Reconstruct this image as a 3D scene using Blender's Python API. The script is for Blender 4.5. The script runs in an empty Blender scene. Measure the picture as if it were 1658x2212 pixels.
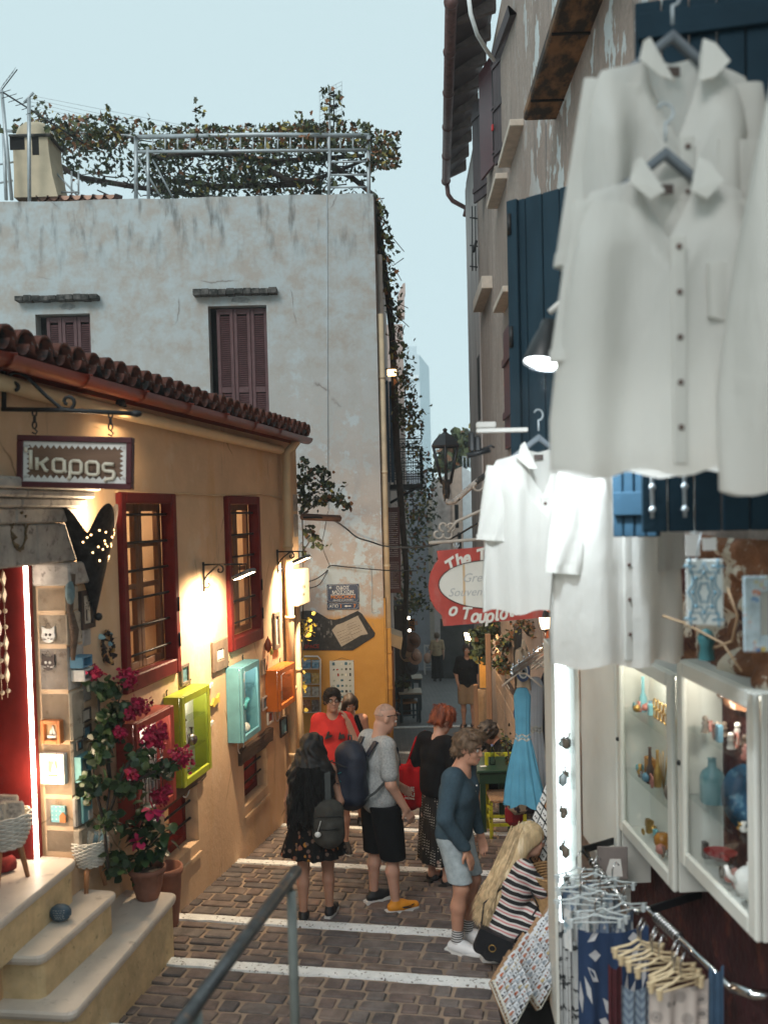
import bpy, math, random
import numpy as np
from mathutils import Vector, Matrix
random.seed(7); np.random.seed(7)
S = bpy.context.scene
COL = S.collection
PI = math.pi
# ------------------------------------------------------------------ camera
FPX, CX, CY = 2000.0, 829.0, 1106.0          # focal length and centre, in units of a 1658 x 2212 picture
PITCH, ROLL = math.radians(2.2), math.radians(-1.4)
SHIFT = FPX*math.tan(PITCH)/2212.0
cd = bpy.data.cameras.new('camera'); cam = bpy.data.objects.new('camera', cd); COL.objects.link(cam)
RC = Matrix.Rotation(PI/2-PITCH, 3, 'X') @ Matrix.Rotation(ROLL, 3, 'Z')
cam.rotation_euler = RC.to_euler()
cd.sensor_fit = 'VERTICAL'; cd.sensor_height = 36; cd.sensor_width = 27
cd.lens = 36*FPX/2212; cd.shift_y = SHIFT
cd.clip_start = .05; cd.clip_end = 900
cd.dof.use_dof = True; cd.dof.focus_distance = 10.6; cd.dof.aperture_fstop = 1.8
S.camera = cam
# ------------------------------------------------------------------ sky and sun (overcast dusk)
W = bpy.data.worlds.new('World'); S.world = W; W.use_nodes = True
wn, wl = W.node_tree.nodes, W.node_tree.links
wn.clear()
sky = wn.new('ShaderNodeTexSky'); sky.sky_type = 'NISHITA'; sky.sun_disc = False
sky.sun_elevation = math.radians(38); sky.sun_rotation = math.radians(205)
mx = wn.new('ShaderNodeMix'); mx.data_type = 'RGBA'; mx.inputs[0].default_value = .9
mx.inputs[7].default_value = (5.6, 7.1, 7.35, 1)
bg = wn.new('ShaderNodeBackground'); bg.inputs[1].default_value = .1
wo = wn.new('ShaderNodeOutputWorld')
wl.new(sky.outputs[0], mx.inputs[6]); wl.new(mx.outputs[2], bg.inputs[0]); wl.new(bg.outputs[0], wo.inputs[0])
sd = bpy.data.lights.new('sun', 'SUN'); sd.energy = 1.4; sd.angle = math.radians(25); sd.color = (1, .96, .92)
so = bpy.data.objects.new('sun', sd); COL.objects.link(so)
so.rotation_euler = (math.radians(52), 0, math.radians(-25))
S.view_settings.view_transform = 'Standard'; S.view_settings.look = 'None'
S.view_settings.exposure = .28; S.view_settings.gamma = 1; S.view_settings.use_curve_mapping = False
try:
    S.cycles.use_denoising = True; S.cycles.max_bounces = 6; S.cycles.diffuse_bounces = 3
    S.cycles.transparent_max_bounces = 8; S.cycles.caustics_reflective = False; S.cycles.caustics_refractive = False
    S.cycles.sample_clamp_indirect = 4
except Exception: pass
# ------------------------------------------------------------------ picture point -> world
def ray(px, py):
    return RC @ Vector(((px-CX)/FPX, (CY-py)/FPX + SHIFT*2212/FPX, -1))
def atY(px, py, Y):
    d = ray(px, py); return d*(Y/d.y)
def atZ(px, py, z):
    d = ray(px, py); return d*(z/d.z)
class Fr:                                     # a wall's own frame: u along, v up, n out of it
    def __init__(s, o, u, n=None):
        s.o = Vector(o); s.u = Vector(u).normalized(); s.v = Vector((0,0,1))
        s.n = Vector(n).normalized() if n else Vector((s.u.y, -s.u.x, 0))
    def P(s, u, v, n=0): return s.o + s.u*u + s.v*v + s.n*n
    def px(s, x, y, n=0):
        d = ray(x, y); o = s.o + s.n*n
        p = d*(o.dot(s.n)/d.dot(s.n)); q = p-o
        return q.dot(s.u), q.z
    def U(s, x, y, n=0): return s.px(x, y, n)[0]
    def V(s, x, y, n=0): return s.px(x, y, n)[1]
    def R(s, x0, y0, x1, y1, n=0):            # picture box -> u0,u1,v0,v1 through its middle
        ym, xm = (y0+y1)/2, (x0+x1)/2
        return s.U(x0, ym, n), s.U(x1, ym, n), s.V(xm, y1, n), s.V(xm, y0, n)
LW = Fr((-3.32,0,0), (.189,1,0))             # wall of the left shop
MW = Fr((0,15,0), (1,0,0), (0,-1,0))         # big wall facing us
ALX = -.03
AL = Fr((ALX,15,0), (.035,1,0))              # left side of the alley
RW = Fr((1.52,0,0), (.0205,1,0), (-1,.0205,0))  # right side of the alley
CB = Fr((1.53,0,0), (-.037,1,0), (-1,-.037,0))  # front of the show cases
def gz(X, Y):                                 # height of the street
    u = (X+3.32)*LW.u.x + Y*LW.u.y
    a = -(2.57+.1*u); b = -(2.62+.1*Y)
    t = min(max((Y-11.5)/2,0),1)
    return a*(1-t)+b*t
def onG(px, py):
    d = ray(px, py); lo, hi = 3.0, 90.0
    for _ in range(50):
        m = (lo+hi)/2; p = d*(m/d.y)
        if p.z > gz(p.x, p.y): lo = m
        else: hi = m
    return d*(lo/d.y)
# ------------------------------------------------------------------ objects
def worg(o):
    v = Vector((0,0,0))
    while o: v += o.location; o = o.parent
    return v
def tag(o, label=None, cat=None, group=None, kind=None):
    if label: o['label'] = label
    if cat: o['category'] = cat
    if group: o['group'] = group
    if kind: o['kind'] = kind
    return o
def T(name, label, cat, loc, group=None, rz=0):
    o = bpy.data.objects.new(name, None); COL.objects.link(o); o.location = loc; o.rotation_euler = (0,0,rz)
    o.empty_display_size = .1
    return tag(o, label, cat, group)
def link(name, me, parent=None, loc=(0,0,0)):
    o = bpy.data.objects.new(name, me); COL.objects.link(o)
    if parent: o.parent = parent
    o.location = loc
    return o
def npmesh(name, v, quads, mat, smooth=True):
    me = bpy.data.meshes.new(name)
    v = np.asarray(v, dtype=np.float32); q = np.asarray(quads, dtype=np.int32)
    n, k = q.shape
    me.vertices.add(len(v)); me.vertices.foreach_set('co', v.ravel())
    me.loops.add(n*k); me.loops.foreach_set('vertex_index', q.ravel())
    me.polygons.add(n); me.polygons.foreach_set('loop_start', np.arange(0, n*k, k, dtype=np.int32))
    me.polygons.foreach_set('loop_total', np.full(n, k, dtype=np.int32))
    me.polygons.foreach_set('use_smooth', np.full(n, smooth))
    me.update(calc_edges=True)
    if mat: me.materials.append(mat)
    return me
class MB:                                     # collects shapes in world space, links them as ONE mesh
    def __init__(s): s.v = []; s.f = []; s.m = []; s.sm = []; s.mi = 0
    def add(s, vs, fs, smooth=False):
        b = len(s.v); s.v += [tuple(p) for p in vs]
        for f in fs: s.f.append([i+b for i in f]); s.m.append(s.mi); s.sm.append(smooth)
        return s
    def box(s, fr, u0, u1, v0, v1, n0, n1, b=0.0):
        if u0 > u1: u0, u1 = u1, u0
        if v0 > v1: v0, v1 = v1, v0
        if n0 > n1: n0, n1 = n1, n0
        b = min(b, .45*(u1-u0), .45*(v1-v0), .45*(n1-n0))
        if b <= 0:
            vs = [fr.P(u,v,n) for n in (n0,n1) for v in (v0,v1) for u in (u0,u1)]
            return s.add(vs, [(0,2,3,1),(4,5,7,6),(0,1,5,4),(2,6,7,3),(0,4,6,2),(1,3,7,5)])
        us=(u0,u1); vv=(v0,v1); nn=(n0,n1); vs=[]; idx={}
        for i in (0,1):
            for j in (0,1):
                for k in (0,1):
                    su=b if i==0 else -b; sv=b if j==0 else -b; sn=b if k==0 else -b
                    for a,(du,dv,dn) in enumerate(((0,sv,sn),(su,0,sn),(su,sv,0))):
                        idx[i,j,k,a]=len(vs); vs.append(fr.P(us[i]+du, vv[j]+dv, nn[k]+dn))
        fs=[]
        for i in (0,1): fs.append([idx[i,j,k,0] for j,k in ((0,0),(1,0),(1,1),(0,1))])
        for j in (0,1): fs.append([idx[i,j,k,1] for i,k in ((0,0),(1,0),(1,1),(0,1))])
        for k in (0,1): fs.append([idx[i,j,k,2] for i,j in ((0,0),(1,0),(1,1),(0,1))])
        for i in (0,1):
            for j in (0,1): fs.append([idx[i,j,0,0],idx[i,j,1,0],idx[i,j,1,1],idx[i,j,0,1]])
        for j in (0,1):
            for k in (0,1): fs.append([idx[0,j,k,1],idx[1,j,k,1],idx[1,j,k,2],idx[0,j,k,2]])
        for i in (0,1):
            for k in (0,1): fs.append([idx[i,0,k,0],idx[i,1,k,0],idx[i,1,k,2],idx[i,0,k,2]])
        for key in [(i,j,k) for i in (0,1) for j in (0,1) for k in (0,1)]:
            fs.append([idx[key+(0,)],idx[key+(1,)],idx[key+(2,)]])
        return s.add(vs, fs)
    def tube(s, pts, r, n=6, closed=False, cap=True):
        pts=[Vector(p) for p in pts]; N=len(pts); vs=[]; fs=[]
        rs = r if isinstance(r,(list,tuple)) else [r]*N
        up=Vector((.13,.21,.97)).normalized(); prev=None
        for i,p in enumerate(pts):
            if closed: t=pts[(i+1)%N]-pts[i-1]
            else: t=pts[min(i+1,N-1)]-pts[max(i-1,0)]
            if t.length<1e-9: t=Vector((0,0,1))
            t.normalize()
            a = prev - t*prev.dot(t) if prev else up.cross(t)
            if a.length<1e-4: a=Vector((1,0,0)).cross(t)
            a.normalize(); prev=a; b=t.cross(a)
            for k in range(n):
                w=2*PI*k/n; vs.append(p+(a*math.cos(w)+b*math.sin(w))*rs[i])
        M=N if closed else N-1
        for i in range(M):
            j=(i+1)%N
            for k in range(n): fs.append((i*n+k,i*n+(k+1)%n,j*n+(k+1)%n,j*n+k))
        if cap and not closed: fs += [tuple(range(n-1,-1,-1)), tuple(range((N-1)*n,N*n))]
        return s.add(vs, fs, True)
    def lathe(s, c, prof, n=16, axis=None, ux=None, a0=0, a1=2*PI):   # prof: (r,h) pairs
        c=Vector(c); ax=Vector(axis or (0,0,1)).normalized()
        x=Vector(ux) if ux else ax.orthogonal(); x=(x-ax*x.dot(ax)).normalized(); y=ax.cross(x)
        full=abs(a1-a0-2*PI)<1e-6; m=n if full else n+1; vs=[]; fs=[]
        for r,h in prof:
            for k in range(m):
                w=a0+(a1-a0)*k/n; vs.append(c+ax*h+(x*math.cos(w)+y*math.sin(w))*r)
        for i in range(len(prof)-1):
            for k in range(n):
                k2=(k+1)%m; fs.append((i*m+k,i*m+k2,(i+1)*m+k2,(i+1)*m+k))
        return s.add(vs, fs, True)
    def ball(s, c, r, n=10, sc=(1,1,1)):
        c=Vector(c); vs=[]; fs=[]; h=n//2
        for i in range(h+1):
            t=PI*i/h
            for k in range(n):
                w=2*PI*k/n; vs.append(c+Vector((r*sc[0]*math.sin(t)*math.cos(w), r*sc[1]*math.sin(t)*math.sin(w), r*sc[2]*math.cos(t))))
        for i in range(h):
            for k in range(n): fs.append((i*n+k,(i+1)*n+k,(i+1)*n+(k+1)%n,i*n+(k+1)%n))
        return s.add(vs, fs, True)
    def prism(s, fr, pts, n0, n1):             # outline in u,v, thickness n0..n1
        N=len(pts); vs=[fr.P(u,v,n0) for u,v in pts]+[fr.P(u,v,n1) for u,v in pts]
        fs=[tuple(range(N-1,-1,-1)), tuple(range(N,2*N))]+[(i,(i+1)%N,N+(i+1)%N,N+i) for i in range(N)]
        return s.add(vs, fs)
    def quad(s, a,b,c,d): return s.add([a,b,c,d],[(0,1,2,3)])
    def out(s, name, mat, parent=None, smooth=None):
        org = worg(parent) if parent else Vector((0,0,0))
        me = bpy.data.meshes.new(name)
        me.from_pydata([(p[0]-org.x,p[1]-org.y,p[2]-org.z) for p in s.v], [], s.f)
        for mm in (mat if isinstance(mat,(list,tuple)) else [mat]): me.materials.append(mm)
        me.polygons.foreach_set('material_index', s.m)
        me.polygons.foreach_set('use_smooth', s.sm if smooth is None else [smooth]*len(s.f))
        me.update()
        return link(name, me, parent)
def solo(mb, name, mat, label, cat, group=None):
    """a thing that is one mesh; its origin at its lowest middle"""
    a=np.array(mb.v); c=Vector(((a[:,0].min()+a[:,0].max())/2,(a[:,1].min()+a[:,1].max())/2,a[:,2].min()))
    o=mb.out(name, mat)
    o.data.transform(Matrix.Translation(-c)); o.location=c
    return tag(o,label,cat,group)
# ------------------------------------------------------------------ materials
def _m(name):
    m=bpy.data.materials.new(name); m.use_nodes=True; nt=m.node_tree
    return m, nt, nt.nodes['Principled BSDF'], nt.nodes, nt.links
def noise(nt, scale, detail=4, vec=None, stretch=None, rough=.55, kind='ShaderNodeTexNoise'):
    n=nt.nodes.new(kind)
    tc=nt.nodes.new('ShaderNodeTexCoord'); out=tc.outputs['Object']
    if stretch:
        mp=nt.nodes.new('ShaderNodeMapping'); mp.inputs['Scale'].default_value=stretch
        nt.links.new(out, mp.inputs[0]); out=mp.outputs[0]
    nt.links.new(out, n.inputs['Vector'])
    n.inputs['Scale'].default_value=scale
    if kind=='ShaderNodeTexNoise':
        n.inputs['Detail'].default_value=detail; n.inputs['Roughness'].default_value=rough
    return n
def ramp(nt, src, lo, hi, c0=(0,0,0,1), c1=(1,1,1,1)):
    r=nt.nodes.new('ShaderNodeValToRGB'); e=r.color_ramp.elements
    e[0].position=lo; e[1].position=hi; e[0].color=c0; e[1].color=c1
    nt.links.new(src, r.inputs[0]); return r.outputs[0]
def mixc(nt, fac, a, b):
    m=nt.nodes.new('ShaderNodeMix'); m.data_type='RGBA'
    if isinstance(fac,(int,float)): m.inputs[0].default_value=fac
    else: nt.links.new(fac, m.inputs[0])
    for k,x in ((6,a),(7,b)):
        if isinstance(x,(tuple,list)): m.inputs[k].default_value=(x[0],x[1],x[2],1)
        else: nt.links.new(x, m.inputs[k])
    return m.outputs[2]
def mul(c,k): return tuple(min(1,x*k) for x in c[:3])
def cracks(nt,c,scale,col,mask=.56,width=.012):
    d=noise(nt,1.7,5); tc=nt.nodes.new('ShaderNodeTexCoord'); mx_=nt.nodes.new('ShaderNodeMix'); mx_.data_type='VECTOR'; mx_.inputs[0].default_value=.16
    nt.links.new(tc.outputs['Object'],mx_.inputs[4]); nt.links.new(d.outputs[1],mx_.inputs[5])
    v=nt.nodes.new('ShaderNodeTexVoronoi'); v.feature='DISTANCE_TO_EDGE'; v.inputs['Scale'].default_value=scale; nt.links.new(mx_.outputs[1],v.inputs['Vector'])
    f=nt.nodes.new('ShaderNodeMath'); f.operation='MULTIPLY'; k=noise(nt,1.1,3)
    nt.links.new(ramp(nt,v.outputs[0],width*.35,width,(1,1,1,1),(0,0,0,1)),f.inputs[0]); nt.links.new(ramp(nt,k.outputs[0],mask,mask+.06),f.inputs[1])
    return mixc(nt,f.outputs[0],c,col)
def M(name, col, rough=.75, var=.2, sc=7, bump=.12, bsc=70, metal=0, layers=(), spec=.4, stretch=None, bd=.01, coat=0, sub=0, crack=None):
    m,nt,b,N,L=_m(name)
    if var>0:
        n=noise(nt, sc, 5, stretch=stretch)
        c=mixc(nt, ramp(nt,n.outputs[0],.3,.7), mul(col,1-var), mul(col,1+var))
    else: c=col
    for lay in layers:                         # (colour, scale, lo, hi, stretch)
        k=noise(nt, lay[1], 6, stretch=lay[4] if len(lay)>4 else None, rough=.62)
        c=mixc(nt, ramp(nt,k.outputs[0],lay[2],lay[3]), c, lay[0])
    if crack: c=cracks(nt,c,*crack)
    if isinstance(c,tuple): b.inputs['Base Color'].default_value=(c[0],c[1],c[2],1)
    else: L.new(c, b.inputs['Base Color'])
    b.inputs['Roughness'].default_value=rough; b.inputs['Metallic'].default_value=metal
    b.inputs['Specular IOR Level'].default_value=spec
    if coat: b.inputs['Coat Weight'].default_value=coat
    if sub: b.inputs['Subsurface Weight'].default_value=sub; b.inputs['Subsurface Radius'].default_value=(.02,.008,.004); b.inputs['Subsurface Scale'].default_value=.3
    if bump>0:
        n=noise(nt, bsc, 3, stretch=stretch); bp=N.new('ShaderNodeBump')
        bp.inputs['Strength'].default_value=bump; bp.inputs['Distance'].default_value=bd
        L.new(n.outputs[0], bp.inputs['Height']); L.new(bp.outputs[0], b.inputs['Normal'])
    return m
def ME(name, col, strength, base=(.8,.8,.8)):
    m,nt,b,N,L=_m(name)
    b.inputs['Base Color'].default_value=(*base,1); b.inputs['Emission Color'].default_value=(*col,1)
    b.inputs['Emission Strength'].default_value=strength
    return m
def MGlass(name, tint=(.95,.97,.97), refl=.3):
    m,nt,b,N,L=_m(name); N.remove(b)
    t=N.new('ShaderNodeBsdfTransparent'); t.inputs[0].default_value=(*tint,1)
    g=N.new('ShaderNodeBsdfGlossy'); g.inputs['Roughness'].default_value=.03
    fr=N.new('ShaderNodeFresnel'); fr.inputs[0].default_value=1.45
    ma=N.new('ShaderNodeMath'); ma.operation='MULTIPLY'; ma.inputs[1].default_value=refl; L.new(fr.outputs[0],ma.inputs[0])
    x=N.new('ShaderNodeMixShader'); L.new(ma.outputs[0], x.inputs[0])
    L.new(t.outputs[0], x.inputs[1]); L.new(g.outputs[0], x.inputs[2]); L.new(x.outputs[0], N['Material Output'].inputs[0])
    return m
def lamp(name, loc, power, col, parent=None, size=.03, spot=None, aim=None, blend=.6, kind=None, shape=None):
    d=bpy.data.lights.new(name, kind or ('SPOT' if spot else 'POINT')); d.energy=power; d.color=col
    if d.type=='AREA':
        d.shape='RECTANGLE'; d.size=shape[0]; d.size_y=shape[1]
    else: d.shadow_soft_size=size
    if spot: d.spot_size=math.radians(spot); d.spot_blend=blend
    o=bpy.data.objects.new(name,d); COL.objects.link(o)
    if parent: o.parent=parent; o.location=Vector(loc)-worg(parent)
    else: o.location=loc
    if aim is not None: o.rotation_euler=(Vector(aim)-Vector(loc)).to_track_quat('-Z','Y').to_euler()
    return o
WARM=(1,.68,.36); WARM2=(1,.75,.48); COOL=(.86,.95,1)
# ------------------------------------------------------------------ text as mesh
def text(s, size, mat, name, parent, org, right, up, depth=.002, align='CENTER', shear=0, bold=0, sx=1):
    cu=bpy.data.curves.new(name,'FONT'); cu.body=s; cu.size=size; cu.align_x=align; cu.align_y='CENTER'
    cu.extrude=depth; cu.shear=shear; cu.offset=bold; cu.resolution_u=3
    o=bpy.data.objects.new(name,cu); COL.objects.link(o)
    dg=bpy.context.evaluated_depsgraph_get(); me=bpy.data.meshes.new_from_object(o.evaluated_get(dg))
    bpy.data.objects.remove(o)
    r=Vector(right).normalized(); u=Vector(up).normalized(); n=r.cross(u)
    w=worg(parent) if parent else Vector((0,0,0)); og=Vector(org)-w
    mt=Matrix(((r.x*sx,u.x,n.x,og.x),(r.y*sx,u.y,n.y,og.y),(r.z*sx,u.z,n.z,og.z),(0,0,0,1)))
    me.transform(mt); me.materials.clear(); me.materials.append(mat); me.name=name
    return link(name, me, parent)
# ================================================================== MATERIALS
m_mortar=M('mortar',(.27,.205,.155),.95,.3,5,.5,60)
m_stones=[M('cobble_%d'%i,c,.82,.35,9,.55,45,bd=.012) for i,c in enumerate([(.12,.095,.088),(.14,.105,.094),(.1,.086,.085),(.155,.12,.104),(.14,.12,.112)])]
m_white_line=M('road_paint',(.72,.74,.74),.8,.12,9,.5,30,layers=[((.12,.1,.09),34,.58,.64)])
m_black=M('black_iron',(.012,.013,.015),.5,.3,12,.1,60)
m_grey_metal=M('grey_metal',(.42,.47,.5),.5,.15,8,.05,60,metal=.3)
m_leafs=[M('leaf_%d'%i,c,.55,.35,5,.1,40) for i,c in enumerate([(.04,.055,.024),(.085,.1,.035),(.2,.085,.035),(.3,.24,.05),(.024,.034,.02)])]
m_bark=M('bark',(.05,.04,.035),.9,.3,12,.5,50)
m_terra=M('terracotta_tile',(.17,.062,.045),.85,.35,6,.4,40,layers=[((.045,.042,.043),9,.46,.6),((.3,.3,.28),30,.62,.7)])
m_maroon=M('maroon_paint',(.07,.012,.016),.45,.2,9,.1,50)
m_maroon2=M('brown_shutter_paint',(.095,.045,.048),.6,.2,9,.12,50)
m_cream=M('cream_paint',(.58,.47,.32),.7,.12,6,.12,50)
m_pole=M('galvanised',(.4,.44,.46),.45,.15,8,.05,50,metal=.5)
# ================================================================== THE STREET
def uOf(p): return (p.x+3.32)*LW.u.x+p.y*LW.u.y
LINES=sorted(uOf(onG(*p)) for p in ((120,2206),(540,2085),(560,1988),(620,1864),(700,1786),(700,1757)))
def lin(u): return -(2.57+.1*u)
RISE=.055
def gs(X,Y):                                   # stepped street
    u=(X+3.32)*LW.u.x+Y*LW.u.y
    if u>LINES[-1] or u<LINES[0]: return gz(X,Y)-(RISE if u>LINES[-1] and u<LINES[-1]+.5 else 0)
    for a,b in zip(LINES,LINES[1:]):
        if a<=u<=b:
            t=(u-a)/(b-a); return (lin(a)-RISE)*(1-t)+lin(b)*t
    return gz(X,Y)
street=bpy.data.objects.new('street',None); COL.objects.link(street); street.location=(0,8,-3.4)
tag(street,kind='structure')
mb=MB()
seg=[(-6,-2.0),(1.2,-2.05)]+[(LINES[0]-.02,lin(LINES[0]))]
for a,b in zip(LINES,LINES[1:]): seg+=[(a,lin(a)-RISE),(b,lin(b))]
seg+=[(LINES[-1],lin(LINES[-1])-RISE),(13.2,gz(-.7,13.0))]
for (a,za),(b,zb) in zip(seg,seg[1:]):
    p=[LW.P(a,za,-9),LW.P(a,za,12),LW.P(b,zb,12),LW.P(b,zb,-9)]
    mb.quad(*p)
mb.out('paving_bed',m_mortar,street)
mb=MB()
for k in range(24):                            # the lane further down
    y0=12.2+k*3.5; y1=y0+3.5
    za,zb=gz(0,max(y0,13.6))-.004,gz(0,max(y1,13.6))-.004
    mb.quad(Vector((-9,y0,za)),Vector((9,y0,za)),Vector((9,y1,zb)),Vector((-9,y1,zb)))
m_lane=M('lane_paving',(.075,.075,.08),.8,.35,3,.5,14,layers=[((.13,.12,.115),5,.5,.62)],bd=.02)
def lane_mat():
    m,nt,b,N,L=_m('lane_setts')
    tc=N.new('ShaderNodeTexCoord'); br=N.new('ShaderNodeTexBrick'); L.new(tc.outputs['Object'],br.inputs[0])
    br.inputs['Color1'].default_value=(.06,.06,.064,1); br.inputs['Color2'].default_value=(.1,.096,.095,1); br.inputs['Mortar'].default_value=(.14,.13,.12,1)
    br.inputs['Scale'].default_value=1; br.inputs['Mortar Size'].default_value=.012; br.inputs['Brick Width'].default_value=.24; br.inputs['Row Height'].default_value=.15
    L.new(br.outputs[0],b.inputs['Base Color']); b.inputs['Roughness'].default_value=.6
    bp=N.new('ShaderNodeBump'); bp.inputs['Strength'].default_value=.5; bp.inputs['Distance'].default_value=.02; bp.invert=True
    L.new(br.outputs[1],bp.inputs['Height']); L.new(bp.outputs[0],b.inputs['Normal'])
    return m
mb.out('lane_paving',lane_mat(),street)
# cobbles
stones=[]
def stone_at(u0,u1,n0,n1):
    cx,cn=(u0+u1)/2,(n0+n1)/2; p=LW.P(cx,0,cn)
    du,dn=(u1-u0)/2,(n1-n0)/2; h=.011+random.random()*.008; tl=random.uniform(-.0025,.0025)
    j=lambda a:a*(1+random.uniform(-.1,.03))
    ring=[(-1,-.84),(-.86,-1),(.86,-1),(1,-.84),(1,.84),(.86,1),(-.86,1),(-1,.84)]
    ou=[(j(a)*du,j(b)*dn) for a,b in ring]
    vs=[];
    for s,hh in ((1,-.02),(1,h*.55),(.88,h)):
        for a,b in ou:
            q=LW.P(cx+a*s,0,cn+b*s); vs.append(Vector((q.x,q.y,gs2(cx+a*s)+hh+tl*(a*s/max(du,.01)+b*s/max(dn,.01)))))
    fs=[(i,(i+1)%8,8+(i+1)%8,8+i) for i in range(8)]+[(8+i,8+(i+1)%8,16+(i+1)%8,16+i) for i in range(8)]+[tuple(range(16,24))]
    return (p,vs,fs)
def gs2(u):
    for (a,za),(b,zb) in zip(seg,seg[1:]):
        if a<=u<=b and b>a: return za+(zb-za)*(u-a)/(b-a)
    return lin(u)
bands=[(LINES[0]-1.1,LINES[0]-.12)]+[(a,b-.12) for a,b in zip(LINES[:-1],LINES[1:]) if b-a>.4]+[(LINES[-1]+.02,13.1)]
for a,b in bands:
    ed_=[a]
    while ed_[-1]<b-.02: ed_.append(ed_[-1]+random.uniform(.115,.195))
    ed_=[a+(x-a)*(b-a)/(ed_[-1]-a) for x in ed_]; rows=len(ed_)-1
    r=0
    while r<rows:
        n=.02+random.random()*.1
        n=-.05
        skip=[]
        while n<4.6:
            w=random.uniform(.13,.34)
            tall = 1.0
            if random.random()<.22: w=random.uniform(.12,.17)
            ua=ed_[r]+random.uniform(.008,.022); ub=ed_[r+1]-random.uniform(.006,.02)
            stones.append(stone_at(ua,ub,n+.011,n+w-.011)); n+=w
        r+=1
stones=[s for s in stones if s[0].x<2.1 and s[0].y>4.2]
stones.sort(key=lambda s:s[0].y+ (3 if abs(s[0].x+.3)>2.2 else 0))
for s in stones[:300]:
    mb=MB(); mb.add(s[1],s[2],False); mb.out('paving_stone',random.choice(m_stones),street)
mb=MB()
for s in stones[300:]: mb.mi=random.randrange(5); mb.add(s[1],s[2],False)
o=mb.out('paving_stones',m_stones,street); o['kind']='stuff'
for L_ in LINES:                                # painted step edges
    mb=MB(); N=46; vs=[]
    w_=.105 if L_<LINES[3]+.1 else .075
    for i in range(N):
        n=-.02+i*4.5/(N-1); e=random.uniform(-.012,.012); e2=random.uniform(-.012,.012)
        for q,zz in ((L_+.006,lin(L_)-.05),(L_+.004+e*.2,lin(L_)+.02),(L_-w_+e2,lin(L_)+.021),(L_-w_+e2-.004,lin(L_)-.02)):
            p=LW.P(q,0,n); vs.append(Vector((p.x,p.y,zz)))
    fs=[(4*i+k,4*i+k+1,4*i+5+k,4*i+4+k) for i in range(N-1) for k in range(3)]
    mb.add(vs,fs); mb.out('painted_step_edge',m_white_line,street)
for py,w_ in ((1627,.1),(1572,.12)):
    Y=onG(880,py).y; mb=MB(); z=gz(0,Y)+.006
    mb.box(Fr((0,Y,z),(1,0,0)),-1.6,1.9,-.03,.012,-w_/2,w_/2); mb.out('painted_step_edge',m_white_line,street)
# drain grate across the street
mb=MB(); ua,ub=LINES[-2]+.03,LINES[-1]-.1
for k in range(60):
    n=.1+k*.06; mb.box(Fr(LW.P(0,0,n),(LW.u),LW.n),ua,ub,lin(ub)-.03,lin(ub)-.01,0,.03)
for q in (ua,(ua+ub)/2,ub): mb.box(LW,q-.012,q+.012,lin(ub)-.03,lin(ub)-.006,.1,3.7)
mb.out('drain_grate',m_black,street)
# ================================================================== BIG PALE BUILDING ACROSS THE CROSSING
def wall_holes(mb,fr,u0,u1,v0,v1,holes,n,depth):
    us=sorted({u0,u1,*[h[0] for h in holes],*[h[1] for h in holes]}); vs=sorted({v0,v1,*[h[2] for h in holes],*[h[3] for h in holes]})
    us=[x for x in us if u0<=x<=u1]; vs=[x for x in vs if v0<=x<=v1]
    for a,b in zip(us,us[1:]):
        for c,d in zip(vs,vs[1:]):
            if any(h[0]<=a and b<=h[1] and h[2]<=c and d<=h[3] for h in holes): continue
            mb.quad(fr.P(a,c,n),fr.P(b,c,n),fr.P(b,d,n),fr.P(a,d,n))
    for a,b,c,d in holes:
        for p,q in (((a,c),(a,d)),((a,d),(b,d)),((b,d),(b,c)),((b,c),(a,c))):
            mb.quad(fr.P(*p,n),fr.P(*q,n),fr.P(*q,n-depth),fr.P(*p,n-depth))
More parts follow.
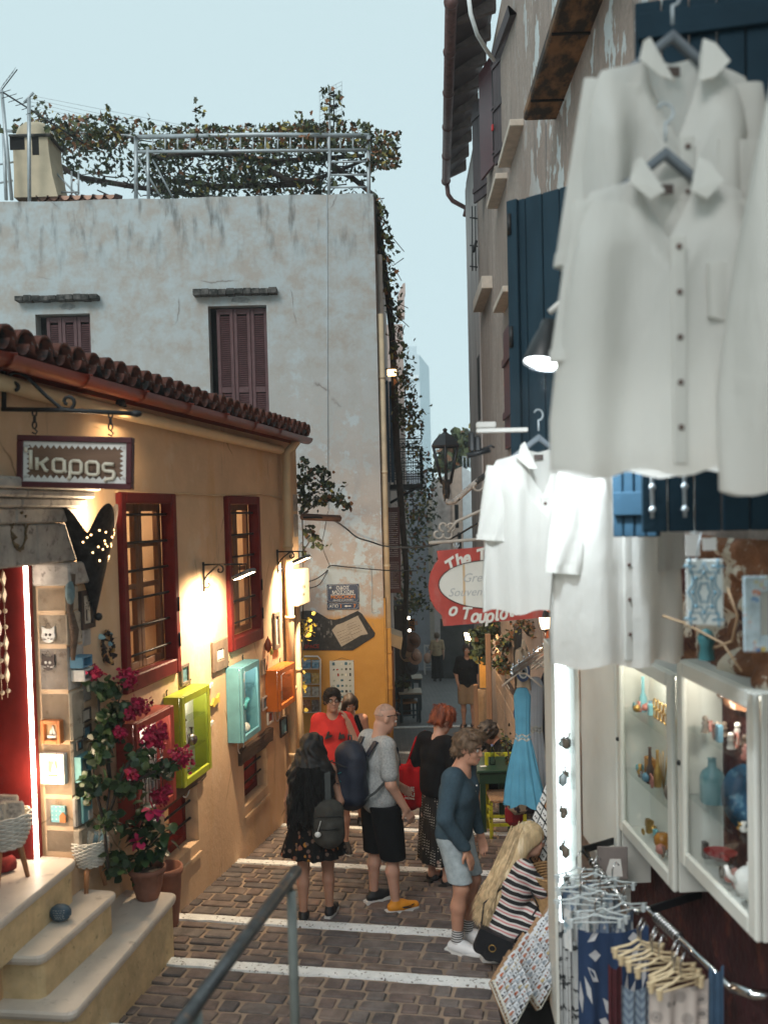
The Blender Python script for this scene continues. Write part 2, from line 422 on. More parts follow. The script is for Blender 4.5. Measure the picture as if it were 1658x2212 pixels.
def big_wall_mat():
    m,nt,b,N,L=_m('weathered_plaster')
    n1=noise(nt,1.1,8,rough=.65); n2=noise(nt,2.6,8,rough=.7); n3=noise(nt,5,6,stretch=(1,1,.25)); n4=noise(nt,16,5,rough=.7)
    c=mixc(nt,ramp(nt,n1.outputs[0],.3,.75),(.38,.30,.25),(.50,.415,.35))
    c=mixc(nt,ramp(nt,n2.outputs[0],.50,.56),c,(.46,.53,.55))
    nb=noise(nt,1.6,9,rough=.72); c=mixc(nt,ramp(nt,nb.outputs[0],.54,.575),c,(.5,.57,.59))
    c=mixc(nt,ramp(nt,n4.outputs[0],.6,.75),c,(.54,.6,.61))
    tc=N.new('ShaderNodeTexCoord'); sp=N.new('ShaderNodeSeparateXYZ'); L.new(tc.outputs['Object'],sp.inputs[0])
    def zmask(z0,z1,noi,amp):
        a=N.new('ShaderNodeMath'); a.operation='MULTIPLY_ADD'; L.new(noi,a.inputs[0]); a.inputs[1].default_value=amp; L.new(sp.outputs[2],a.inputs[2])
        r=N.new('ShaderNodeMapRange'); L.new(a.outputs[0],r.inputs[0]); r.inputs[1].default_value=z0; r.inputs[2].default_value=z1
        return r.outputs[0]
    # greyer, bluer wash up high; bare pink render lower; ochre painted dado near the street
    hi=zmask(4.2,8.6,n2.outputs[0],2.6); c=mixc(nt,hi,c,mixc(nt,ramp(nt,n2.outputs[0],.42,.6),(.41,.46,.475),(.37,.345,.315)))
    st=zmask(8.75,9.5,n3.outputs[0],.9); f=N.new('ShaderNodeMath'); f.operation='MULTIPLY'; L.new(st,f.inputs[0]); L.new(ramp(nt,n3.outputs[0],.5,.68),f.inputs[1])
    c=mixc(nt,f.outputs[0],c,(.12,.12,.115))
    lo=zmask(2.72,2.62,n4.outputs[0],.12); c=mixc(nt,lo,c,mixc(nt,ramp(nt,n2.outputs[0],.3,.7),(.5,.24,.045),(.6,.31,.07)))
    c=cracks(nt,c,.55,(.2,.18,.165),.55,.0045)
    sp2=noise(nt,38,2); c=mixc(nt,ramp(nt,sp2.outputs[0],.73,.77),c,(.14,.12,.11))
    L.new(c,b.inputs['Base Color']); b.inputs['Roughness'].default_value=.9
    bp=N.new('ShaderNodeBump'); bp.inputs['Strength'].default_value=.5; bp.inputs['Distance'].default_value=.02
    n5=noise(nt,6,8,rough=.7); L.new(n5.outputs[0],bp.inputs['Height']); L.new(bp.outputs[0],b.inputs['Normal'])
    return m
m_big=big_wall_mat()
GB=-4.3
big=T('pale_plaster_house','two storey pale weathered plaster house with brown shutters and vine covered roof terrace','house',(-3,15,GB))
wl1=MW.R(78,678,196,900); wl1=(MW.U(78,720),MW.U(196,720),-.2,MW.V(135,678))
wr1=(MW.U(452,760),MW.U(578,760),MW.V(510,1010),MW.V(510,660))
mb=MB(); cx=ALX
topL,topR=MW.V(0,437),MW.V(795,418)
wall_holes(mb,MW,-9,cx,GB,min(topL,topR)-.02,[wl1,wr1],0,.28)
# uneven parapet top
pts=[(-9,topL-.02)]
for i in range(25):
    u=-9+(cx+9)*i/24; pts.append((u,topL+(topR-topL)*max(0,(u+6.2))/6.2+random.uniform(-.012,.012)))
pts.append((cx,topR-.03)); v0=min(topL,topR)-.02
pts=[(cx,v0)]+[p for p in reversed(pts)]+[(-9,v0)]
vs=[MW.P(u,v,0) for u,v in pts]; mb.add(vs,[tuple(range(len(vs)))[::-1]])
tp=[p for p in pts[1:-1]]
for (a,av),(b_,bv) in zip(tp,tp[1:]): mb.quad(MW.P(a,av,0),MW.P(b_,bv,0),MW.P(b_,bv,-.3),MW.P(a,av,-.3))
wallo=mb.out('front_wall',m_big,big)
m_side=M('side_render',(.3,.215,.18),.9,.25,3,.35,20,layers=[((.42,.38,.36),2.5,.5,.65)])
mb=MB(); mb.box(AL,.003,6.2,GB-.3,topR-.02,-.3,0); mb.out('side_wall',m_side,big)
mb=MB(); mb.quad(Vector((-9,15.28,topR-.5)),Vector((cx-.1,15.28,topR-.5)),Vector((cx-.1,22,topR-.5)),Vector((-9,22,topR-.5))); mb.out('roof_terrace',m_side,big)
# lower yellow zone of the side wall corner
m_ochre=M('ochre_render',(.5,.26,.06),.85,.2,4,.3,25)
mb=MB(); mb.box(AL,.01,.5,GB-.2,-1.4,.002,.03); mb.out('corner_band',m_ochre,big)
# corner drainpipes
for (du,r,m_,top,bot) in ((.12,.05,m_cream,3.2,-1.9),(.32,.045,M('beige_pipe',(.36,.3,.26),.6,.15),4.2,-1.9),(.12,.05,m_ochre,-1.9,-3.9)):
    mb=MB(); mb.tube([AL.P(du,top,.06),AL.P(du,bot,.06)],r,8)
    for q in (.2,.5,.8): mb.tube([AL.P(du,top+(bot-top)*q-.02,.06),AL.P(du,top+(bot-top)*q+.02,.06)],r*1.18,8)
    mb.out('drainpipe',m_,big)
m_dark=M('dark_inside',(.01,.009,.009),.9,0,bump=0)
def shutter_window(fr,h,parent,nleaf,mat,reveal,v_lo=None):
    u0,u1,v0,v1=h; mb=MB(); w=(u1-u0)-reveal; a0=u0+reveal
    mb.box(fr,u0,u1,v0,v1,-.3,-.25); o=mb.out('window',m_dark,parent)
    for i in range(nleaf):
        a=a0+w*i/nleaf; b=a0+w*(i+1)/nleaf-.008
        mb=MB(); st=.055
        mb.box(fr,a,a+st,v0,v1-.02,-.17,-.13,.004); mb.box(fr,b-st,b,v0,v1-.02,-.17,-.13,.004)
        H=v1-v0; rails=[v0,v0+H*.47,v1-.02-.09]
        for r in rails: mb.box(fr,a+st,b-st,r,r+.09,-.168,-.132,.003)
        for lo,hi in ((v0+.09,v0+H*.47),(v0+H*.47+.09,v1-.11)):
            k=int((hi-lo)/.034)
            for q in range(k):
                z=lo+.034*(q+.5)
                mb.add([fr.P(a+st,z-.017,-.136),fr.P(b-st,z-.017,-.136),fr.P(b-st,z+.012,-.166),fr.P(a+st,z+.012,-.166),
                        fr.P(a+st,z-.023,-.138),fr.P(b-st,z-.023,-.138)],[(0,1,2,3),(4,5,1,0)])
        mb.out('shutter_leaf',mat,o)
    return o
shutter_window(MW,wl1,big,3,m_maroon2,.13); shutter_window(MW,wr1,big,3,m_maroon2,.11)
m_slate=M('mossy_slate',(.1,.095,.09),.95,.45,14,.6,30,layers=[((.03,.032,.03),8,.45,.6)])
for x0,x1,y0,y1 in ((40,217,641,653),(420,600,627,640)):
    mb=MB(); a,b,c,d=MW.R(x0,y0,x1,y1); N=10
    for i in range(N):
        mb.box(MW,a+(b-a)*i/N,a+(b-a)*(i+1)/N-.004,c+random.uniform(-.008,.008),d+random.uniform(-.01,.01),-.05,.16+random.uniform(-.015,.015),.008)
    mb.out('slate_drip_ledge',m_slate,big)
m_scar=M('bare_render',(.26,.27,.27),.95,.3,14,.8,30)
for x,y,w,h in ((147,662,40,8),(520,648,50,8)):  # scars of lost plaster
    a,b,c,d=MW.R(x-w/2,y-h,x+w/2,y+h); mb=MB(); pts=[]
    for i in range(14):
        t=2*PI*i/14; r=random.uniform(.7,1.05); pts.append(((a+b)/2+(b-a)/2*r*math.cos(t),(c+d)/2+(d-c)/2*r*math.sin(t)))
    mb.prism(MW,pts,-.002,.004); mb.out('plaster_scar',m_scar,big)
mb=MB(); mb.tube([MW.P(MW.U(706,420),topR,.012),MW.P(MW.U(707,760),MW.V(707,760),.012),MW.P(MW.U(709,1100),MW.V(709,1100),.012)],.006,5); mb.out('thin_wire',m_grey_metal,big)
# ---- roof terrace things
pg=T('pergola_frame','grey metal pipe pergola standing on the roof terrace under the grape vine','pergola',(-3,16.3,topR-.5))
PY=15.25
def rp(x,y,Y=PY): return atY(x,y,Y)
def pipe(name,pts,r,par,mat=m_pole,n=6):
    mb=MB(); mb.tube(pts,r,n); return mb.out(name,mat,par)
pipe('top_rail',[rp(292,296),rp(560,291),rp(797,293)],.035,pg); pipe('lower_rail',[rp(292,328),rp(797,324)],.026,pg)
pipe('back_rail',[rp(-20,282,17.5),rp(200,287,17.5),rp(300,296,16)],.03,pg)
for x0,y0,x1,y1 in ((294,296,294,430),(319,318,321,430),(795,293,797,470),(712,325,710,428),(8,290,14,432)):
    pipe('post',[rp(x0,y0),rp(x1,y1)],.035 if x0 in(294,795) else .028,pg)
for k in range(17):
    x=330+k*27
    if x<790: pipe('rung',[rp(x,296),rp(x,327)],.014,pg)
for y in (350,378,405): pipe('side_rung',[rp(712,y),rp(797,y-1)],.016,pg)
for x0,y0,x1,y1 in ((296,338,350,430),(330,345,375,430),(120,372,170,425),(0,355,30,350),(0,395,28,390),(125,415,172,415),(170,370,170,420),(155,370,155,420)):
    pipe('brace',[rp(x0,y0,15.6),rp(x1,y1,15.6)],.016,pg)
# chimney
cm=T('roof_chimney','cream plastered chimney with domed cap and dark smoke slots on the roof terrace','chimney',rp(72,440,15.6))
cf=Fr(atY(72,440,15.6),(1,0,0),(0,-1,0)); m_chim=M('chimney_plaster',(.5,.42,.3),.85,.12,4,.3,25)
def cpx(x,y): d=atY(x,y,15.6)-cf.o; return d.x,d.z
mb=MB(); b0=cpx(40,440)[0]; b1=cpx(120,440)[0]
prof=[(cpx(0,440)[1],cpx(28,0)[0],cpx(122,0)[0]),(cpx(0,395)[1],cpx(30,0)[0],cpx(112,0)[0]),(cpx(0,345)[1],cpx(30,0)[0],cpx(106,0)[0]),(cpx(0,313)[1],cpx(29,0)[0],cpx(105,0)[0])]
vs=[];
for z,a,b in prof:
    vs+=[cf.P(a,z,.28),cf.P(b,z,.28),cf.P(b,z,-.35),cf.P(a,z,-.35)]
mb.add(vs,[(4*i+k,4*i+(k+1)%4,4*i+4+(k+1)%4,4*i+4+k) for i in range(3) for k in range(4)]+[(12,13,14,15)]); mb.out('stack',m_chim,cm)
mb=MB(); z0=prof[-1][0]; mb.box(cf,prof[-1][1]-.04,prof[-1][2]+.06,z0,z0+.035,-.4,.34,.01); mb.out('slate_rim',m_slate,cm)
mb=MB(); u0,u1=prof[-1][1],prof[-1][2]; cc=(u0+u1)/2
rings=[(1,0),(.97,.08),(.86,.17),(.62,.25),(.3,.29)]; vs=[]
for s,h in rings:
    for k in range(12):
        w=2*PI*k/12; vs.append(cf.P(cc+(u1-u0)/2*.97*s*max(-1,min(1,1.25*math.cos(w))),z0+.035+h*1.05,-.03+.3*s*max(-1,min(1,1.25*math.sin(w)))))
mb.add(vs,[(12*i+k,12*i+(k+1)%12,12*i+12+(k+1)%12,12*i+12+k) for i in range(4) for k in range(12)]+[tuple(range(48,60))],True); mb.out('domed_cap',m_chim,cm)
mb=MB(); a,h_=cpx(52,322); mb.box(cf,a-.12,a+.12,h_-.12,h_+.12,.27,.285); b_,h2=cpx(90,325)
mb.box(cf,b_-.05,b_+.06,h2-.18,h2+.12,.2,.284); mb.out('smoke_slot',m_dark,cm)
# little tiled hood
hd=T('tiled_roof_hood','low tiled hood of barrel tiles beside the chimney','roof hood',rp(165,440,15.5))
mb=MB(); p0,p1=rp(75,437,15.35),rp(260,437,15.35); hf=Fr((p0.x,15.35,p0.z),(1,0,0),(0,-1,0)); Wd=p1.x-p0.x
mb.box(hf,.05,Wd-.1,-.2,.1,-1,-.02); mb.out('hood_wall',M('salmon_plaster',(.5,.3,.22),.85,.2,6,.3),hd)
for i in range(7):
    u=.05+Wd*.92*(i+.5)/7; mb=MB()
    mb.lathe(hf.P(u,.09,.06),[(.1,0),(.085,.5),(.07,.55)],8,axis=(0,.95,.25),ux=(1,0,0),a0=0,a1=PI); mb.lathe(hf.P(u,.09,.06),[(.085,0),(.07,.5)],8,axis=(0,.95,.25),ux=(1,0,0),a0=0,a1=PI)
    mb.out('barrel_tile',m_terra,hd)
# aerials
ae=T('tv_aerial','tall aerial mast with a fine wire grid panel rising through the vine','aerial',rp(712,420))
pipe('mast',[rp(709,425),rp(713,192)],.022,ae)
mb=MB()
for k in range(12): mb.tube([rp(690,200+k*8.5,15.2),rp(738,176+k*8.5,15.2)],.0035,3)
for k in range(5): mb.tube([rp(690+12*k,200-6*k,15.2),rp(690+12*k,294-6*k,15.2)],.0035,3)
mb.out('grid_reflector',m_pole,ae)
mb=MB()
for y in (208,230,258): mb.tube([rp(716,y,15.1),rp(728,y-3,15.1)],.02,5)
mb.tube([rp(721,196,15.1),rp(721,275,15.1)],.012,4); mb.out('dipole_arm',m_black,ae)
ae=T('rake_aerial','slanting comb aerial on a thin pole at the left end of the terrace','aerial',rp(20,432))
pipe('mast',[rp(26,432,15.1),rp(4,195,15.1)],.028,ae)
mb=MB(); a,b=rp(8,200,15.1),rp(182,310,15.1); mb.tube([a,b],.014,4)
for k in range(14):
    t=k/13; c=a.lerp(b,t); s=.12+.05*random.random(); mb.tube([c+Vector((-.06,-s,-s*.6)),c+Vector((.05,s,s*.7))],.006,3)
mb.tube([rp(0,200),rp(38,150)],.01,3)
for k in range(5): mb.tube([rp(2+6*k,192-8*k),rp(10+6*k,178-8*k,15.5)],.004,3)
mb.out('comb_arm',m_black,ae)
ae=T('clothesline_pole','grey pole with a short cross arm holding washing lines before the chimney','pole',rp(65,437,15.05))
pipe('pole',[rp(64,437,15.05),rp(63,212,15.05)],.03,ae); pipe('cross_arm',[rp(52,222,15.05),rp(73,200,15.05)],.02,ae)
mb=MB()
for k in range(4): mb.tube([rp(66,206+k*7,15.05),rp(300,252+k*12,16.5),rp(470,285+k*8,17.5)],.004,3)
mb.out('washing_line',m_grey_metal,ae)
# ------------------------------------------------------------------ foliage
def leaf_cards(mb,c,size,up=None,shape='vine'):
    d=Vector((random.gauss(0,1),random.gauss(0,1),random.gauss(-.4,.7))).normalized()
    r=d.orthogonal(); r.rotate(Matrix.Rotation(random.random()*6.28,3,d)); n=d.cross(r); s=size*random.uniform(.65,1.25)
    if shape=='vine': o=[(0,0),(.35,.1),(.62,-.02),(.48,.38),(.62,.62),(.28,.68),(0,1.05),(-.28,.68),(-.62,.62),(-.48,.38),(-.62,-.02),(-.35,.1)]
    else: o=[(0,0),(.3,.25),(.36,.5),(.22,.8),(0,1.05),(-.22,.8),(-.36,.5),(-.3,.25)]
    f=.12*s
    mb.add([c+r*(x*s)+d*(y*s)+n*(f*abs(x)*2) for x,y in o],[tuple(range(len(o)))])
def vine_leaves(name,parent,pts,size,weights,shape='vine'):
    mb=MB()
    for p in pts:
        mb.mi=random.choices(range(5),weights)[0]; leaf_cards(mb,p,size,shape=shape)
    o=mb.out(name,m_leafs,parent,False); o['kind']='stuff'; return o
gv=T('grape_vine','old grape vine with dark and rusty autumn leaves spread over the roof pergola','vine',(-2.5,16.5,topR-.4))
pts=[]; topz=lambda x:atY(x,293,16).z
import mathutils.noise as mn
def dens(p,s): return mn.noise(p*s)
def fill(x0,x1,y0,y1,Ya,Yb,n,thr,s=1.6):
    out=[]; k=0
    while len(out)<n and k<n*30:
        k+=1; p=atY(random.uniform(x0,x1),random.uniform(y0,y1),random.uniform(Ya,Yb))
        if dens(p,s)>thr: out.append(p)
    return out
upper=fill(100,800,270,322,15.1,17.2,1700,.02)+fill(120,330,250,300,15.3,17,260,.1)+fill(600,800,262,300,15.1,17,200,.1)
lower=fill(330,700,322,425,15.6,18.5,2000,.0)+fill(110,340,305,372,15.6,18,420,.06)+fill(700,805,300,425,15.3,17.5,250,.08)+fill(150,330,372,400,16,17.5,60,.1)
right=fill(795,862,285,365,15.0,17,420,.0)+fill(690,745,190,262,15,15.3,55,.05,4)+fill(0,110,205,290,15.5,16.5,60,.15)+fill(60,125,235,300,15.5,16.5,80,.0)
for x,y in ((235,250),(430,235),(300,265),(660,262),(735,270),(640,280)):
    for k in range(16): right.append(atY(x+random.gauss(0,9),y+random.gauss(0,14),15.6))
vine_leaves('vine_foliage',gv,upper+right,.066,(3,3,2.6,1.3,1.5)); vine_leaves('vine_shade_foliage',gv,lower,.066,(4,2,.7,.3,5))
mb=MB()
for pl in ([(105,350),(180,385),(290,405),(420,425),(560,430)],[(330,345),(450,330),(600,340),(780,335)],[(380,390),(470,400),(640,400),(720,375),(790,345)],[(720,360),(760,380),(800,420)],[(560,360),(620,385),(700,395)]):
    mb.tube([atY(x+random.gauss(0,4),y+random.gauss(0,4),16.2+random.random()) for x,y in pl],[.06,.05,.045,.035,.025][:len(pl)],6)
for k in range(60):
    x,y=random.uniform(120,790),random.uniform(300,420); p=[atY(x,y,16.4)]
    for q in range(4): x+=random.gauss(12,14); y+=random.gauss(0,9); p.append(atY(x,y,16.4+random.random()))
    mb.tube(p,.012,4)
mb.out('vine_stem',m_bark,gv)
# climber down the corner and along the lane
cv=T('climbing_vine','climbing vine with green and orange leaves trailing down the pale house corner','vine',AL.P(3,-3.9,.3))
pts=[]
def along(path,n,spread,Y0,Y1):
    out=[]
    for k in range(n):
        t=random.random()*(len(path)-1); i=min(int(t),len(path)-2); f=t-i
        x=path[i][0]*(1-f)+path[i+1][0]*f; y=path[i][1]*(1-f)+path[i+1][1]*f; w=spread[i]*(1-f)+spread[i+1]*f
        p=atY(x+random.gauss(0,w),y+random.gauss(0,6),Y0+(Y1-Y0)*min(1,max(0,(y-420)/700)))
        p.y+=random.gauss(0,.35)
        if dens(p,2.2)>-.25: out.append(p)
    return out
pth=[(808,430),(822,480),(836,560),(848,640),(855,700),(866,790),(876,860),(880,930)]
pts+=along(pth,620,[8,10,10,8,9,13,17,14],15.4,18.5)
pts+=along([(870,800),(890,880),(885,960),(925,1010),(928,1080),(905,1150)],560,[9,12,12,11,14,20],17,21)
pts+=along([(890,1050),(905,1130),(885,1220),(880,1290),(900,1320)],950,[18,22,26,24,18],18.5,22)
vine_leaves('vine_foliage',cv,[p for p in pts if p.x>AL.P((p.y-15),0).x+.03],.07,(4,3,1.8,1.2,2))
mb=MB(); mb.tube([atY(x,y,15.6+max(0,(y-420))/700*3.4) for x,y in [(806,425),(815,480),(826,560),(838,640),(846,720),(850,800),(853,880),(856,960),(862,1040),(868,1120),(878,1240),(872,1400),(868,1500)]],[.06]*6+[.07]*4+[.06]*3,7)
for k in range(16):
    y=random.uniform(480,1150); x=830+(y-480)*.07; mb.tube([atY(x,y,17.5),atY(x+random.uniform(8,22),y+random.uniform(-10,25),17.5),atY(x+random.uniform(18,45),y+random.uniform(-10,60),17.6)],.008,4)
mb.out('vine_trunk',m_bark,cv)
# ---- lane side of the pale house: shutters, balcony, lamp
def louvre_leaf(fr,u0,u1,v0,v1,n0,n1,parent,mat,name='shutter_leaf'):
    mb=MB(); mb.box(fr,u0,u1,v0,v1,n0,n1,.006)
    return mb.out(name,mat,parent)
b1=T('brown_louvre_shutter','tall brown louvred shutter folded open at the corner of the lane, below the cable','shutter',AL.P(1.9,-1.5,.1))
fx=Fr(AL.P(1.9,0,0),(1,0,0),(0,-1,0)); bx0=.02; Hs=(AL.P(1.9,0,0).y)
q=lambda y:atY(840,y,fx.o.y).z
mb=MB(); st=.035; z0,z1=q(1281),q(1095); mb.box(fx,bx0,bx0+st,z0,z1,-.02,.02); mb.box(fx,bx0+.24-st,bx0+.24,z0,z1,-.02,.02)
for f in (0,.36,.94): mb.box(fx,bx0+st,bx0+.24-st,z0+(z1-z0)*f,z0+(z1-z0)*f+.085,-.018,.018)
mb.out('frame',m_maroon2,b1)
zz=z0+.1
while zz<z1-.1:
    mb=MB(); mb.box(Fr(fx.o,(1,0,0),(0,-1,0)),bx0+st,bx0+.24-st,zz,zz+.026,-.014,.014); o=mb.out('slat',m_maroon2,b1); zz+=.036
m_blue_sh=M('blue_shutter_paint',(.045,.085,.14),.6,.2,6,.15,40)
bs=T('blue_balcony_shutter','pair of long blue shutter boards standing open behind the balcony','shutter',AL.P(4.2,-.05,.1))
fx2=Fr(AL.P(4.3,0,0),(1,0,0),(0,-1,0)); yq=fx2.o.y
for x0,x1,dn in ((832,840,0),(841,848,-.12)):
    a=atY(x0,900,yq).x-fx2.o.x; b=atY(x1,900,yq).x-fx2.o.x
    mb=MB(); mb.box(fx2,a,b,atY(840,1042,yq).z,atY(840,822,yq).z,dn-.02,dn+.02,.006); mb.out('board',m_blue_sh,bs)
bal=T('iron_balcony','small black iron balcony with scroll panels on the lane side of the pale house','balcony',AL.P(5,-1,.4))
YB=20.0; bf=Fr((0,YB,0),(1,0,0),(0,-1,0)); bxx=lambda x:atY(x,1000,YB).x; bz=lambda y:atY(875,y,YB).z
xa,xb=max(bxx(838),AL.P(5,0).x+.02),bxx(912)
mb=MB(); mb.box(bf,xa,xb,bz(1056),bz(1046),-1.5,.05,.01); mb.tube([bf.P(xa,bz(1085),-.3),bf.P(xb-.1,bz(1052),-.1)],.03,6); mb.out('floor_slab',m_black,bal)
for nn in (0,-1.4):
    mb=MB()
    for yy in (948,966,1000,1030): mb.tube([bf.P(xa,bz(yy),nn),bf.P(xb,bz(yy),nn)],.014,5)
    for k in range(8): x=xa+(xb-xa)*k/7; mb.tube([bf.P(x,bz(966),nn),bf.P(x,bz(1046),nn)],.009,5)
    for k in range(7):
        x=xa+(xb-xa)*(k+.5)/7
        for cz,rr in ((957,.045),(985,.05),(1015,.05)): mb.tube([bf.P(x+rr*math.cos(w*PI/5),bz(cz)+rr*math.sin(w*PI/5),nn) for w in range(10)],.007,4,closed=True)
    mb.out('railing',m_black,bal)
mb=MB()
for yy in (948,966,1030): mb.tube([bf.P(xb,bz(yy),0),bf.P(xb,bz(yy),-1.4)],.014,5)
for k in range(9): mb.tube([bf.P(xb,bz(966),-1.4*k/8),bf.P(xb,bz(1046),-1.4*k/8)],.009,5)
mb.out('end_railing',m_black,bal)
wlamp=T('lane_wall_lamp','small glowing box lamp under the eave on the lane side above the balcony','wall lamp',atY(846,805,17.2))
p=atY(846,805,17.2); lf=Fr(p,(1,0,0),(0,-1,0))
mb=MB(); mb.box(lf,-.08,.08,-.055,.055,-.06,.06,.01); mb.out('glass',ME('lamp_glow_warm',(1,.6,.25),6),wlamp)
mb=MB(); mb.box(lf,-.09,.09,.055,.075,-.07,.07); mb.tube([lf.P(-.2,.06,0),lf.P(0,.08,0)],.012); mb.out('cap',m_black,wlamp)
mb=MB(); f_=Fr((0,21.6,0),(1,0,0),(0,-1,0)); mb.box(f_,-.6,atY(884,1400,21.6).x,-5.2,atY(870,1308,21.6).z,-1.6,0); solo(mb,'dark_timber_stall',M('stall_timber',(.035,.022,.018),.8,.4,5,.3,stretch=(1,1,.2)),'dark timber shop stall behind the hat stand in the lane','stall')
# second house along the lane
h2=T('pinkish_lane_house','narrow pinkish house with a hooked chimney pipe beyond the climbing vine','house',(-1.2,24.5,-5.2))
m_pink=M('pinkish_plaster',(.5,.4,.36),.85,.15,3,.25)
YH=24.0; mb=MB(); xh=atY(874,900,YH).x; hf2=Fr((0,YH,0),(1,0,0),(0,-1,0))
mb.box(hf2,-3.5,xh,-5.6,atY(870,700,YH).z,-8,0); mb.out('wall',m_pink,h2)
mb=MB(); a=atY(862,650,YH); b=atY(873,650,YH); mb.box(hf2,a.x-.05,b.x,atY(0,705,YH).z,atY(0,660,YH).z,-.4,0); mb.prism(hf2,[(a.x-.05,atY(0,662,YH).z),(a.x+.1,atY(0,634,YH).z),(b.x+.03,atY(0,632,YH).z),(b.x+.03,atY(0,655,YH).z),(b.x-.05,atY(0,662,YH).z)],-.4,.002); mb.out('hooked_flue',m_pink,h2)
# grey end wall closing the view low in the lane
m_gw=M('grey_lane_plaster',(.33,.35,.39),.85,.12,3,.25)
h3=T('grey_end_house','plain grey plastered house wall closing the lane behind the white chair','house',(0,36,-6.2))
mb=MB(); Y3=36.0; f3=Fr((0,Y3,0),(1,0,0),(0,-1,0)); mb.box(f3,-6,atY(927,1300,Y3).x,-6.6,1.5,-4,0); mb.out('wall',m_gw,h3)
mb=MB(); mb.box(f3,atY(927,1300,Y3).x+.003,atY(945,1300,Y3).x,-6.6,.5,-3.5,.04); mb.out('pilaster',M('cream_pilaster',(.5,.45,.38),.8,.1),h3)
# far houses right of the street lantern
h4=T('far_beige_house','low beige house with a white side wall seen behind the street lantern','house',(3.4,34,-6))
Y4=32.0; f4=Fr((0,Y4,0),(1,0,0),(0,-1,0)); X=lambda x,y=1100:atY(x,y,Y4).x; Z=lambda y:atY(990,y,Y4).z
mb=MB(); mb.prism(f4,[(X(945),-7.5),(X(975),-7.5),(X(975),Z(1018)),(X(958),Z(1030)),(X(945),Z(1032))],-4,0); mb.out('stone_wall',M('pale_rubble',(.42,.36,.33),.9,.35,4,.6,9),h4)
mb=MB(); mb.prism(f4,[(X(975)+.004,-7.5),(X(998),-7.5),(X(998),Z(1008)),(X(975)+.004,Z(1018))],-4,.1); mb.out('beige_wall',M('far_beige',(.5,.38,.31),.85,.1),h4)
mb=MB(); mb.prism(f4,[(X(998)+.004,-7.5),(X(1040),-7.5),(X(1040),Z(1035)),(X(998)+.004,Z(1008))],-4,.12); mb.out('white_wall',M('far_white',(.62,.66,.68),.85,.1),h4)
mb=MB(); a=X(980); 
for x,y0,y1 in ((981,1090,1140),(986,1150,1215)): mb.box(f4,X(x),X(x+8),Z(y1),Z(y0),.101,.112)
mb.out('window',m_dark,h4)
mb=MB()
for k in range(5): mb.tube([f4.P(X(1003)+k*.12,Z(1008-k*-1.5),-.3),f4.P(X(1003)+k*.12,Z(985),-.3)],.02,5)
mb.tube([f4.P(X(1002),Z(985),-.3),f4.P(X(1025),Z(990),-.3)],.025,5); mb.out('roof_railing',m_pole,h4)
mb=MB(); mb.box(f4,X(944),X(1040),-7.5,Z(1335),.13,.16); mb.out('dark_shopfront',M('dark_shopfront',(.035,.035,.035),.7,.4,3),h4)
tr=T('dark_lane_tree','bushy olive green tree rising over the far beige house','tree',atY(985,1040,38))
mb=MB(); mb.tube([atY(985,1090,38),atY(988,1000,38),atY(1000,960,38)],[.25,.18,.1],7); mb.out('trunk',m_bark,tr)
pts=[]
for (x,y,r) in ((985,960,26),(1008,950,22),(970,985,22),(1000,985,26),(1025,965,20),(960,1000,14)):
    for k in range(260): pts.append(atY(x+random.gauss(0,r*.5),y+random.gauss(0,r*.42),38+random.gauss(0,.5)))
vine_leaves('crown',tr,pts,.3,(3,4,.4,.6,2),'oval')
tw=T('hazy_tower_house','tall pale blue grey tower house with a stepped top, fading in the mist','tower',(4,120,-10))
YT=118.0; ft=Fr((0,YT,0),(1,0,0),(0,-1,0)); X=lambda x:atY(x,900,YT).x; Z=lambda y:atY(905,y,YT).z
m_tw=M('hazed_tower_plaster',(.5,.58,.62),.9,.06,1,0)  # distance haze put into the tower's colour, paler and bluer
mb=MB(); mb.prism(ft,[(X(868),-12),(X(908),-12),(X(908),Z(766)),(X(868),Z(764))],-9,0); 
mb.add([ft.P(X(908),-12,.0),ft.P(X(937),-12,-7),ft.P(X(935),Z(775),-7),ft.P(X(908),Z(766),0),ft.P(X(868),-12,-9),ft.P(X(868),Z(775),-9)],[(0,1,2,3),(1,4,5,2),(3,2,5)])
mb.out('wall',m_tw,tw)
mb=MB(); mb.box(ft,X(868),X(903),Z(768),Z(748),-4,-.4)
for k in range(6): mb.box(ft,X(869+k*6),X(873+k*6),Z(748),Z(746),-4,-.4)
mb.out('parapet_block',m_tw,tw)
mb=MB(); mb.box(ft,X(885),X(908)-.1,Z(820),Z(810),0,.25); mb.out('pale_band',M('tower_band',(.66,.7,.72),.9,0,bump=0),tw)
# the thin air haze itself is the haze box at the end
# ================================================================== LEFT SHOP
m_shop=M('ochre_plaster',(.61,.43,.28),.85,.12,2.2,.35,22,layers=[((.55,.33,.16),1.3,.54,.78,(1,1,.35)),((.66,.51,.37),3.1,.58,.75),((.25,.16,.1),30,.7,.76),((.4,.29,.2),5,.64,.72,(1,1,.18))],crack=(.8,(.28,.18,.11),.55,.005),spec=.2)
m_frame=M('oxblood_frame',(.13,.012,.011),.55,.2,8,.08,50,spec=.2)
m_casement=M('brown_casement',(.15,.065,.03),.5,.3,10,.15,50,stretch=(1,1,.2))
m_beam=M('old_timber',(.1,.065,.045),.9,.4,6,.9,25,stretch=(.25,.25,2.5),bd=.02)
m_lime=M('limestone',(.42,.35,.27),.85,.25,9,.6,26,layers=[((.2,.15,.11),12,.58,.68)])
m_limeg=M('grey_limestone',(.38,.35,.32),.85,.25,9,.6,26,layers=[((.16,.14,.13),14,.56,.68)])
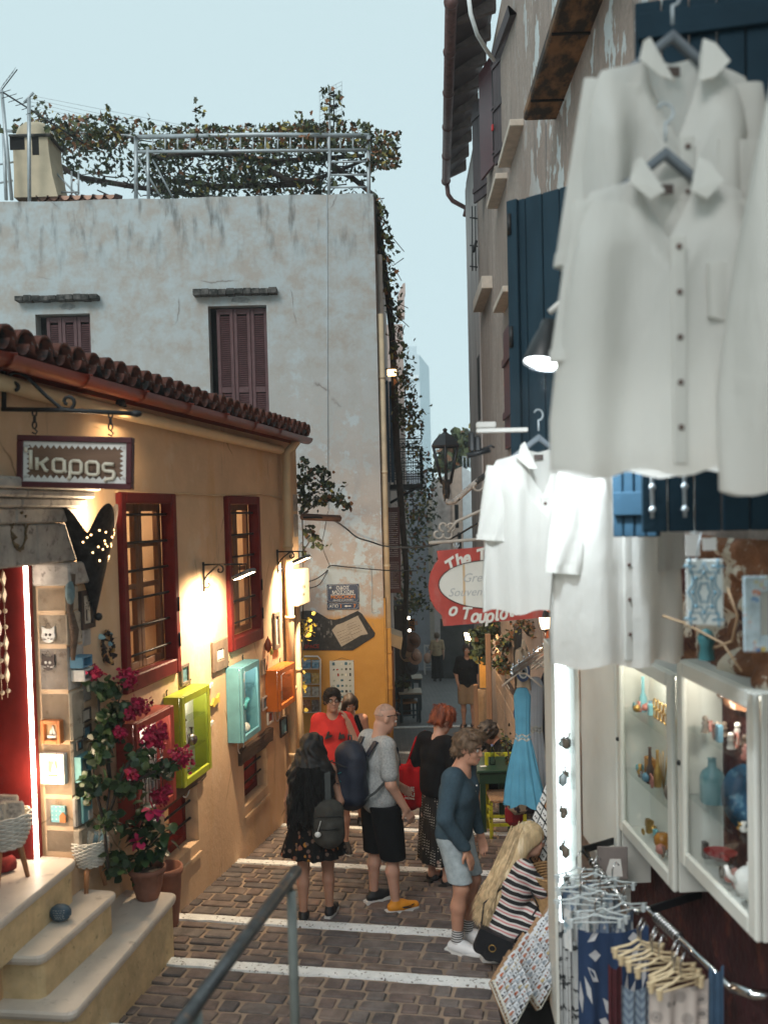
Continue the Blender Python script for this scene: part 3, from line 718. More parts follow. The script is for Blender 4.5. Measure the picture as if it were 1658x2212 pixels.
m_marble=M('marble_step',(.62,.55,.48),.4,.12,4,.08,30,layers=[((.36,.31,.27),9,.6,.72),((.25,.2,.17),40,.68,.74,(1,.25,1))])
m_riser=M('yellow_riser',(.61,.45,.25),.85,.2,7,.4,26,layers=[((.62,.48,.3),12,.56,.75),((.3,.22,.13),18,.62,.72)])
m_gut=M('red_brown_gutter',(.2,.03,.016),.35,.15,5,.04,30,spec=.3)
m_glass=MGlass('window_glass')
m_room=M('room_wall',(.7,.52,.32),.8,.06,2,0)
m_white=M('white_paint',(.72,.71,.68),.5,.06,6,.06,40)
U1=LW.U(648,1300); U0=1.6; Zt=1.02; Zb=-4.4
shop=T('ochre_gift_shop','low ochre plastered gift shop with red windows and a barrel tile eave on the left','shop',LW.P(8,-3.6,-.5))
w1=(LW.U(258,1270),LW.U(376,1270),LW.V(272,1492),LW.V(262,1066))
w2=(LW.U(488,1230),LW.U(557,1230),LW.V(500,1402),LW.V(486,1073))
c1=(LW.U(356,1800),LW.U(428,1750),LW.V(362,1878),LW.V(428,1688))
c2=(LW.U(527,1680),LW.U(577,1660),LW.V(527,1746),LW.V(577,1604))
Z1,Z2,Z3=-2.81,-2.54,-2.27
UD=LW.U(148,1500); dr=(UD-1.15,UD,Z3-.04,LW.V(120,1207))
mb=MB(); wall_holes(mb,LW,U0,U1,Zb,Zt,[w1,w2,c1,c2,dr],0,.5)
mb.quad(LW.P(U1,Zb,0),LW.P(U1,Zb,-3),LW.P(U1,Zt,-3),LW.P(U1,Zt,0)); mb.out('front_wall',m_shop,shop)
mb=MB()  # interior room
a,b=w1[0]-.6,U1-.1
for q in (((a,-2.3,-.33),(b,-2.3,-.33),(b,-2.3,-2.2),(a,-2.3,-2.2)),((a,-2.3,-2.2),(b,-2.3,-2.2),(b,.6,-2.2),(a,.6,-2.2)),((a,.6,-2.2),(b,.6,-2.2),(b,.6,-.33),(a,.6,-.33)),((a,-2.3,-.33),(a,-2.3,-2.2),(a,.6,-2.2),(a,.6,-.33)),((b,-2.3,-.33),(b,-2.3,-2.2),(b,.6,-2.2),(b,.6,-.33))):
    mb.quad(*[LW.P(*p) for p in q])
mb.out('shop_room',m_room,shop)
for k in (0,1): lamp('room_lamp',LW.P((w1[0]+.5,w2[0]+.5)[k],.2,-1.0),42,WARM2,shop,.12)
mb=MB()  # cellar back
for c in (c1,c2): mb.quad(LW.P(c[0]-.3,c[2]-.2,-.8),LW.P(c[1]+.3,c[2]-.2,-.8),LW.P(c[1]+.3,c[3]+.2,-.8),LW.P(c[0]-.3,c[3]+.2,-.8))
mb.out('cellar_room',m_white,shop)
for c in (c1,c2): lamp('cellar_lamp',LW.P((c[0]+c[1])/2,c[3]-.1,-.5),2.2,WARM2,shop,.05)
def casement(h,rows,bars,deep=.07,inner=True):
    u0,u1,v0,v1=h; fw=.075
    mb=MB(); o=.045
    for a,b,c,d in ((u0-.01,u0+fw,v0-.02,v1+.01),(u1-fw,u1+.01,v0-.02,v1+.01),(u0+fw,u1-fw,v1-fw,v1+.01),(u0+fw,u1-fw,v0-.02,v0+fw*1.4)):
        mb.box(LW,a,b,c,d,-deep,o,.01)
    w=mb.out('window',m_frame,shop)
    a0,a1,b0,b1=u0+fw,u1-fw,v0+fw*1.4,v1-fw
    mid=(a0+a1)/2
    for s0,s1 in ((a0,mid-.004),(mid+.004,a1)):
        mb=MB(); t=.06
        for a,b,c,d in ((s0,s0+t,b0,b1),(s1-t,s1,b0,b1),(s0+t,s1-t,b0,b0+t),(s0+t,s1-t,b1-t,b1)): mb.box(LW,a,b,c,d,-deep-.05,-deep+.0,.005)
        for k in range(1,rows): z=b0+(b1-b0)*k/rows; mb.box(LW,s0+t,s1-t,z-.02,z+.02,-deep-.045,-deep-.005,.004)
        mb.out('casement',m_casement,w)
        mb=MB(); mb.quad(LW.P(s0+t,b0+t,-deep-.025),LW.P(s1-t,b0+t,-deep-.025),LW.P(s1-t,b1-t,-deep-.025),LW.P(s0+t,b1-t,-deep-.025)); mb.out('pane',m_glass,w)
    for k in range(bars):
        z=b0+(b1-b0)*(k+.6)/bars
        mb=MB(); mb.tube([LW.P(u0+fw*.5,z,-.05),LW.P(u0+fw*.5,z,-.02),LW.P(u1-fw*.5,z,-.02),LW.P(u1-fw*.5,z,-.05)],.011,6); mb.out('bar',m_black,w)
    mb=MB()
    for z in (b0+.35*(b1-b0),b0+.12*(b1-b0)): mb.tube([LW.P(u1-.03,z-.06,.05),LW.P(u1-.03,z+.06,.05)],.012,6)
    mb.out('hinge',m_black,w)
casement(w1,4,6); casement(w2,4,6)
for c in (c1,c2):
    u0,u1,v0,v1=c; mb=MB(); f=.07
    for a,b,cc,d in ((u0,u0+f,v0,v1),(u1-f,u1,v0,v1),(u0+f,u1-f,v1-f,v1),(u0+f,u1-f,v0,v0+f)): mb.box(LW,a,b,cc,d,-.26,-.12,.006)
    w=mb.out('cellar_window',m_frame,shop)
    mb=MB(); mb.quad(LW.P(u0+f,v0+f,-.2),LW.P(u1-f,v0+f,-.2),LW.P(u1-f,v1-f,-.2),LW.P(u0+f,v1-f,-.2)); mb.out('pane',m_glass,w)
    for z in (v0+(v1-v0)*.38,v0+(v1-v0)*.68):
        mb=MB(); mb.tube([LW.P(u0,z,-.08),LW.P(u1,z,-.08)],.012,6); mb.out('bar',m_black,w)
    mb=MB(); N=9; vs=[]
    for i in range(N):
        u=u0-.16+(u1-u0+.3)*i/(N-1); j=random.uniform(-.015,.015); vs+=[LW.P(u,v1-.0+j,.035),LW.P(u,v1+.15+j,.045),LW.P(u,v1+.16+j,-.05),LW.P(u,v1+.0+j,-.05)]
    mb.add(vs,[(4*i+k,4*i+(k+1)%4,4*i+4+(k+1)%4,4*i+4+k) for i in range(N-1) for k in range(4)]+[(0,1,2,3),(4*N-4,4*N-3,4*N-2,4*N-1)]); mb.out('timber_lintel',m_beam,shop)
    mb=MB(); mb.add([LW.P(u0-.02,v0-.1,.004),LW.P(u1+.02,v0-.1,.004),LW.P(u1,v0+.01,-.14),LW.P(u0,v0+.01,-.14),LW.P(u0-.03,v0-.14,.02),LW.P(u1+.03,v0-.14,.02),LW.P(u1+.03,v0-.1,.02),LW.P(u0-.03,v0-.1,.02)],[(0,1,2,3),(4,5,6,7),(7,6,1,0)]); mb.out('sill',m_shop,shop)
# eave: gutter, tiles, soffit pipe
GV=LW.V(300,838,.2)
gv_=(LW.V(0,768,.24)+LW.V(650,940,.24))/2
mb=MB(); N=12; R=.072
def gut(u0,u1,r):
    vs=[]
    for u in (u0,u1):
        for rr in (r,r-.012):
            for k in range(N+1):
                w=PI+PI*k/N; vs.append(LW.P(u,gv_+rr*math.sin(w),.22+rr*math.cos(w)))
    M_=N+1
    fs=[(k,k+1,2*M_+k+1,2*M_+k) for k in range(N)]+[(M_+k,M_+k+1,3*M_+k+1,3*M_+k) for k in range(N)]+[(2*M_+k,2*M_+k+1,3*M_+k+1,3*M_+k) for k in range(N)]
    mb.add(vs,fs,True)
UR=LW.U(660,940,.2)
gut(U0,UR,R); g=mb.out('gutter',m_gut,shop)
for u in [U0+.35+k*.85 for k in range(11)]:
    if u<UR:
        mb=MB(); gut(u,u+.03,R+.006); mb.tube([LW.P(u+.015,gv_,.31),LW.P(u+.015,gv_+.02,.2),LW.P(u+.015,gv_+.03,.1)],.007,4); mb.out('gutter_joint',m_gut,g)
mb=MB(); mb.box(LW,U0,UR-.03,gv_-.05,gv_+.06,-.1,.12,.006); mb.out('fascia',m_frame,shop)
# barrel tiles: the eave row one by one, the rows above joined
def tile_mesh():
    mb=MB(); n=9
    vs=[];L_=.42
    for y,r in ((0,.098),(L_,.078)):
        for rr in (r,r-.016):
            for k in range(n+1):
                w=PI*k/n; vs.append((rr*math.cos(w),y,rr*math.sin(w)*1.0))
    Mx=n+1; fs=[]
    for k in range(n):
        fs+=[(k,k+1,2*Mx+k+1,2*Mx+k),(Mx+k,3*Mx+k,3*Mx+k+1,Mx+k+1),(k,Mx+k,Mx+k+1,k+1)]
    fs+=[(0,2*Mx,3*Mx,Mx),(n,Mx+n,3*Mx+n,2*Mx+n)]
    me=bpy.data.meshes.new('roof_tile'); me.from_pydata(vs,[],fs); me.materials.append(m_terra); me.polygons.foreach_set('use_smooth',[True]*len(fs)); me.update(); return me
tm=tile_mesh()
sl=math.radians(4.5)
rot=Matrix((( LW.u.x, -LW.n.x*math.cos(sl), LW.n.x*math.sin(sl)),(LW.u.y,-LW.n.y*math.cos(sl),LW.n.y*math.sin(sl)),(0,math.sin(sl),math.cos(sl))))
org=worg(shop); u=UR-.08; k=0
while u>U0+1.2:
    o=link('roof_tile',tm,shop); o.location=LW.P(u,gv_+.075+random.uniform(-.008,.008),.26+random.uniform(-.012,.012))-org
    rj=Matrix.Rotation(random.uniform(-.05,.05),3,'Z'); o.rotation_euler=(rot@rj).to_euler(); u-=.198; k+=1
mb=MB()
us=[UR-.08-.198*i for i in range(int((UR-.08-U0-1.2)/.198)+1)]
for rrow in range(1,6):
    for u in us:
        base=LW.P(u,gv_+.075+.012+rrow*.33*math.sin(sl),.26-rrow*.33*math.cos(sl))
        mb.add([base+rot@Vector(v.co) for v in tm.vertices],[tuple(p.vertices) for p in tm.polygons],True)
o=mb.out('upper_roof_tiles',m_terra,shop); o['kind']='stuff'
mb=MB(); mb.add([LW.P(U0,gv_+.05,.2),LW.P(UR-.02,gv_+.05,.2),LW.P(UR-.02,gv_+.05+2.4*math.tan(sl),-2.2),LW.P(U0,gv_+.05+2.4*math.tan(sl),-2.2)],[(0,1,2,3)]); mb.out('roof_deck',m_dark,shop)
# pan tiles seen as dark troughs under the covers
mb=MB()
for u in us: mb.lathe(LW.P(u-.099,gv_+.085,.285),[(.075,0),(.07,-.5)],6,axis=tuple(LW.n*math.cos(sl)-Vector((0,0,math.sin(sl)))),ux=tuple(LW.u),a0=PI,a1=2*PI)
o=mb.out('pan_tiles',m_terra,shop); o['kind']='stuff'
m_pipe=M('cream_pipe',(.62,.46,.28),.5,.08,5,.05,40)
def dpx(x,y,n=.08): u,v=LW.px(x,y,n); return LW.P(u,v,n)
mb=MB(); mb.tube([dpx(-30,817),dpx(73,846),dpx(378,919),dpx(560,962),dpx(606,972)],.05,10); mb.out('eave_pipe',m_pipe,shop)
ud=LW.U(622,1200,.09)
mb=MB(); mb.tube([LW.P(ud+.12,gv_-.06,.2),LW.P(ud+.08,gv_-.13,.16),LW.P(ud,gv_-.2,.1),LW.P(ud,-1,.09),LW.P(ud,-3.75,.09)],.052,10)
for z in (-.4,-1.25,-2.1,-2.9): mb.tube([LW.P(ud,z,.09),LW.P(ud,z+.04,.09)],.062,10)
mb.out('downpipe',m_pipe,shop)
mb=MB(); u2=LW.U(643,1400,.06); mb.tube([LW.P(u2,LW.V(643,1305,.06),.06),LW.P(u2,-3.8,.06)],.035,8); mb.tube([LW.P(u2,-1.95,.06),LW.P(u2,-1.9,.06)],.042,8); mb.out('meter_conduit',m_pipe,shop)
mb=MB(); mb.tube([dpx(250,1062,.012),dpx(330,1066,.012),dpx(400,1066,.012),dpx(470,1071,.012),dpx(560,1066,.012),dpx(612,1077,.012)],.008,5); mb.out('wall_wire',m_pipe,shop)
for y0,y1 in ((1068,1105),(1110,1160),(1300,1345)):   # corner quoins
    mb=MB(); mb.box(LW,U1-.2,U1+.004,LW.V(645,y1),LW.V(645,y0),-.3,.006,.01); mb.out('quoin_stone',m_limeg,shop)
# ---- doorway: jamb stones, lintel, cornice
JF=Fr(LW.P(UD,0,0),LW.n,tuple(-LW.u))         # jamb face, looking back up the street
ys=[1212,1262,1320,1392,1490,1600,1720,1790,1850]
vz=[LW.V(160,y) for y in ys]; vz[-1]=Z3
for i,(a,b) in enumerate(zip(vz,vz[1:])):
    mb=MB(); ext=(.10,.0,.03,.0,.02,.0,.0,.035)[i]; nn=(.07,.015,.02,.012,.018,.014,.03,.05)[i]
    mb.box(LW,UD-(.05 if i==0 else .0),UD+.16+ext,b+.003,a-.003,-.21,nn,.012)
    mb.out('jamb_stone',m_lime if i%3 else m_limeg,shop)
for (x0,y0,x1,y1) in ((178,1358,196,1395),(178,1470,196,1515),(168,1392,180,1415)):
    a,b,c,d=LW.R(x0,y0,x1,y1); mb=MB(); mb.box(LW,a,b,c,d,-.1,.006,.008); mb.out('jamb_stone',m_limeg,shop)
lz0,lz1=vz[0],LW.V(120,1130)
for a,b,n in ((UD-1.6,UD-.35,.03),(UD-.347,UD+.14,.028)):
    mb=MB(); mb.box(LW,a,b,lz0+.003,lz1,-.42,n,.012); mb.out('lintel_stone',m_limeg,shop)
zc=lz1+.004
for (h,n,e) in ((.10,.05,.02),(.06,.09,.06),(.05,.13,.10),(.07,.16,.13)):
    for a,b in ((UD-1.7,UD-.6),(UD-.597,UD+.13+e)):
        mb=MB(); mb.box(LW,a,b,zc,zc+h-.003,-.2,n,.012); mb.out('cornice_stone',m_limeg,shop)
    zc+=h
# door
mb=MB(); mb.box(LW,UD-1.15,UD-.001,Z3,dr[3],-.5,-.46); 
door=mb.out('door',m_frame,shop)
for a,b in ((UD-.13,UD-.05),(UD-1.15,UD-1.06)):
    mb=MB(); mb.box(LW,a,b,Z3,dr[3],-.46,-.2,.006); mb.out('door_frame',m_frame,door)
mb=MB(); mb.box(LW,UD-.6,UD-.27,Z3+.75,dr[3]-.12,-.462,-.456); mb.out('door_pane',M('dim_pane',(.5,.38,.25),.2,.1),door)
for z0,z1 in ((Z3+.12,Z3+.6),):
    mb=MB(); mb.box(LW,UD-.6,UD-.24,z0,z1,-.462,-.44,.012); mb.out('door_panel',m_frame,door)
led=ME('led_strip_glow',(1,.86,.7),14)
a=LW.px(53,1212,-.18); b=LW.px(86,1838,-.18)
mb=MB(); mb.box(LW,(a[0]+b[0])/2-.014,(a[0]+b[0])/2+.014,Z3+.01,dr[3]-.02,-.195,-.18); st=solo(mb,'led_strip',led,'bright vertical warm white light strip in the red doorway frame','light strip')
lamp('door_strip_light',LW.P((a[0]+b[0])/2,-1.7,-.15),20,WARM2,None,.2)
# shell curtain in the doorway
m_shell=M('shell',(.62,.5,.36),.35,.25,20,.2,60)
sc=T('shell_curtain','hanging strings of pale shells and beads in the doorway','shell curtain',LW.P(UD-.4,dr[3]-.05,-.2))
for k in range(7):
    u=UD-.62+k*.065; z=dr[3]-.06; mb=MB(); n_=int(random.uniform(6,12)) if k<6 else 8
    mb.tube([LW.P(u,z,-.3),LW.P(u,z-n_*.105,-.3)],.002,3)
    for i in range(n_):
        zz=z-.06-i*.105; 
        if random.random()<.35: mb.ball(LW.P(u,zz,-.295),.016,8)
        else:
            pts=[(u,zz+.05),(u+.022,zz),(u,zz-.05),(u-.022,zz)]; mb.prism(LW,pts,-.305,-.292)
    mb.out('shell_string',m_shell,sc)
# ---- entrance steps
steps=T('entrance_steps','three marble topped steps with yellow risers leading to the red shop door','steps',LW.P(UD-.4,-3.2,.3))
def slab(zt,far,near,zbot,mat_t=m_marble,tk=.055,ov=.035):
    pf=atZ(*far,zt); pn=atZ(*near,zt)
    a=pf; c=pn; bl=LW.P(uOf(pf),zt,-.5 if zt==Z3 else .0)
    fr=Fr((0,0,0),(1,0,0),(0,-1,0)); pts=[]
    back_f=LW.P((pf-LW.o).dot(LW.u)+.02,0,-.45); lf=LW.P((pn-LW.o).dot(LW.u)-.05,0,-.45)
    ring=[Vector((a.x,a.y,0)),Vector((c.x,c.y,0)),Vector((lf.x,lf.y,0)),Vector((back_f.x,back_f.y,0))]
    # rounded outer corners
    def rnd(r,P):
        out=[]
        for i,p in enumerate(P):
            if i>1: out.append(p); continue
            q0=P[i-1]; q1=P[(i+1)%4]; d0=(q0-p).normalized(); d1=(q1-p).normalized(); s,e=p+d0*r,p+d1*r
            for k in range(5):
                t=k/4; out.append(s*(1-t)**2+p*2*t*(1-t)+e*t*t)
        return out
    R_=rnd(.07,ring); cen=sum(ring,Vector())/4; n=len(R_); mb=MB(); vs=[]
    for s_,z in ((-.012,zt-tk),(0,zt-tk*.6),(0,zt-.012),(-.012,zt)):
        for p in R_:
            d=(p-cen); q=p+d.normalized()*s_; vs.append(Vector((q.x,q.y,z)))
    fs=[(j*n+i,j*n+(i+1)%n,(j+1)*n+(i+1)%n,(j+1)*n+i) for j in range(3) for i in range(n)]+[tuple(range(3*n,4*n)),tuple(range(n-1,-1,-1))]
    mb.add(vs,fs); mb.out('step_slab',mat_t,steps)
    mb=MB(); vs=[]
    for z in (zbot,zt-tk):
        for p in R_: d=(p-cen); q=p-d.normalized()*ov; vs.append(Vector((q.x,q.y,z)))
    mb.add(vs,[(i,(i+1)%n,n+(i+1)%n,n+i) for i in range(n)]); mb.out('riser',m_riser,steps)
slab(Z1,(385,1928),(160,2191),-3.9); slab(Z2,(257,1924),(92,2068),Z1-.01); slab(Z3,(170,1853),(-60,2040),Z2-.01)
# ---- hanging shop sign
m_wood=M('sign_wood',(.17,.1,.065),.7,.25,5,.25,40,stretch=(.3,.3,3),layers=[((.06,.035,.025),7,.58,.7)])
YS=5.5
p0,p1=atY(40,1052,YS),atY(287,1058,YS-.03); sf=Fr(p0,p1-p0); sf.v=Vector((0,0,1)); sw=(p1-p0).length; sh_=(atY(40,940,YS)-p0).z
tl=(p1-p0).normalized().z
sf.v=Vector((-tl,0,1)).normalized(); sf.n=sf.u.cross(sf.v).normalized()
sign=T('hanging_shop_sign','wooden hanging sign with the pale word Ίκαρος and a zigzag border, in a dark red frame','sign',p0)
mb=MB(); f=.034
mb.box(sf,0,sw,0,f,-.03,.03,.004); mb.box(sf,0,sw,sh_-f,sh_,-.03,.03,.004); mb.box(sf,0,f,f,sh_-f,-.03,.03,.004); mb.box(sf,sw-f,sw,f,sh_-f,-.03,.03,.004); mb.out('frame',m_maroon,sign)
mb=MB(); mb.box(sf,f,sw-f,f,sh_-f,-.02,.008); mb.out('board',m_wood,sign)
mb=MB(); b_=.02
def zig(a,b,fixed,sgn,horiz,n):
    for i in range(n):
        t0=a+(b-a)*i/n; t1=a+(b-a)*(i+1)/n; P_=[(t0,fixed),(t1,fixed),(t1,fixed+sgn*b_),((t0+t1)/2,fixed+sgn*(b_+.022)),(t0,fixed+sgn*b_)]
        P_=P_ if horiz else [(y,x) for x,y in P_]
        mb.add([sf.P(x,y,.0125) for x,y in P_],[tuple(range(5))])
zig(f,sw-f,f,1,True,17); zig(f,sw-f,sh_-f,-1,True,17); zig(f+b_,sh_-f-b_,f,1,False,7); zig(f+b_,sh_-f-b_,sw-f,-1,False,7); mb.out('zigzag_border',m_white,sign)
m_cream_l=M('cream_letters',(.72,.66,.54),.5,.05)
def zq(x,y): return sf.px(x*.2441,675+y*.2441)
def rr(x0,y0,x1,y1,c=18): return [(x0+c,y0),(x1-c,y0),(x1,y0+c),(x1,y1-c),(x1-c,y1),(x0+c,y1),(x0,y1-c),(x0,y0+c),(x0+c,y0)]
for st_ in ([[(238,1190),(246,1232)]],[[(285,1212),(287,1382)]],[[(340,1275),(342,1386)],[(438,1278),(380,1325),(344,1336)],[(380,1325),(415,1385),(436,1390)]],[rr(485,1284,582,1392),[(582,1284),(584,1375),(602,1396)]],[rr(636,1290,732,1398),[(636,1330),(630,1440),(614,1456)]],[rr(778,1292,882,1404)],[[(1018,1304),(940,1302),(926,1316),(927,1352),(940,1364),(1010,1366),(1020,1380),(1018,1420),(1006,1432),(952,1436),(946,1462)]]):
    mb=MB()
    for pl in st_: mb.tube([sf.P(*zq(*p),.018) for p in pl],.0115,6)
    mb.out('letter',m_cream_l,sign)
# bracket + chains (the bracket is fixed to the shop wall)
brk=T('scroll_sign_bracket','black wrought iron scroll bracket carrying the hanging sign over the shop door','bracket',atY(8,885,YS))
mb=MB(); P_=lambda x,y:atY(x,y,YS)
mb.tube([P_(9,748),P_(9,886)],.02,4); mb.out('upright',m_black,brk)
mb=MB(); mb.tube([P_(4,884),P_(140,886),P_(300,894)],.014,6); mb.ball(P_(294,894),.026,8,(1.5,1,.8)); mb.out('arm',m_black,brk)
def spiral(cx,cy,r0,r1,a0,a1,n=18): return [P_(cx+(r0+(r1-r0)*i/n)*math.cos(a0+(a1-a0)*i/n),cy+(r0+(r1-r0)*i/n)*math.sin(a0+(a1-a0)*i/n)) for i in range(n+1)]
mb=MB(); mb.tube([P_(14,825),P_(18,812),P_(30,806),P_(45,806),P_(60,815),P_(100,855),P_(132,882)]+spiral(147,868,17,5,1.6,-4.4),.011,6); mb.tube(spiral(32,838,15,5,2.9,7.6),.011,6); mb.out('scroll',m_black,brk)
for cx0,cy0 in ((75,886),(239,890)):
    ch=[];mb=MB()
    for k in range(3):
        y=cy0+6+k*13; mb.tube([P_(cx0+4.5*math.cos(w*PI/4)*(1 if k%2==0 else .35),y+8*math.sin(w*PI/4)) for w in range(8)],.0055,5,closed=True)
    mb.tube([P_(cx0,cy0+40),P_(cx0+6,cy0+46),P_(cx0+2,cy0+52),P_(cx0-5,cy0+48)],.005,5)
    mb.out('chain',m_black,brk)
# downlight that washes the wall behind the sign
dl=T('sign_downlight','small warm downlight tucked behind the hanging sign, lighting the wall','downlight',LW.P(LW.U(205,920),LW.V(205,905),.12))
mb=MB(); c=LW.P(LW.U(235,905),LW.V(235,880),.1); mb.lathe(c,[(.03,.05),(.045,0),(.04,0)],10,axis=(0,0,1)); mb.out('housing',m_black,dl)
lamp('sign_spot',c+LW.n*.12-Vector((0,0,.02)),12,WARM,dl,.02,150,c+LW.n*.0-Vector((0,0,.7)),.8)
# ---- cone wall sconce
m_sc=M('dark_hammered_metal',(.03,.03,.032),.5,.6,18,.6,50,metal=.4)
tipu,tipv=LW.px(213,1326,.06)
sco=T('cone_wall_sconce','dark hammered metal cone sconce with petal rim and glowing pin holes beside the tall window','wall lamp',LW.P(tipu,tipv,.1))
topv=LW.V(225,1125,.2); topu=LW.U(228,1125,.2); H=topv-tipv; N=40
mb=MB(); vs=[];
def conept(w,t):
    r=.012+.225*t; cu=tipu+(topu-tipu)*t; return LW.P(cu-r*math.cos(w),tipv+H*t,.03+.0*t+r*.95*math.sin(w))
rows=9
for i in range(rows+1):
    for k in range(N+1):
        w=PI*k/N; lim=1+.30*abs(math.sin(w*2.5+PI/2))**1.3-.12
        vs.append(conept(w,lim*i/rows))
mb.add(vs,[(i*(N+1)+k,i*(N+1)+k+1,(i+1)*(N+1)+k+1,(i+1)*(N+1)+k) for i in range(rows) for k in range(N)],True)
mb.ball(LW.P(tipu,tipv-.02,.06),.03,8); mb.out('cone',m_sc,sco)
glow=ME('pin_hole_glow',(1,.6,.25),5); mb=MB()  # emissive discs imitate lamp light coming through pin holes
for k in range(34):
    w=random.uniform(.25,2.9); t=random.uniform(.55,.92); p=conept(w,t); q=conept(w,t+.02)-p; c0=conept(w,t); ax=(c0-LW.P(tipu+(topu-tipu)*t,tipv+H*t,.03)).normalized()
    mb.lathe(p+ax*.002,[(.0001,.002),(.0075,.002),(.0075,0)],6,axis=tuple(ax))
mb.out('pin_hole_glow_disc',glow,sco)
lamp('sconce_light',LW.P(topu,topv+.02,.14),16,WARM2,sco,.04)
# ---- two arm lamps
def armlamp(x,yt,yb,n,label,xf,power,ang=142,blend=.75,aim=None):
    u=LW.U(x,yb); t=T('arm_wall_lamp',label,'wall lamp',LW.P(u,LW.V(x,yb),.02))
    v0,v1=LW.V(x,yb),LW.V(x,yt); va=v1-.09*(v1-v0)
    mb=MB(); mb.tube([LW.P(u,v0,.02),LW.P(u,v1,.02)],.012,5); mb.out('back_bar',m_black,t)
    mb=MB(); mb.tube([LW.P(u,va,.02),LW.P(u,va,n)],.009,6); mb.out('arm',m_black,t)
    s=(v1-v0)/.31
    def sp(cn,cv,r0,r1,a0,a1): return [LW.P(u,cv+(r0+(r1-r0)*i/16)*math.sin(a0+(a1-a0)*i/16),cn+(r0+(r1-r0)*i/16)*math.cos(a0+(a1-a0)*i/16)) for i in range(17)]
    mb=MB(); mb.tube([LW.P(u,v0+.12*s,.025),LW.P(u,v0+.17*s,.05),LW.P(u,v0+.22*s,.10)]+sp(.2*s,va-.055*s,.05*s,.012*s,1.9,-4),.008,5); mb.tube(sp(.06*s,v0+.075*s,.05*s,.012*s,2.6,7.5),.007,5); mb.out('scroll',m_black,t)
    c=LW.P(u+.02,va-.09,n); tilt=math.radians(22)
    hf=Fr(c,LW.u); hf.v=(Vector((0,0,1))*math.cos(tilt)+LW.n*math.sin(tilt)*-1).normalized(); hf.n=hf.u.cross(hf.v)
    mb=MB(); mb.box(hf,-.09,.09,-.018,.018,-.1,.1,.012); mb.out('flood_head',M('flood_metal',(.09,.1,.11),.4,.4,20,.1),t)
    mb=MB(); mb.box(hf,-.075,.075,-.024,-.019,-.085,.085); mb.out('flood_glass',ME('flood_glow',(1,.75,.45),18),t)
    mb=MB(); mb.tube([LW.P(u-.08,va-.08,n),LW.P(u-.08,va,n),LW.P(u+.1,va,n),LW.P(u+.1,va-.08,n)],.006,4); mb.out('yoke',m_black,t)
    lamp('flood_light',c-hf.v*.05,power,(1,.74,.46),t,.05,ang,aim or LW.P(u+.0,va-.62,0.0),blend)
armlamp(437,1214,1278,.40,'black scroll arm lamp lighting the wall between the two red windows',517,270)
armlamp(597,1187,1240,.30,'black scroll arm lamp by the downpipe at the far end of the shop wall',655,400,168,.9,LW.P(U1+.6,-2.6,-.1))
# ---- lit display cases
def case(name,label,col,rect,n,items):
    m_=M(name,col,.45,.12,7,.08,40); u0,u1,v0,v1=rect
    t=T('display_case',label,'display case',LW.P((u0+u1)/2,v0,n/2),'lit display cases on the shop wall')
    mb=MB(); w=.014
    for a,b,c,d in ((u0,u0+w,v0,v1),(u1-w,u1,v0,v1),(u0+w,u1-w,v0,v0+w),(u0+w,u1-w,v1-w,v1)): mb.box(LW,a,b,c,d,.004,n-.03,.003)
    mb.out('cabinet_body',m_,t)
    mb=MB(); mb.box(LW,u0+w,u1-w,v0+w,v1-w,.006,.014); mb.out('back_panel',m_white,t)
    mb=MB(); f=.065
    for a,b,c,d in ((u0,u0+f,v0,v1),(u1-f,u1,v0,v1),(u0+f,u1-f,v0,v0+f),(u0+f,u1-f,v1-f,v1)): mb.box(LW,a,b,c,d,n-.027,n,.006)
    mb.ball(LW.P(u0+f*.5,(v0+v1)/2,n+.004),.01,6); mb.out('door_frame',m_,t)
    mb=MB(); mb.quad(LW.P(u0+f,v0+f,n-.015),LW.P(u1-f,v0+f,n-.015),LW.P(u1-f,v1-f,n-.015),LW.P(u0+f,v1-f,n-.015)); mb.out('pane',m_glass,t)
    for k in (1,2):
        z=v0+(v1-v0)*k/3; mb=MB(); mb.box(LW,u0+w,u1-w,z,z+.006,.016,n-.04); mb.out('shelf',m_glass,t)
    mb=MB(); mb.box(LW,u0+w+.01,u1-w-.01,v1-w-.02,v1-w-.004,n-.06,n-.035); mb.out('led_strip',ME('case_led',(1,.9,.75),10),t)
    lamp('case_light',LW.P((u0+u1)/2,v1-.1,n-.05),1.5*(u1-u0)*(v1-v0)/.35,(1,.86,.66),t,.03)
    for x in (u0+.06,u1-.06):
        mb=MB(); mb.tube([LW.P(x,v1,.01),LW.P(x,v1+.04,.01),LW.P(x,v1+.055,.02)],.006,5); mb.out('hook',m_black,t)
    mb=MB(); x=(u0*.4+u1*.6); r=.09; mb.tube([LW.P(x+r*math.cos(q),v0-.02-r*.9+r*math.sin(q),.02) for q in [PI/2+2*PI*i/14*.95 for i in range(15)]],.006,5); mb.out('power_cable',m_white,t)
    return t
def frect(xl,xr,yt,yb,n,xt=None): 
    xm=xt or xl; return (LW.U(xl,(yt+yb)/2,n),LW.U(xr,(yt+yb)/2,n),LW.V(xm,yb,n),LW.V(xm,yt,n))
N_=.17
rc=frect(296,379,1521,1729,N_,379); case('case_red','brick red framed lit display case with necklaces, behind the bougainvillea',(.33,.05,.035),rc,N_,0)
lc=frect(396,457,1506,1706,N_); case('case_lime','lime green framed lit display case on the shop wall',(.33,.38,.03),lc,N_,0)
bc=frect(524,563,1442,1608,N_); case('case_blue','sky blue framed lit display case below the second window',(.13,.33,.4),bc,N_,0)
oc=frect(604,638,1448,1539,N_); case('case_orange','small orange framed lit display case near the downpipe',(.42,.11,.015),oc,N_,0)
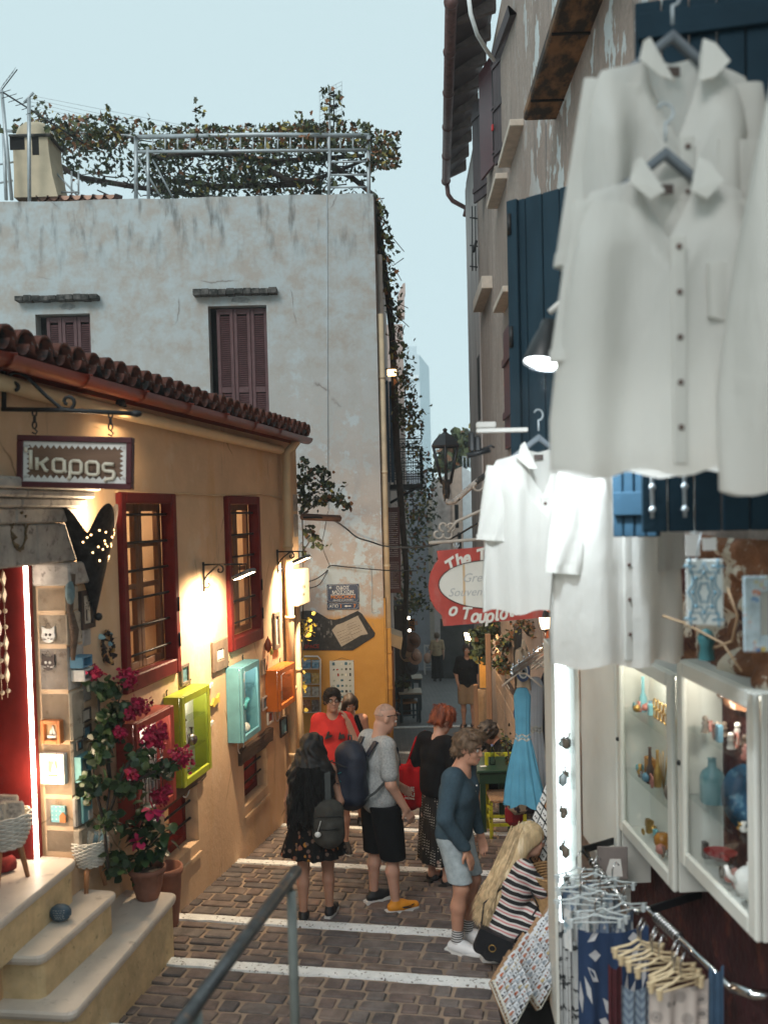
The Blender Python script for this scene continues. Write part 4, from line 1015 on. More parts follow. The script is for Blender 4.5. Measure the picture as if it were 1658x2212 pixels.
m_silver=M('dark_silver',(.22,.2,.2),.25,.2,20,.1,40,metal=.9)
def inside(rect,f,z,n=.08): return LW.P(rect[0]+(rect[1]-rect[0])*f,z,n)
sh=lambda r,k:r[2]+(r[3]-r[2])*k/3+.007
mb=MB(); c=inside(lc,.62,sh(lc,1)+.055); mb.ball(c,.055,12); mb.lathe(c+Vector((0,0,.05)),[(.012,0),(.008,.03),(.02,.06)],6); solo(mb,'silver_pomegranate',m_silver,'round dark silver pomegranate ornament on a shelf in the lime case','ornament')
mb=MB(); c=inside(lc,.35,sh(lc,1)); mb.lathe(c,[(.035,0),(.03,.2),(.0,.21)],8); solo(mb,'grey_pillar_ornament',M('grey_felt',(.2,.2,.2),.9,.5,30,.4),'speckled grey pillar ornament beside the silver pomegranate','ornament')
mb=MB(); c=inside(lc,.3,sh(lc,2)); mb.box(Fr(c,LW.u),-.04,.04,0,.02,-.03,.03); mb.prism(Fr(c,LW.u),[(-.03,.02),(.03,.02),(.025,.11),(.01,.06),(-.005,.12),(-.025,.1)],-.015,.015); solo(mb,'driftwood_carving',m_beam,'small brown driftwood carving on the upper shelf of the lime case','ornament')
mb=MB(); c=inside(bc,.55,sh(bc,1)); mb.ball(c+Vector((0,0,.05)),.05,10,(.7,1.1,.9)); mb.tube([c+LW.u*.03+Vector((0,0,.06)),c+LW.u*.1+Vector((0,0,.1))],[.02,.035],6); solo(mb,'glass_fish',M('turquoise_glass',(.1,.4,.42),.2,.2),'turquoise fish ornament on the middle shelf of the blue case','ornament')
mb=MB(); c=inside(bc,.4,sh(bc,2)); mb.lathe(c,[(.02,0),(.035,.09),(.03,.09)],10); mb.tube([c+Vector((0,0,.09)),c+Vector((0,0,.17))],.008,5); solo(mb,'yellow_cup',M('yellow_glaze',(.6,.36,.03),.4),'yellow cup with a stick on the top shelf of the blue case','cup')
mb=MB(); c=inside(bc,.6,sh(bc,0)+.07); mb.ball(c,.06,10,(.8,.8,1)); solo(mb,'white_shell_ornament',m_white,'white rounded shell ornament at the bottom of the blue case','ornament')
mb=MB(); c=inside(oc,.4,oc[2]+.02); mb.lathe(c,[(.03,0),(.035,.1),(.02,.16),(.025,.2)],10); solo(mb,'grey_vase',M('grey_glaze',(.3,.3,.32),.3),'small grey vase standing in the orange case','vase')
mb=MB()
for k in range(9):
    f=.12+.09*k; z=sh(rc,2)-.02-.1*(k%2); p=[inside(rc,f+.03*math.cos(q),z-.06-.1*math.sin(q)*(1+.4*(k%3)),.1) for q in [PI*i/10 for i in range(11)]]
    mb.tube(p,.004,4)
    for q in p[::2]: mb.ball(q,.009,6)
    mb.tube([inside(rc,f,z-.1,.1),inside(rc,f,z-.38-.04*(k%3),.1)],.006,4)
solo(mb,'necklace_rack',m_silver,'strings of white beads and chains hanging in the red case','necklaces')
# ---- window goods seen through the panes
mb=MB(); b0=LW.P(w1[0]+.63,w1[2]+.75,-.45); bf_=Fr(b0,LW.u); mb.prism(bf_,[(-.22,0),(.22,0),(.28,.1),(-.26,.09)],-.07,.07); mb.box(bf_,-.1,.08,.1,.22,-.05,.05); mb.tube([bf_.P(0,.1,0),bf_.P(0,.75,0)],.01,5); mb.add([bf_.P(0,.72,0),bf_.P(.24,.3,0),bf_.P(0,.28,0)],[(0,1,2)]); solo(mb,'model_boat',M('boat_paint',(.1,.09,.1),.6,.4,12),'dark wooden model boat seen through the first red window','model boat')
mb=MB(); b0=LW.P(w1[0]+.62,w1[2]+.2,-.5); mb.tube([b0,b0+LW.u*.03+Vector((0,0,.25)),b0+LW.u*.12+Vector((0,0,.42))],.012,5); mb.lathe(b0+LW.u*.02+Vector((0,0,.42)),[(.16,0),(.1,.2)],12); solo(mb,'table_lamp',M('navy_shade',(.03,.035,.06),.7),'lamp with a dark shade behind the bars of the first red window','lamp')
mb=MB(); b0=LW.P(w1[0]+.3,w1[2]+.1,-.5); mb.lathe(b0,[(.07,0),(.06,.8),(.03,1.1),(.045,1.25),(.0,1.3)],10); solo(mb,'red_lighthouse',M('red_lacquer',(.4,.04,.02),.4),'slim red model lighthouse inside the first red window','ornament')
mb=MB(); b0=LW.P(w2[0]+.62,w2[2]+.15,-.4); mb.tube([b0,b0+Vector((0,0,.5))],.008,5)
for k in range(4): mb.tube([b0+Vector((0,0,.1+.1*k)),b0+LW.u*.06+Vector((0,0,.14+.1*k)),b0+LW.u*.05+Vector((0,0,.2+.1*k))],.006,4)
solo(mb,'wire_figure',m_black,'dark twisted wire figure inside the second red window','ornament')
# ================================================================== SMALL THINGS ON AND BEFORE THE SHOP
def colm(name,c,**k): return M(name,c,k.pop('rough',.6),k.pop('var',.2),k.pop('sc',12),k.pop('bump',.15),**k)
m_dkframe=colm('dark_frame',(.05,.035,.03)); m_olive=colm('weathered_frame',(.17,.13,.1)); m_paper=colm('aged_paper',(.55,.47,.38)); m_teal=colm('teal_paint',(.16,.38,.42)); m_bluebox=colm('blue_box_paint',(.08,.2,.3)); m_orf=colm('orange_frame',(.45,.16,.05)); m_whf=colm('white_frame',(.62,.6,.56)); m_sea=colm('sea_print',(.12,.25,.32),var=.5,sc=25)
def frame(fr,r,n0,d,mf,mp,label,fw=.02,cat='picture',extra=None):
    u0,u1,v0,v1=r; t=T('framed_picture',label,cat,fr.P((u0+u1)/2,v0,n0))
    mb=MB()
    for a,b,c,dd in ((u0,u0+fw,v0,v1),(u1-fw,u1,v0,v1),(u0+fw,u1-fw,v0,v0+fw),(u0+fw,u1-fw,v1-fw,v1)): mb.box(fr,a,b,c,dd,n0,n0+d,.003)
    mb.out('frame',mf,t)
    mb=MB(); mb.box(fr,u0+fw,u1-fw,v0+fw,v1-fw,n0,n0+d*.3); mb.out('picture',mp,t)
    if extra:
        mb=MB(); extra(mb,fr,u0+fw,u1-fw,v0+fw,v1-fw,n0+d*.3+.002); mb.out('motif',extra.m,t)
    return t
def ex(m):
    def w(f): f.m=m; return f
    return w
@ex(m_dkframe)
def tree(mb,fr,a,b,c,d,n):
    mb.box(fr,(a+b)/2-.006,(a+b)/2+.006,c+.02,(c+d)/2,n,n+.003)
    for k in range(26): x=random.uniform(a+.01,b-.01); y=random.uniform((c+d)/2-.02,d-.03); mb.box(fr,x,x+.006,y,y+.006,n,n+.002)
@ex(m_whf)
def boat(mb,fr,a,b,c,d,n):
    m=(a+b)/2; w=(b-a); h=d-c; mb.prism(fr,[(m-.3*w,c+.12*h),(m+.3*w,c+.12*h),(m+.38*w,c+.26*h),(m-.36*w,c+.26*h)],n,n+.02)
    mb.prism(fr,[(m+.02*w,c+.3*h),(m+.02*w,c+.92*h),(m+.3*w,c+.3*h)],n,n+.006); mb.prism(fr,[(m-.02*w,c+.3*h),(m-.02*w,c+.8*h),(m-.26*w,c+.3*h)],n,n+.006)
frame(LW,LW.R(168,1275,197,1358),.004,.03,m_dkframe,m_paper,'dark framed print of a thin tree beside the cone sconce',.035,extra=tree)
frame(JF,JF.R(97,1553,139,1603),.004,.05,m_orf,colm('box_back_tan',(.42,.27,.13)),'orange box frame with a little pale boat on the door jamb',.025,extra=boat)
frame(JF,JF.R(95,1624,147,1690),.004,.045,m_whf,colm('box_back_tan2',(.42,.27,.13)),'white weathered frame with a white sailing boat low on the jamb',.05,extra=boat)
frame(LW,LW.R(157,1628,186,1684),.004,.06,m_teal,colm('box_back_dark',(.1,.16,.2)),'blue box frame with a white boat on the wall by the jamb',.022,extra=boat)
frame(LW,LW.R(172,1530,193,1560),.004,.015,m_dkframe,m_paper,'small dark framed sketch hung on a string above another small frame',.012)
frame(LW,LW.R(175,1566,194,1597),.004,.015,m_dkframe,m_sea,'small dark framed greenish print just below the sketch',.015)
frame(LW,LW.R(156,1599,168,1620),.03,.012,m_dkframe,m_sea,'tiny framed sea view pinned on the stone pillar front',.012)
frame(LW,LW.R(387,1434,405,1480),.004,.02,m_olive,m_sea,'small weathered frame with a blue picture between the tall windows',.03)
frame(LW,LW.R(564,1501,584,1530),.004,.02,m_whf,m_sea,'small white framed fish plaque right of the blue case',.02)
frame(LW,LW.R(575,1535,587,1563),.004,.02,m_whf,colm('red_print',(.35,.08,.04)),'narrow white framed red print right of the blue case bottom',.025)
frame(LW,LW.R(603,1548,618,1589),.004,.02,m_dkframe,m_sea,'dark framed photograph below the orange case',.025)
frame(LW,LW.R(562,1424,570,1458),.004,.02,m_olive,m_paper,'narrow brown framed picture tucked behind the blue case edge',.02)
frame(LW,LW.R(588,1322,600,1402),.004,.03,m_olive,m_whf,'tall narrow weathered frame with bars under the second arm lamp',.05)
# relief plaque
r=LW.R(455,1382,487,1447); t=T('relief_plaque','square grey wooden plaque with three little carved white trees','plaque',LW.P(r[0],r[2],0))
mb=MB(); w=.1
u0,u1,v0,v1=r
for a,b,c,d in ((u0,u0+w,v0,v1),(u1-w,u1,v0,v1),(u0+w,u1-w,v0,v0+w*.9),(u0+w,u1-w,v1-w*.9,v1)): mb.box(LW,a,b,c,d,.004,.03,.004)
mb.out('frame',m_olive,t); mb=MB(); mb.box(LW,u0+w,u1-w,v0+w*.9,v1-w*.9,.004,.012); mb.out('panel',m_paper,t)
mb=MB()
for k in range(4):
    x=u0+w+(u1-u0-2*w)*(k+.5)/4; mb.box(LW,x-.012,x+.012,v0+.1,v1-.1,.012,.026,.006)
mb.out('carved_tree',m_whf,t)
# two little box shelves
for (x0,y0,x1,y1,m_,lab) in ((171,1416,198,1441,m_bluebox,'open blue wooden cube shelf on the wall above the white cube'),(174,1444,202,1469,m_whf,'open white wooden cube shelf on the wall below the blue cube')):
    u0,u1,v0,v1=LW.R(x0+6,y0,x1,y1,.1); mb=MB(); w=.014
    for a,b,c,d in ((u0,u0+w,v0,v1),(u1-w,u1,v0,v1),(u0+w,u1-w,v0,v0+w),(u0+w,u1-w,v1-w,v1)): mb.box(LW,a,b,c,d,.004,.11,.003)
    mb.box(LW,u0+w,u1-w,v0+w,v1-w,.004,.014); solo(mb,'cube_shelf',m_,lab,'cube shelf')
# cats
for y,m_,lab,eye in ((1373,m_whf,'white painted round cat face plaque hanging on the jamb',m_dkframe),(1433,m_dkframe,'black painted round cat face plaque hanging below the white cat',m_whf)):
    u,v=JF.px(107,y); t=T('cat_plaque',lab,'cat plaque',JF.P(u,v-.05,.004),'cat face plaques on the door jamb'); rr_=.05
    mb=MB(); pts=[(u+rr_*math.cos(q),v+rr_*.95*math.sin(q)) for q in [2*PI*i/20 for i in range(20)]]; mb.prism(JF,pts,.004,.016)
    for s in (-1,1): mb.prism(JF,[(u+s*.045,v+.02),(u+s*.047,v+.066),(u+s*.014,v+.044)],.005,.014)
    mb.out('face',m_,t); 
    for s in (-1,1):
        mb=MB(); mb.lathe(JF.P(u+s*.015,v+.008,.017),[(.0001,.002),(.010,.002),(.010,0)],8,axis=tuple(JF.n)); mb.out('eye',eye,t)
    mb=MB(); mb.box(JF,u-.004,u+.004,v-.02,v-.013,.016,.019)
    for s in (-1,1):
        for k in (-1,0,1): mb.tube([JF.P(u+s*.012,v-.022,.018),JF.P(u+s*.06,v-.022+k*.012,.018)],.0012,3)
    mb.out('whisker',eye,t)
    mb=MB(); mb.tube([JF.P(u-.03,v+.045,.012),JF.P(u,v+.09,.01),JF.P(u+.03,v+.045,.012)],.0018,3); mb.out('string',m_dkframe,t)
# teal plaques
u0,u1,v0,v1=JF.R(113,1739,145,1775); t=T('teal_house_plaque','square teal plaque with white dots and a small orange house','plaque',JF.P(u0,v0,0))
mb=MB(); mb.box(JF,u0,u1,v0,v1,.004,.02,.004); mb.out('board',m_teal,t)
mb=MB(); mb.prism(JF,[(u0+.07,v0+.005),(u0+.115,v0+.005),(u0+.115,v0+.05),(u0+.092,v0+.075),(u0+.07,v0+.05)],.02,.03); mb.out('house',m_orf,t)
mb=MB()
for k in range(16): x=u0+.01+(u1-u0-.02)*(k%4)/3; y=v0+.02+(v1-v0-.03)*(k//4)/3; mb.box(JF,x,x+.006,y,y+.006,.02,.022)
mb.out('dot',m_whf,t)
u0,u1,v0,v1=LW.R(164,1711,185,1773); t=T('tall_teal_plaque','tall teal plaque with an orange sun and white house on the pillar corner','plaque',LW.P(u0,v0,.03))
mb=MB(); mb.box(LW,u0,u1,v0,v1,.035,.055,.004); mb.out('board',m_teal,t)
mb=MB(); mb.ball(LW.P((u0+u1)/2,v0+.12,.06),.018,8); mb.out('sun',m_orf,t); mb=MB(); mb.box(LW,u0+.06,u1-.02,v0+.01,v0+.07,.055,.065); mb.out('house',m_whf,t)
# wreaths
def wreath(fr,u,v,ru,rv,th,m_,label,leafy):
    mb=MB(); n=46
    for k in range(n):
        a=2*PI*k/n; p=fr.P(u+ru*math.cos(a),v+rv*math.sin(a),.03)
        q=fr.P(u+ru*math.cos(a+.35)*random.uniform(.85,1.15),v+rv*math.sin(a+.35)*random.uniform(.85,1.15),.03+random.uniform(-.02,.03)); mb.tube([p,q],th,4)
        if leafy and k%2==0: mb.mi=random.randrange(4); leaf_cards(mb,p,.045,shape='oval'); mb.mi=0
    return solo(mb,'wreath',m_,label,'wreath','wreaths on the shop front')
u,v=LW.px(46,1148,.05); wreath(LW,u,v,.075,.11,.008,[M('straw',(.13,.09,.05),.9,.4,30)]+[M('straw2',(.12,.08,.05),.9)]*3,'oval dry straw wreath hung on the stone lintel over the door',False)
u,v=LW.px(230,1397,.02); wreath(LW,u,v,.065,.11,.008,[m_dkframe,m_dkframe,colm('button_blue',(.2,.35,.4)),colm('button_ochre',(.4,.22,.08))],'small oval wreath of dark leaves and blue buttons near the window',True)
# driftwood with dial
u0,u1,v0,v1=LW.R(139,1250,160,1428,.04); uc=(u0+u1)/2; t=T('driftwood_ornament','long driftwood stick with a blue oval top leaning on the pillar','ornament',LW.P(uc,v0,.04))
mb=MB(); mb.tube([LW.P(uc+.01,v0,.05),LW.P(uc+.03,v0+.2,.06),LW.P(uc,v0+.34,.05),LW.P(uc+.02,v0+.58,.06)],[.014,.03,.02,.026],7); mb.out('stick',m_beam,t)
mb=MB(); mb.ball(LW.P(uc-.01,v1-.09,.06),.05,10,(.7,.5,1.7)); mb.out('oval_top',M('dial_blue',(.13,.2,.22),.6,.4,20),t)
# fruit ornaments, fish
for x,y,h,c,lab in ((578,1394,.17,(.2,.045,.02),'large dark red clay pod hung on the wall right of the second window'),(585,1408,.09,(.42,.4,.1),'small green clay fig hung beside the red pod')):
    u,v=LW.px(x,y,.03); mb=MB(); mb.lathe(LW.P(u,v-h/2,.035),[(.003,0),(h*.2,h*.25),(h*.26,h*.5),(h*.16,h*.8),(.008,h),(.004,h*1.1)],12); solo(mb,'clay_fruit',colm('clay_%d'%x,c,rough=.4),lab,'clay fruit','clay fruits by the window')
for x,y,s,lab in ((466,1516,.13,'yellow and black wooden fish on the wall right of the lime case'),(455,1482,.06,'tiny white wooden fish tail above the yellow fish'),(456,1564,.06,'small white and blue wooden fish below the yellow fish')):
    u,v=LW.px(x,y,.02); mb=MB(); mb.prism(LW,[(u-s*.9,v-.01),(u-s*.4,v+s*.35),(u+s*.25,v+s*.25),(u+s*.7,v+s*.5),(u+s*.62,v),(u+s*.7,v-s*.2),(u+s*.2,v-s*.1),(u-s*.5,v-s*.3)],.01,.03); solo(mb,'wooden_fish',colm('fish_%d'%y,(.5,.4,.06) if s>.1 else (.5,.52,.5)),lab,'wooden fish','wooden fish on the shop wall')
# ---- baskets
m_wick=M('white_wicker',(.66,.63,.57),.7,.15,30,.2,60); m_legw=M('peg_leg_wood',(.33,.15,.065),.5,.25,6,.15,40,stretch=(1,1,.3))
def basket(c,R,H,leg,label,nc,seed):
    random.seed(seed); t=T('wicker_basket',label,'basket',c,'white wicker baskets on the steps'); c=Vector(c); zb=c.z+leg
    mb=MB(); rows=15
    for i in range(rows):
        f=i/(rows-1); r=R*(.72+.33*math.sin(min(1,f*1.1)*PI*.55)); z=zb+H*f; n=48
        mb.tube([c+Vector(((r+.006*(1 if (k//2+i)%2 else -1))*math.cos(2*PI*k/n),(r+.006*(1 if (k//2+i)%2 else -1))*math.sin(2*PI*k/n),z-c.z)) for k in range(n)],H/rows*.58,5,closed=True)
    mb.lathe(c+Vector((0,0,leg)),[(.001,0),(R*.72,0),(R*.9,H*.5),(R*.98,H*.9)],24); mb.out('woven_bowl',m_wick,t)
    for k in range(3):
        a=2*PI*k/3+.5; mb=MB(); d=Vector((math.cos(a),math.sin(a),0)); mb.tube([c+d*R*.55+Vector((0,0,leg+.01)),c+d*R*.85+Vector((0,0,.0))],[.022,.014],8); mb.out('leg',m_legw,t)
    for k in range(nc):
        a=random.uniform(-.5,.5); x=R*random.uniform(-.55,.55); y=R*(.5-.9*k/nc); fr_=Fr(c+Vector((x,y,leg+H*.55)),(math.cos(a),math.sin(a)*.4,0)); fr_.v=Vector((random.uniform(-.2,.2),.25,1)).normalized(); fr_.n=fr_.u.cross(fr_.v)
        w,h=R*.5,H*random.uniform(.62,.95); col=random.choice([(.55,.5,.42),(.2,.33,.4),(.5,.46,.4),(.14,.2,.3)])
        tt=T('souvenir_pouch','printed souvenir pouch number %d leaning in the %s basket'%(k+1,'left' if R>.13 else 'right'),'pouch',fr_.o,'printed pouches in the wicker baskets')
        tt['label']=['folded cloth pouch at the back','printed pouch with blue window at the middle','printed pouch with a dark scene at the front','cream pouch leaning at the side','small pouch tucked at the rim'][k]+(' of the large basket' if R>.13 else ' of the small basket')
        mb=MB(); mb.box(fr_,-w,w,0,h,-.012,.012,.012); mb.out('cloth',colm('pouch_%d_%d'%(seed,k),(.58,.5,.4)),tt)
        mb=MB(); mb.box(fr_,-w*.8,w*.8,h*.12,h*.68,.0122,.0135); mb.box(fr_,-w*.3,w*.7,h*.3,h*.9,.0122,.014); mb.out('print',colm('print_%d_%d'%(seed,k),col,var=.6,sc=30),tt)
        if k in(1,2): text('Greece',R*.3,m_white,'word',tt,fr_.P(0,h*.8,.0145),fr_.u,fr_.v,.0005,shear=.3)
pb=atZ(197,1918,Z2); basket((pb.x,pb.y,Z2),.115,.17,.17,'small white woven basket on wooden peg legs with printed pouches on the second step',5,3)
pb=LW.P(LW.U(14,1890,-.2),0,-.2); basket((pb.x,pb.y,Z3),.15,.2,.23,'large white woven basket on wooden peg legs at the left of the door landing',5,4)
random.seed(11)
# pebble
c=atZ(132,1990,Z2); mb=MB(); mb.ball(c+Vector((0,0,.055)),.07,14,(1,.75,.8)); st_=solo(mb,'painted_pebble',M('slate_blue_pebble',(.05,.085,.12),.55,.2,12,.1),'smooth dark blue pebble with faint white writing on the second step','pebble')
mb=MB()
for r_ in range(5):
    x=-.035+.004*r_; 
    while x<.035:
        w=random.uniform(.006,.016); zz=.085-.012*r_; yy=-.0525*math.sqrt(max(.02,1-(x/.07)**2-((zz-.055)/.056)**2))-.0012; mb.tube([c+Vector((x,yy,zz)),c+Vector((x+w*.8,yy-.0005,zz+random.uniform(-.002,.002)))],.0013,3); x+=w+.005
mb.out('handwriting',m_whf,st_)
# red mat edge at the very left
c=atZ(-4,1895,Z3); mb=MB(); f_=Fr(c,(.3,1,0),(0,0,1)); 
mb.tube([c+Vector((-.3,-.1,.05)),c+Vector((.02,.08,.05)),c+Vector((.05,.12,.05))],.05,8); solo(mb,'rolled_rug',M('red_check_rug',(.2,.02,.02),.9,.6,20),'rolled red and black checked rug on the landing at the left edge','rug')
# ---- pots and plants
m_pot=M('terracotta_pot',(.24,.1,.065),.75,.2,9,.2,50); m_soil=M('soil',(.12,.09,.07),.95,.4,40,.8,60)
pp=atZ(320,1940,Z1); pc=Vector((pp.x,pp.y,Z1))
pot=T('fluted_flower_pot','fluted terracotta pot standing on the corner of the lowest step','flower pot',pc)
mb=MB(); n=48; prof=[(.075,0),(.085,.02),(.105,.1),(.118,.19),(.135,.2),(.138,.235),(.125,.238),(.115,.2)]; vs=[]
for r,h in prof:
    for k in range(n):
        fl=1+(.035*(1 if (k//2)%2 else -1) if .02<h<.19 else 0); w=2*PI*k/n; vs.append(pc+Vector((r*fl*math.cos(w),r*fl*math.sin(w),h)))
mb.add(vs,[(i*n+k,i*n+(k+1)%n,(i+1)*n+(k+1)%n,(i+1)*n+k) for i in range(len(prof)-1) for k in range(n)],True); mb.out('pot',m_pot,pot)
mb=MB(); mb.lathe(pc+Vector((0,0,.195)),[(.118,0),(.06,.02),(.001,.028)],20); mb.out('soil',m_soil,pot)
p2=onG(372,2000); p2c=Vector((p2.x-.06,p2.y+.05,gs(p2.x,p2.y)))
pot2=T('tall_empty_pot','taller ribbed terracotta pot behind the step corner, empty and dark inside','flower pot',p2c)
mb=MB(); mb.lathe(p2c,[(.1,0),(.13,.3),(.135,.42),(.15,.44),(.15,.49),(.13,.49),(.12,.3),(.001,.28)],28); mb.out('pot',m_pot,pot2)
m_lf=[M('glossy_leaf_%d'%i,c,.35,.3,9,.15,30) for i,c in enumerate([(.028,.06,.02),(.045,.085,.028),(.02,.042,.018)])]
def bigleaf(name,base,d,L_,w,mat,par,droop=.35):
    d=d.normalized(); s=d.cross(Vector((0,0,1))); s=s.normalized() if s.length>.05 else Vector((1,0,0)); mb=MB(); vs=[]; n=5
    for i in range(n+1):
        t=i/n; c=base+d*(L_*t)-Vector((0,0,droop*L_*t*t)); hw=w*math.sin(PI*min(1,t*.93+.04))**.75
        nn=s.cross(d).normalized(); vs+=[c-s*hw+nn*hw*.22,c,c+s*hw+nn*hw*.22]
    mb.add(vs,[(3*i+k,3*i+k+1,3*i+4+k,3*i+3+k) for i in range(n) for k in (0,1)],True); return mb.out(name,mat,par)
mand=T('mandevilla_plant','mandevilla with broad glossy leaves and pink flowers growing in the fluted pot','plant',pc+Vector((0,0,.2)))
PYm=pc.y
mp=lambda x,y,dy=0: atY(x,y,PYm+dy)
stem=[pc+Vector((0,0,.2)),mp(300,1850),mp(296,1810),mp(312,1765,.05),mp(300,1720,.1),mp(285,1690,.1)]
mb=MB(); mb.tube(stem,.006,5); mb.tube([stem[1],mp(345,1800),mp(372,1790)],.005,5); mb.tube([stem[0],mp(318,1822),mp(335,1760),mp(340,1720)],.005,5); mb.tube([pc+Vector((.02,.05,.2)),mp(290,1700,.15),mp(288,1660,.15)],.007,5); mb.out('stem',m_bark,mand)
for k in range(105):
    f=random.random(); x,y=random.choice([(305,1858),(318,1840),(296,1845),(330,1842),(303,1812),(322,1800),(342,1802),(362,1797),(295,1775),(318,1770),(306,1740),(330,1770),(280,1790),(340,1830)])
    p=mp(x+random.gauss(0,11),y+random.gauss(0,12),random.gauss(0,.05)); d=Vector((random.gauss(0,1),random.gauss(-.4,.8),random.gauss(.05,.5)))
    bigleaf('leaf',p,d,random.uniform(.075,.12),random.uniform(.026,.04),random.choice(m_lf),mand)
m_pinkf=[M('pink_petal_%d'%i,c,.6,.12,20,.1,50,sub=0) for i,c in enumerate([(.62,.03,.13),(.55,.04,.2)])]
def flower(par,c,r,mat,face=Vector((.1,-1,.15))):
    face=face.normalized(); x=face.cross(Vector((0,0,1))).normalized(); y=x.cross(face)
    for k in range(5):
        a=2*PI*k/5+random.uniform(-.1,.1); d=x*math.cos(a)+y*math.sin(a); bigleaf('petal',c+d*r*.12,d+face*.25,r,r*.6,mat,par,.1)
    mb=MB(); mb.ball(c+face*.004,r*.12,6); mb.out('flower_heart',colm('heart',(.5,.25,.05)),par)
for x,y,r in ((265,1703,.055),(329,1748,.07),(298,1818,.062)): flower(mand,mp(x,y,-.12),r,m_pinkf[0],Vector((random.uniform(-.3,.3),-1,.2)))
flower(mand,mp(345,1760,-.1),.05,m_pinkf[1],Vector((.6,-1,-.3)))
# bougainvillea
boug=T('bougainvillea','bougainvillea climbing the wall with dark leaves and crimson flower clusters','climbing plant',LW.P(LW.U(245,1850),-2.9,.15))
bp_=lambda x,y,n=.14: LW.P(*LW.px(x,y,n),n)
mb=MB()
for pl in ([(235,1880,.2),(225,1780,.2),(240,1690,.15),(232,1600,.15),(255,1520,.13),(270,1475,.15)],[(240,1690,.15),(215,1560,.13),(212,1480,.1)],[(238,1750,.2),(270,1660,.3),(310,1610,.35),(335,1590,.36)],[(270,1700,.3),(330,1668,.4),(385,1640,.42)],[(225,1780,.2),(205,1700,.15),(200,1660,.12)],[(255,1520,.13),(290,1535,.2),(305,1525,.2)]):
    mb.tube([bp_(*p) for p in pl],[.014,.011,.009,.008,.006,.005][:len(pl)],5)
mb.out('stem',m_bark,boug)
spots=[(235,1490,26,16,.13,70),(240,1545,22,25,.14,90),(230,1590,30,20,.15,70),(215,1625,26,20,.15,60),(190,1700,16,20,.12,60),(210,1690,25,18,.15,60),(235,1775,24,18,.18,70),(250,1860,24,26,.15,80),(262,1530,14,16,.16,40),(330,1665,34,9,.36,50),(365,1648,24,8,.42,30),(300,1640,22,22,.3,60),(275,1700,20,22,.28,60),(205,1480,10,10,.1,20),(320,1625,12,12,.33,20)]
mb=MB()
for x,y,sx,sy,n,k in spots:
    for _ in range(k):
        mb.mi=random.choices((0,1,2),(3,2,3))[0]; leaf_cards(mb,bp_(x+random.gauss(0,sx*.5),y+random.gauss(0,sy*.55),max(.03,n+random.gauss(0,.05))),.062,shape='oval')
o=mb.out('foliage',m_lf,boug,False); o['kind']='stuff'
m_crim=[M('crimson_bract_%d'%i,c,.6,.25,20,.1) for i,c in enumerate([(.36,.008,.05),(.5,.015,.08),(.25,.004,.03)])]
for x,y,r,n in ((205,1452,12,.12),(277,1463,19,.18),(300,1523,20,.22),(279,1541,13,.2),(331,1592,26,.37),(350,1575,8,.37),(391,1634,23,.44),(260,1583,12,.2),(289,1670,16,.32),(345,1720,16,.38),(361,1706,9,.4),(255,1583,9,.2)):
    mb=MB()
    for _ in range(int(r*15)):
        mb.mi=random.choices((0,1,2),(3,2,2))[0]; leaf_cards(mb,bp_(x+random.gauss(0,r*.42),y+random.gauss(0,r*.4),n+random.gauss(0,.035)),.03,shape='oval')
    o=mb.out('flower_cluster',m_crim,boug,False); o['kind']='stuff'
# meter box
u0,u1,v0,v1=LW.R(634,1229,660,1307,.12); t=T('electric_meter_box','cream metal meter box with three round glands and dark digits, beside the downpipe','meter box',LW.P(u0,v0,.06))
mb=MB(); mb.box(LW,u0+.0,u1,v0,v1,.005,.17,.015); mb.out('housing',M('meter_paint',(.6,.5,.36),.5,.08),t)
for k in range(3):
    mb=MB(); mb.lathe(LW.P(u0-.001,v1-.12-.1*k,.09),[(.03,0),(.03,.012),(.016,.014),(.016,.004),(.001,.004)],12,axis=tuple(-LW.u)); mb.out('cable_gland',m_cream,t)
text('ΤΖ 05',.05,m_black,'digits',t,LW.P((u0+u1)/2,v0+.22,.173),LW.u,(0,0,1),.0008); text('642 1',.05,m_black,'digits',t,LW.P((u0+u1)/2,v0+.13,.173),LW.u,(0,0,1),.0008)
